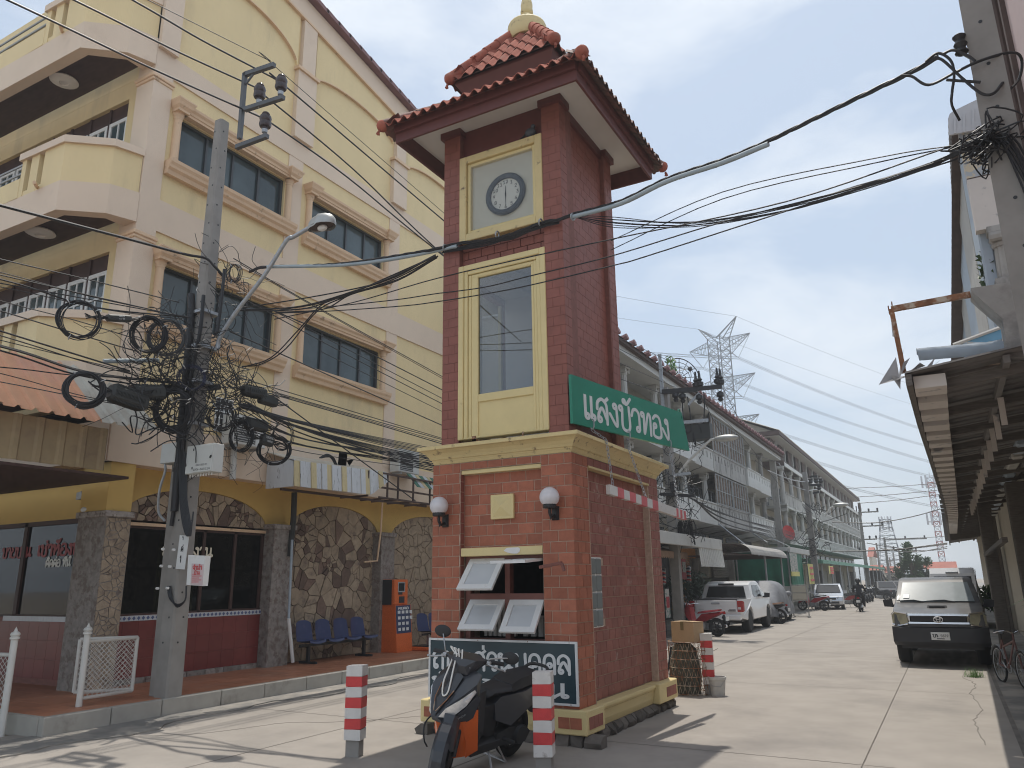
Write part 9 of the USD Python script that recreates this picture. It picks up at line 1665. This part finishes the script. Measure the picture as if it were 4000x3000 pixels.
m = MB(); m.box(-.03, -.155, .20, .03, -.151, .336); m.box(-.03, -.155, .337, .03, .155, .339); obj('tape', m, 'tape', t)
p = at(22, 1915, 530, Z=0.); t = thing('bucket', 'dirty white plastic bucket beside the striped bollard behind the tower', 'bucket', p); m = MB().lathe([(.105, 0), (.13, .24), (.145, .25), (.145, .29), (.13, .29), (.10, .02)], p, 20); obj('pail', m, 'bucket_white', t, smooth=35); m = MB(); m.tube([p + [-.14, 0, .26], p + [-.06, -.12, .16], p + [.08, -.12, .15], p + [.14, 0, .26]], .005, 5); obj('handle', m, 'galv', t)
a, b = at(14, 252, 1300, Y=2.6), at(14, 225, 1500, Y=2.5); t = thing('broom_stick', 'dark stick leaning between the tower and the wire basket', 'stick', b); m = MB(); m.tube([a, b, b + (b - a) * .9], .016, 7); obj('handle', m, 'black_metal', t)
def gate(P, Q, z0, z1, t, name='panel'):
 P, Q = np.array(P, float), np.array(Q, float); m = MB(); d = Q - P
 for z in (z0, z1): m.tube([P + [0, 0, z], Q + [0, 0, z]], .025, 8)
 m.tube([Q + [0, 0, z0], Q + [0, 0, z1]], .025, 8); g = _path(t, name); UsdGeom.Xform.Define(stage, g); ORG[g] = ORG[t]; obj('frame', m, 'gate_white', g, smooth=40); m = MB(); L = np.linalg.norm(d); sp = .075; H = z1 - z0; n = int((L + H) / sp)
 for k in range(n):
  s = k * sp - H; a, b = max(s, 0), min(s + H, L)
  if b - a > .01: m.tube([P + d * a / L + [0, 0, z0 + a - s], P + d * b / L + [0, 0, z0 + b - s]], .0035, 3, cap=False); m.tube([P + d * a / L + [0, 0, z1 - (a - s)], P + d * b / L + [0, 0, z1 - (b - s)]], .0035, 3, cap=False)
 obj('chain_link', m, 'gate_white', g)
pp = at(5, 510, 1262, Z=WZ); ztp = at(5, 575, 730, Y=pp[1])[2]; qb = at(5, 850, 1205, Z=WZ); zr1 = at(5, 895, 812, Y=qb[1])[2] - WZ; t = thing('mesh_gate', 'white folding mesh gate with a pointed post on the tiled walkway', 'gate', pp)
def gpost(x, y, z0, z1, t): m = MB(); m.lathe([(.042, z0), (.042, z1 - .13), (.058, z1 - .125), (.058, z1 - .10), (.045, z1 - .095), (.06, z1 - .07), (.05, z1 - .045), (.025, z1 - .03), (.018, z1 - .01), (0, z1 + .03)], (x, y, 0), 14); obj('post', m, 'gate_white', t, smooth=35)
gpost(pp[0], pp[1], WZ, ztp, t); gate((pp[0], pp[1], WZ), (qb[0], qb[1], WZ), .10, zr1, t); gate((qb[0] - .02, qb[1] + .01, WZ), (pp[0] - .55, pp[1] + .25, WZ), .12, zr1, t)
p = at(5, 8, 1428, Z=0.05); z1 = at(5, 76, 757, Y=p[1])[2]; t = thing('mesh_gate', 'white mesh gate cut off by the left edge of the picture', 'gate', p); gpost(p[0], p[1], 0, z1, t); gate((p[0], p[1], 0), (p[0] - 1.3, p[1] - .25, 0), .3, z1 - .32, t)
def chair_row(y0, n, lab, x=-6.95, metal=False, sp=.565):
 t = thing('chair_row', lab, 'chairs', (x, y0 + n * sp / 2, WZ))
 for k in range(n):
  y = y0 + (k + .5) * sp; m = MB(); V = []; N = 7
  for i, (dx, z) in enumerate(((.32, .40), (.30, .43), (.15, .415), (-.0, .41), (-.09, .45), (-.13, .62), (-.16, .80), (-.165, .85))):
   for j in range(N): f = -1 + 2 * j / (N - 1); cv = .03 * f * f; V.append((x + dx + (cv if i > 3 else 0), y + f * .235 * (1 if i < 6 else .9), WZ + z + (cv if i <= 3 else 0) - (.05 * abs(f) ** 3 if i == 7 else 0)))
  m.add(V, [[i * N + j, i * N + j + 1, i * N + N + j + 1, i * N + N + j] for i in range(7) for j in range(N - 1)]); m.add(np.array(V) - [0, 0, .012], [[i * N + j, i * N + N + j, i * N + N + j + 1, i * N + j + 1] for i in range(7) for j in range(N - 1)]); obj('seat', m, 'blue_plastic', t, smooth=50)
 m = MB(); m.bar((x + .08, y0, WZ + .36), (x + .08, y0 + n * sp, WZ + .36), .05); obj('beam', m, 'black_metal', t)
 for y in (y0 + .25, y0 + n * sp - .25): m = MB(); m.bar((x + .08, y, WZ + .02), (x + .08, y, WZ + .36), .06); m.bar((x - .15, y, WZ + .02), (x + .32, y, WZ + .02), .05); obj('leg', m, 'black_metal' if not metal else 'steel', t)
 return t
chair_row(2.05, 4, 'row of four scuffed blue plastic waiting chairs against the stone wall');
t = chair_row(5.75, 2, 'pair of dark blue chairs on chrome legs behind the orange machine', -6.55, True, .5)
t = thing('top_up_kiosk', 'orange coin machine with dark blue picture panel against the stone wall', 'kiosk', (-7, 5.3, WZ))
zk = [at(6, 1050, q_, X=-6.75)[2] for q_ in (925, 605, 437)]; y0, y1 = at(6, 1062, 520, X=-6.75)[1], at(6, 1140, 520, X=-6.75)[1]
m = MB(); m.hull([(x, y, z) for y in (y0 - .02, y1 + .12) for x, z in ((-7.2, WZ), (-6.62, WZ), (-6.70, zk[1]), (-7.2, zk[1]))]); obj('pedestal', m, 'kiosk_orange', t); m = MB(); m.bbox(-7.2, y0 - .03, zk[1], -6.72, y1 + .03, zk[2], .02); obj('head', m, 'kiosk_orange', t); m = MB(); m.box(-7.2, y0 - .036, zk[1] + .01, -6.80, y0 - .031, zk[2] - .01); obj('side_panel', m, 'car_black', t)
m = MB(); m.box(-6.72, y0 + .10, zk[2] - .30, -6.715, y1 - .10, zk[2] - .06); obj('screen_bezel', m, 'galv', t); m = MB(); m.box(-6.716, y0 + .13, zk[2] - .27, -6.712, y1 - .13, zk[2] - .09); obj('screen', m, 'car_glass', t); m = MB(); m.box(-6.74, y0 + .15, zk[1] + .05, -6.71, y1 - .12, zk[1] + .2); m.box(-6.73, y0 + .12, zk[1] + .24, -6.712, y1 - .2, zk[1] + .3); obj('coin_tray', m, 'car_black', t)
def kz(f): return -6.70 + .08 * f + .004
m = MB(); za, zb_ = zk[0] + (zk[1] - zk[0]) * .42, zk[1] - .01; fa, fb = .58, .01; m.hexa([(kz(fa), y0 + .0, za), (kz(fa), y1 + .1, za), (kz(fa) - .003, y1 + .1, za), (kz(fa) - .003, y0, za), (kz(fb), y0, zb_), (kz(fb), y1 + .1, zb_), (kz(fb) - .003, y1 + .1, zb_), (kz(fb) - .003, y0, zb_)]); obj('picture_panel', m, 'kiosk_navy', t)
m = MB()
for r_ in range(4):
 z = zb_ - .12 - r_ * .13; f = (zk[1] - z) / (zk[1] - zk[0])
 for k in range(4 if r_ < 2 else 3): y = y0 + .07 + k * .155; m.box(kz(f) + .001, y, z - .08, kz(f) + .005, y + .10, z)
obj('icon', m, 'sign_white', t, kind='stuff')
text_on(t, 'ตบตอ', .05, (kz(.05) + .004, y0 + .08, zb_ - .09), (0, 1, 0), (0, 0, 1), 'sign_white', True, .42)
t = thing('foot_scale', 'low orange weighing platform beside the coin machine', 'scale', (-6.3, 6.2, WZ)); m = MB(); m.bbox(-6.75, y1 + .15, WZ, -6.15, y1 + .85, WZ + .09, .02); obj('platform', m, 'kiosk_orange', t); m = MB(); m.bbox(-6.7, y1 + .2, WZ + .09, -6.2, y1 + .8, WZ + .11, .01); obj('tread', m, 'black_metal', t)
corr((-6.0, -12, 4.23), (-6.0, -3.28, 4.23), (-7.3, -12, 5.35), (-7.3, -3.28, 5.35), 37, .045, (.65, 0, .75), 'orange_sheet', 'sheet_awning', label='faded orange corrugated sheet awning over the shop corner at left', cat='awning')
corr((-6.0, -3.27, 4.24), (-6.0, -2.3, 4.24), (-7.3, -3.27, 5.36), (-7.3, -2.3, 5.36), 4, .045, (.65, 0, .75), 'zinc_sheet', 'sheet_awning', label='narrow weathered zinc sheet beside the orange corrugated awning', cat='awning')
corr((-6.25, -12, 4.2), (-6.25, -3.0, 4.2), (-6.25, -12, 3.55), (-6.25, -3.0, 3.55), 28, .03, (1, 0, 0), 'old_sheet', 'sheet_wall', label='stained yellow corrugated sheet hanging below the orange awning', cat='sheet')
t = thing('awning_batten', 'pale fluorescent batten under the orange corrugated awning', 'lamp', (-6.3, -4, 3.5)); m = MB(); m.tube([at(23, 0, 1255, X=-6.3), at(23, 1090, 1430, X=-6.3)], .03, 6); obj('tube', m, 'peach', t); m = MB(); m.box(-15, -12, 3.46, -6.2, -2.6, 3.5); obj('ceiling', m, 'dark_wood', t)
t = thing('striped_awning', 'peeling white and cream striped metal awning above the stone arch', 'awning', (-6.15, 2.3, 3.7)); yv0, yv1 = .92, 3.85; n = 19; zt_ = lambda f: 4.22 + .10 * f; zl_ = lambda f: 3.70 + .05 * f + (.34 * max(0, f - .8) / .2)
for k in range(n):
 f0, f1 = k / n, (k + .94) / n; ya, yb2 = yv0 + (yv1 - yv0) * f0, yv0 + (yv1 - yv0) * f1; m = MB(); e = .02 * (k % 2); m.hexa([(-6.15 + e, ya, zl_(f0)), (-6.15 + e, yb2, zl_(f1)), (-6.17 + e, yb2, zl_(f1)), (-6.17 + e, ya, zl_(f0)), (-6.2 + e, ya, zt_(f0)), (-6.2 + e, yb2, zt_(f1)), (-6.22 + e, yb2, zt_(f1)), (-6.22 + e, ya, zt_(f0))]); obj('strip', m, 'awning_cream' if k in (0, 3, 6, 9, 14, 17) else 'awning_white', t)
m = MB(); m.hexa([(-6.2, yv0, 4.2), (-6.2, yv1, 4.3), (-6.99, yv1, 4.5), (-6.99, yv0, 4.45), (-6.2, yv0, 4.22), (-6.2, yv1, 4.32), (-6.99, yv1, 4.52), (-6.99, yv0, 4.47)]); obj('top_sheet', m, 'zinc_sheet', t); m = MB(); m.box(-6.95, yv0, 3.7, -6.2, yv0 + .03, 4.25); obj('end_sheet', m, 'awning_white', t)
t = thing('steel_frame', 'bare rusty frame between the striped awning and the green awning', 'frame', (-6.2, 4.4, 3.7)); m = MB()
for z in (3.72, 3.95, 4.28): m.bar((-6.2, 3.6, z), (-6.2, 6.3, z), .04)
for y in (3.2, 3.9, 4.3, 4.9, 5.6): m.bar((-6.99, y, 3.72), (-6.2, y, 3.72), .035); m.bar((-6.2, y, 3.72), (-6.2, y, 4.28), .035)
m.bar((-6.6, 1, 3.68), (-6.6, 6, 3.72), .05); obj('bars', m, 'row_brown', t)
t = thing('green_awning', 'torn green and white striped metal awning beside the tower edge', 'awning', (-6.1, 5.8, 4.1))
for k in range(10): ya = 4.95 + k * .16; m = MB(); m.hexa([(-6.1, ya, 4.08), (-6.1, ya + .14, 4.08), (-6.12, ya + .14, 4.08), (-6.12, ya, 4.08), (-6.35, ya - .12, 4.42), (-6.35, ya + .02, 4.42), (-6.37, ya + .02, 4.42), (-6.37, ya - .12, 4.42)]); obj('strip', m, ('awning_green', 'awning_white', 'awning_cream')[k % 3], t)
def ac(y, z, lab, w=.85, x=-6.65):
 t = thing('air_conditioner', lab, 'air conditioner', (x, y + w / 2, z)); m = MB(); m.bbox(x - .3, y, z, x, y + w, z + .58, .015); obj('case', m, 'ac_white', t); m = MB(); m.box(x - .001, y + .05, z + .05, x + .006, y + w * .68, z + .53); obj('grille', m, 'grille_dark', t); m = MB()
 for k in range(11): zz = z + .07 + k * .045; m.box(x + .006, y + .05, zz, x + .012, y + w * .68, zz + .008)
 obj('slats', m, 'ac_white', t, kind='stuff'); m = MB(); m.box(x - .3, y + .1, z - .05, x - .02, y + .15, z); m.box(x - .3, y + w - .15, z - .05, x - .02, y + w - .1, z); obj('bracket', m, 'galv', t, kind='stuff')
ac(-.28, 4.44, 'air conditioner unit on the peach ledge right of the pole'); ac(4.9, 4.5, 'air conditioner unit on the wall above the torn green awning')
m = MB(); yv = at(25, 1050, 500, X=-6.9)[1]; t = thing('window_grille', 'small white barred window behind the cable coils right of the pole', 'window', (-6.97, yv, 4.7)); m.box(-6.995, yv - .2, 4.68, -6.985, yv + .2, 5.35); obj('pane', m, 'grille_dark', t); m = MB()
for k in range(5): m.box(-6.985, yv - .2 + k * .1 - .008, 4.68, -6.97, yv - .2 + k * .1 + .008, 5.35)
for k in range(6): m.box(-6.985, yv - .2, 4.68 + k * .13, -6.968, yv + .2, 4.695 + k * .13)
obj('bars', m, 'white_paint', t)
t = thing('roof_litter', 'blue grey scrap sheets and cable coil lying on the striped awning', 'scrap', (-6.6, 2.4, 4.4)); m = MB(); P = [at(27, a, b, X=-6.55) for a, b in ((765, 60), (875, 75), (860, 235), (745, 225))]; m.add(P, [[0, 1, 2, 3], [3, 2, 1, 0]]); P = [at(27, a, b, X=-6.5) for a, b in ((860, 165), (965, 150), (900, 240))]; m.add(P, [[0, 1, 2], [2, 1, 0]]); obj('scrap_sheet', m, 'blue_grey', t, kind='stuff'); m = MB()
for k in range(5): m.tube(curve([at(27, 505 + 6 * k, 130, X=-6.5), at(27, 600, 85 + 8 * k, X=-6.5), at(27, 690 - 8 * k, 130, X=-6.5), at(27, 735 - 5 * k, 225, X=-6.5)], 4), .016, 5)
obj('cable_loop', m, 'cable', t, kind='stuff')
for c0, P, nm, rr, lab in ((27, ((170, 590), (160, 900), (110, 1440)), 'wall_conduit', .06, 'dark bundle of pipes running down beside the first stone arch'), (27, ((1340, 720), (1320, 1100), (1270, 1500), (1100, 1515)), 'wall_pipe', .022, 'thin bent pipe between the second and third stone arches')): m = MB(); m.tube([at(c0, a, b, X=-7.05) for a, b in P], rr, 8); t = thing(nm, lab, 'pipe', at(c0, *P[-1], X=-7.05)); obj('pipe', m, 'closure' if rr > .03 else 'peach_trim', t, smooth=40)
p = at(6, 395, 690, X=-6.9); t = thing('drain_pipe', 'white plastic drain pipe standing against the second stone column', 'pipe', (p[0], p[1], WZ)); m = MB(); m.tube([at(6, 378, 690, X=-6.9), at(6, 405, 975, X=-6.9)], .035, 8); obj('pipe', m, 'white_paint', t, smooth=40); m = MB(); m.tube([at(6, 400, 180, X=-6.95), at(6, 378, 690, X=-6.92)], .025, 8); obj('upper_pipe', m, 'blue_grey', t, smooth=40)
m = MB(); m.tube([at(25, 1150, 580, X=-6.9), at(25, 1130, 1030, X=-6.9)], .06, 8); t = thing('soil_pipe', 'white downpipe on the peach beam right of the meter cabinet', 'pipe', at(25, 1130, 1030, X=-6.9)); obj('pipe', m, 'row_clean', t, smooth=40)
t = thing('window_lettering', 'red and white Thai letters on the dark shop front glass at left', 'lettering', (-9, FY - .01, 2.2)); zc_ = at(5, 235, 285, Y=FY)[2]; xa, xb_ = at(5, 230, 280, Y=FY)[0], at(5, 520, 280, Y=FY)[0]
letters(thai('เช่าห้องพัก', .19, .2, 1.5), (xa, FY + .03, zc_), (1, 0, 0), (0, 0, 1), (0, -1, 0), 'red_text', t); letters(thai('ติดต่อ..ที่นี่', .12, .2, at(5, 445, 350, Y=FY)[0] - at(5, 282, 350, Y=FY)[0]), (at(5, 282, 352, Y=FY)[0], FY + .03, at(5, 282, 355, Y=FY)[2]), (1, 0, 0), (0, 0, 1), (0, -1, 0), 'white_text', t); letters(thai('ขายบาน', .17, .2, .95), (at(5, 0, 290, Y=FY)[0], FY + .03, zc_), (1, 0, 0), (0, 0, 1), (0, -1, 0), 'red_text', t)
t = thing('office_lettering', 'cream Thai letters on the shop window behind the left pole', 'lettering', (GX - .05, 0, 2.4)); y0, y1 = at(5, 1190, 290, X=GX)[1], at(5, 1390, 290, X=GX)[1]; letters(thai('สำนักงาน', .17, .17, y1 - y0 + .42), (GX - .055, y0 - .42, at(5, 1390, 290, X=GX)[2]), (0, 1, 0), (0, 0, 1), (1, 0, 0), 'cream_text', t)
# ------------------------------------------------------------------ the air of a hazy noon
usdkit.material(stage, '/World/Looks/air', {'v': ('principled_volume', {'color': (.93, .96, 1.), 'density': HAZE, 'anisotropy': .3})}, [], volume='v.volume')
m = MB(); m.box(-420, -330, -1.2, 520, 620, 82); v, f = m.arr(); hz = usdkit.mesh(stage, '/World/haze', (v, f), UsdShade.Material.Get(stage, '/World/Looks/air')); _tag(hz.GetPrim(), kind='stuff')
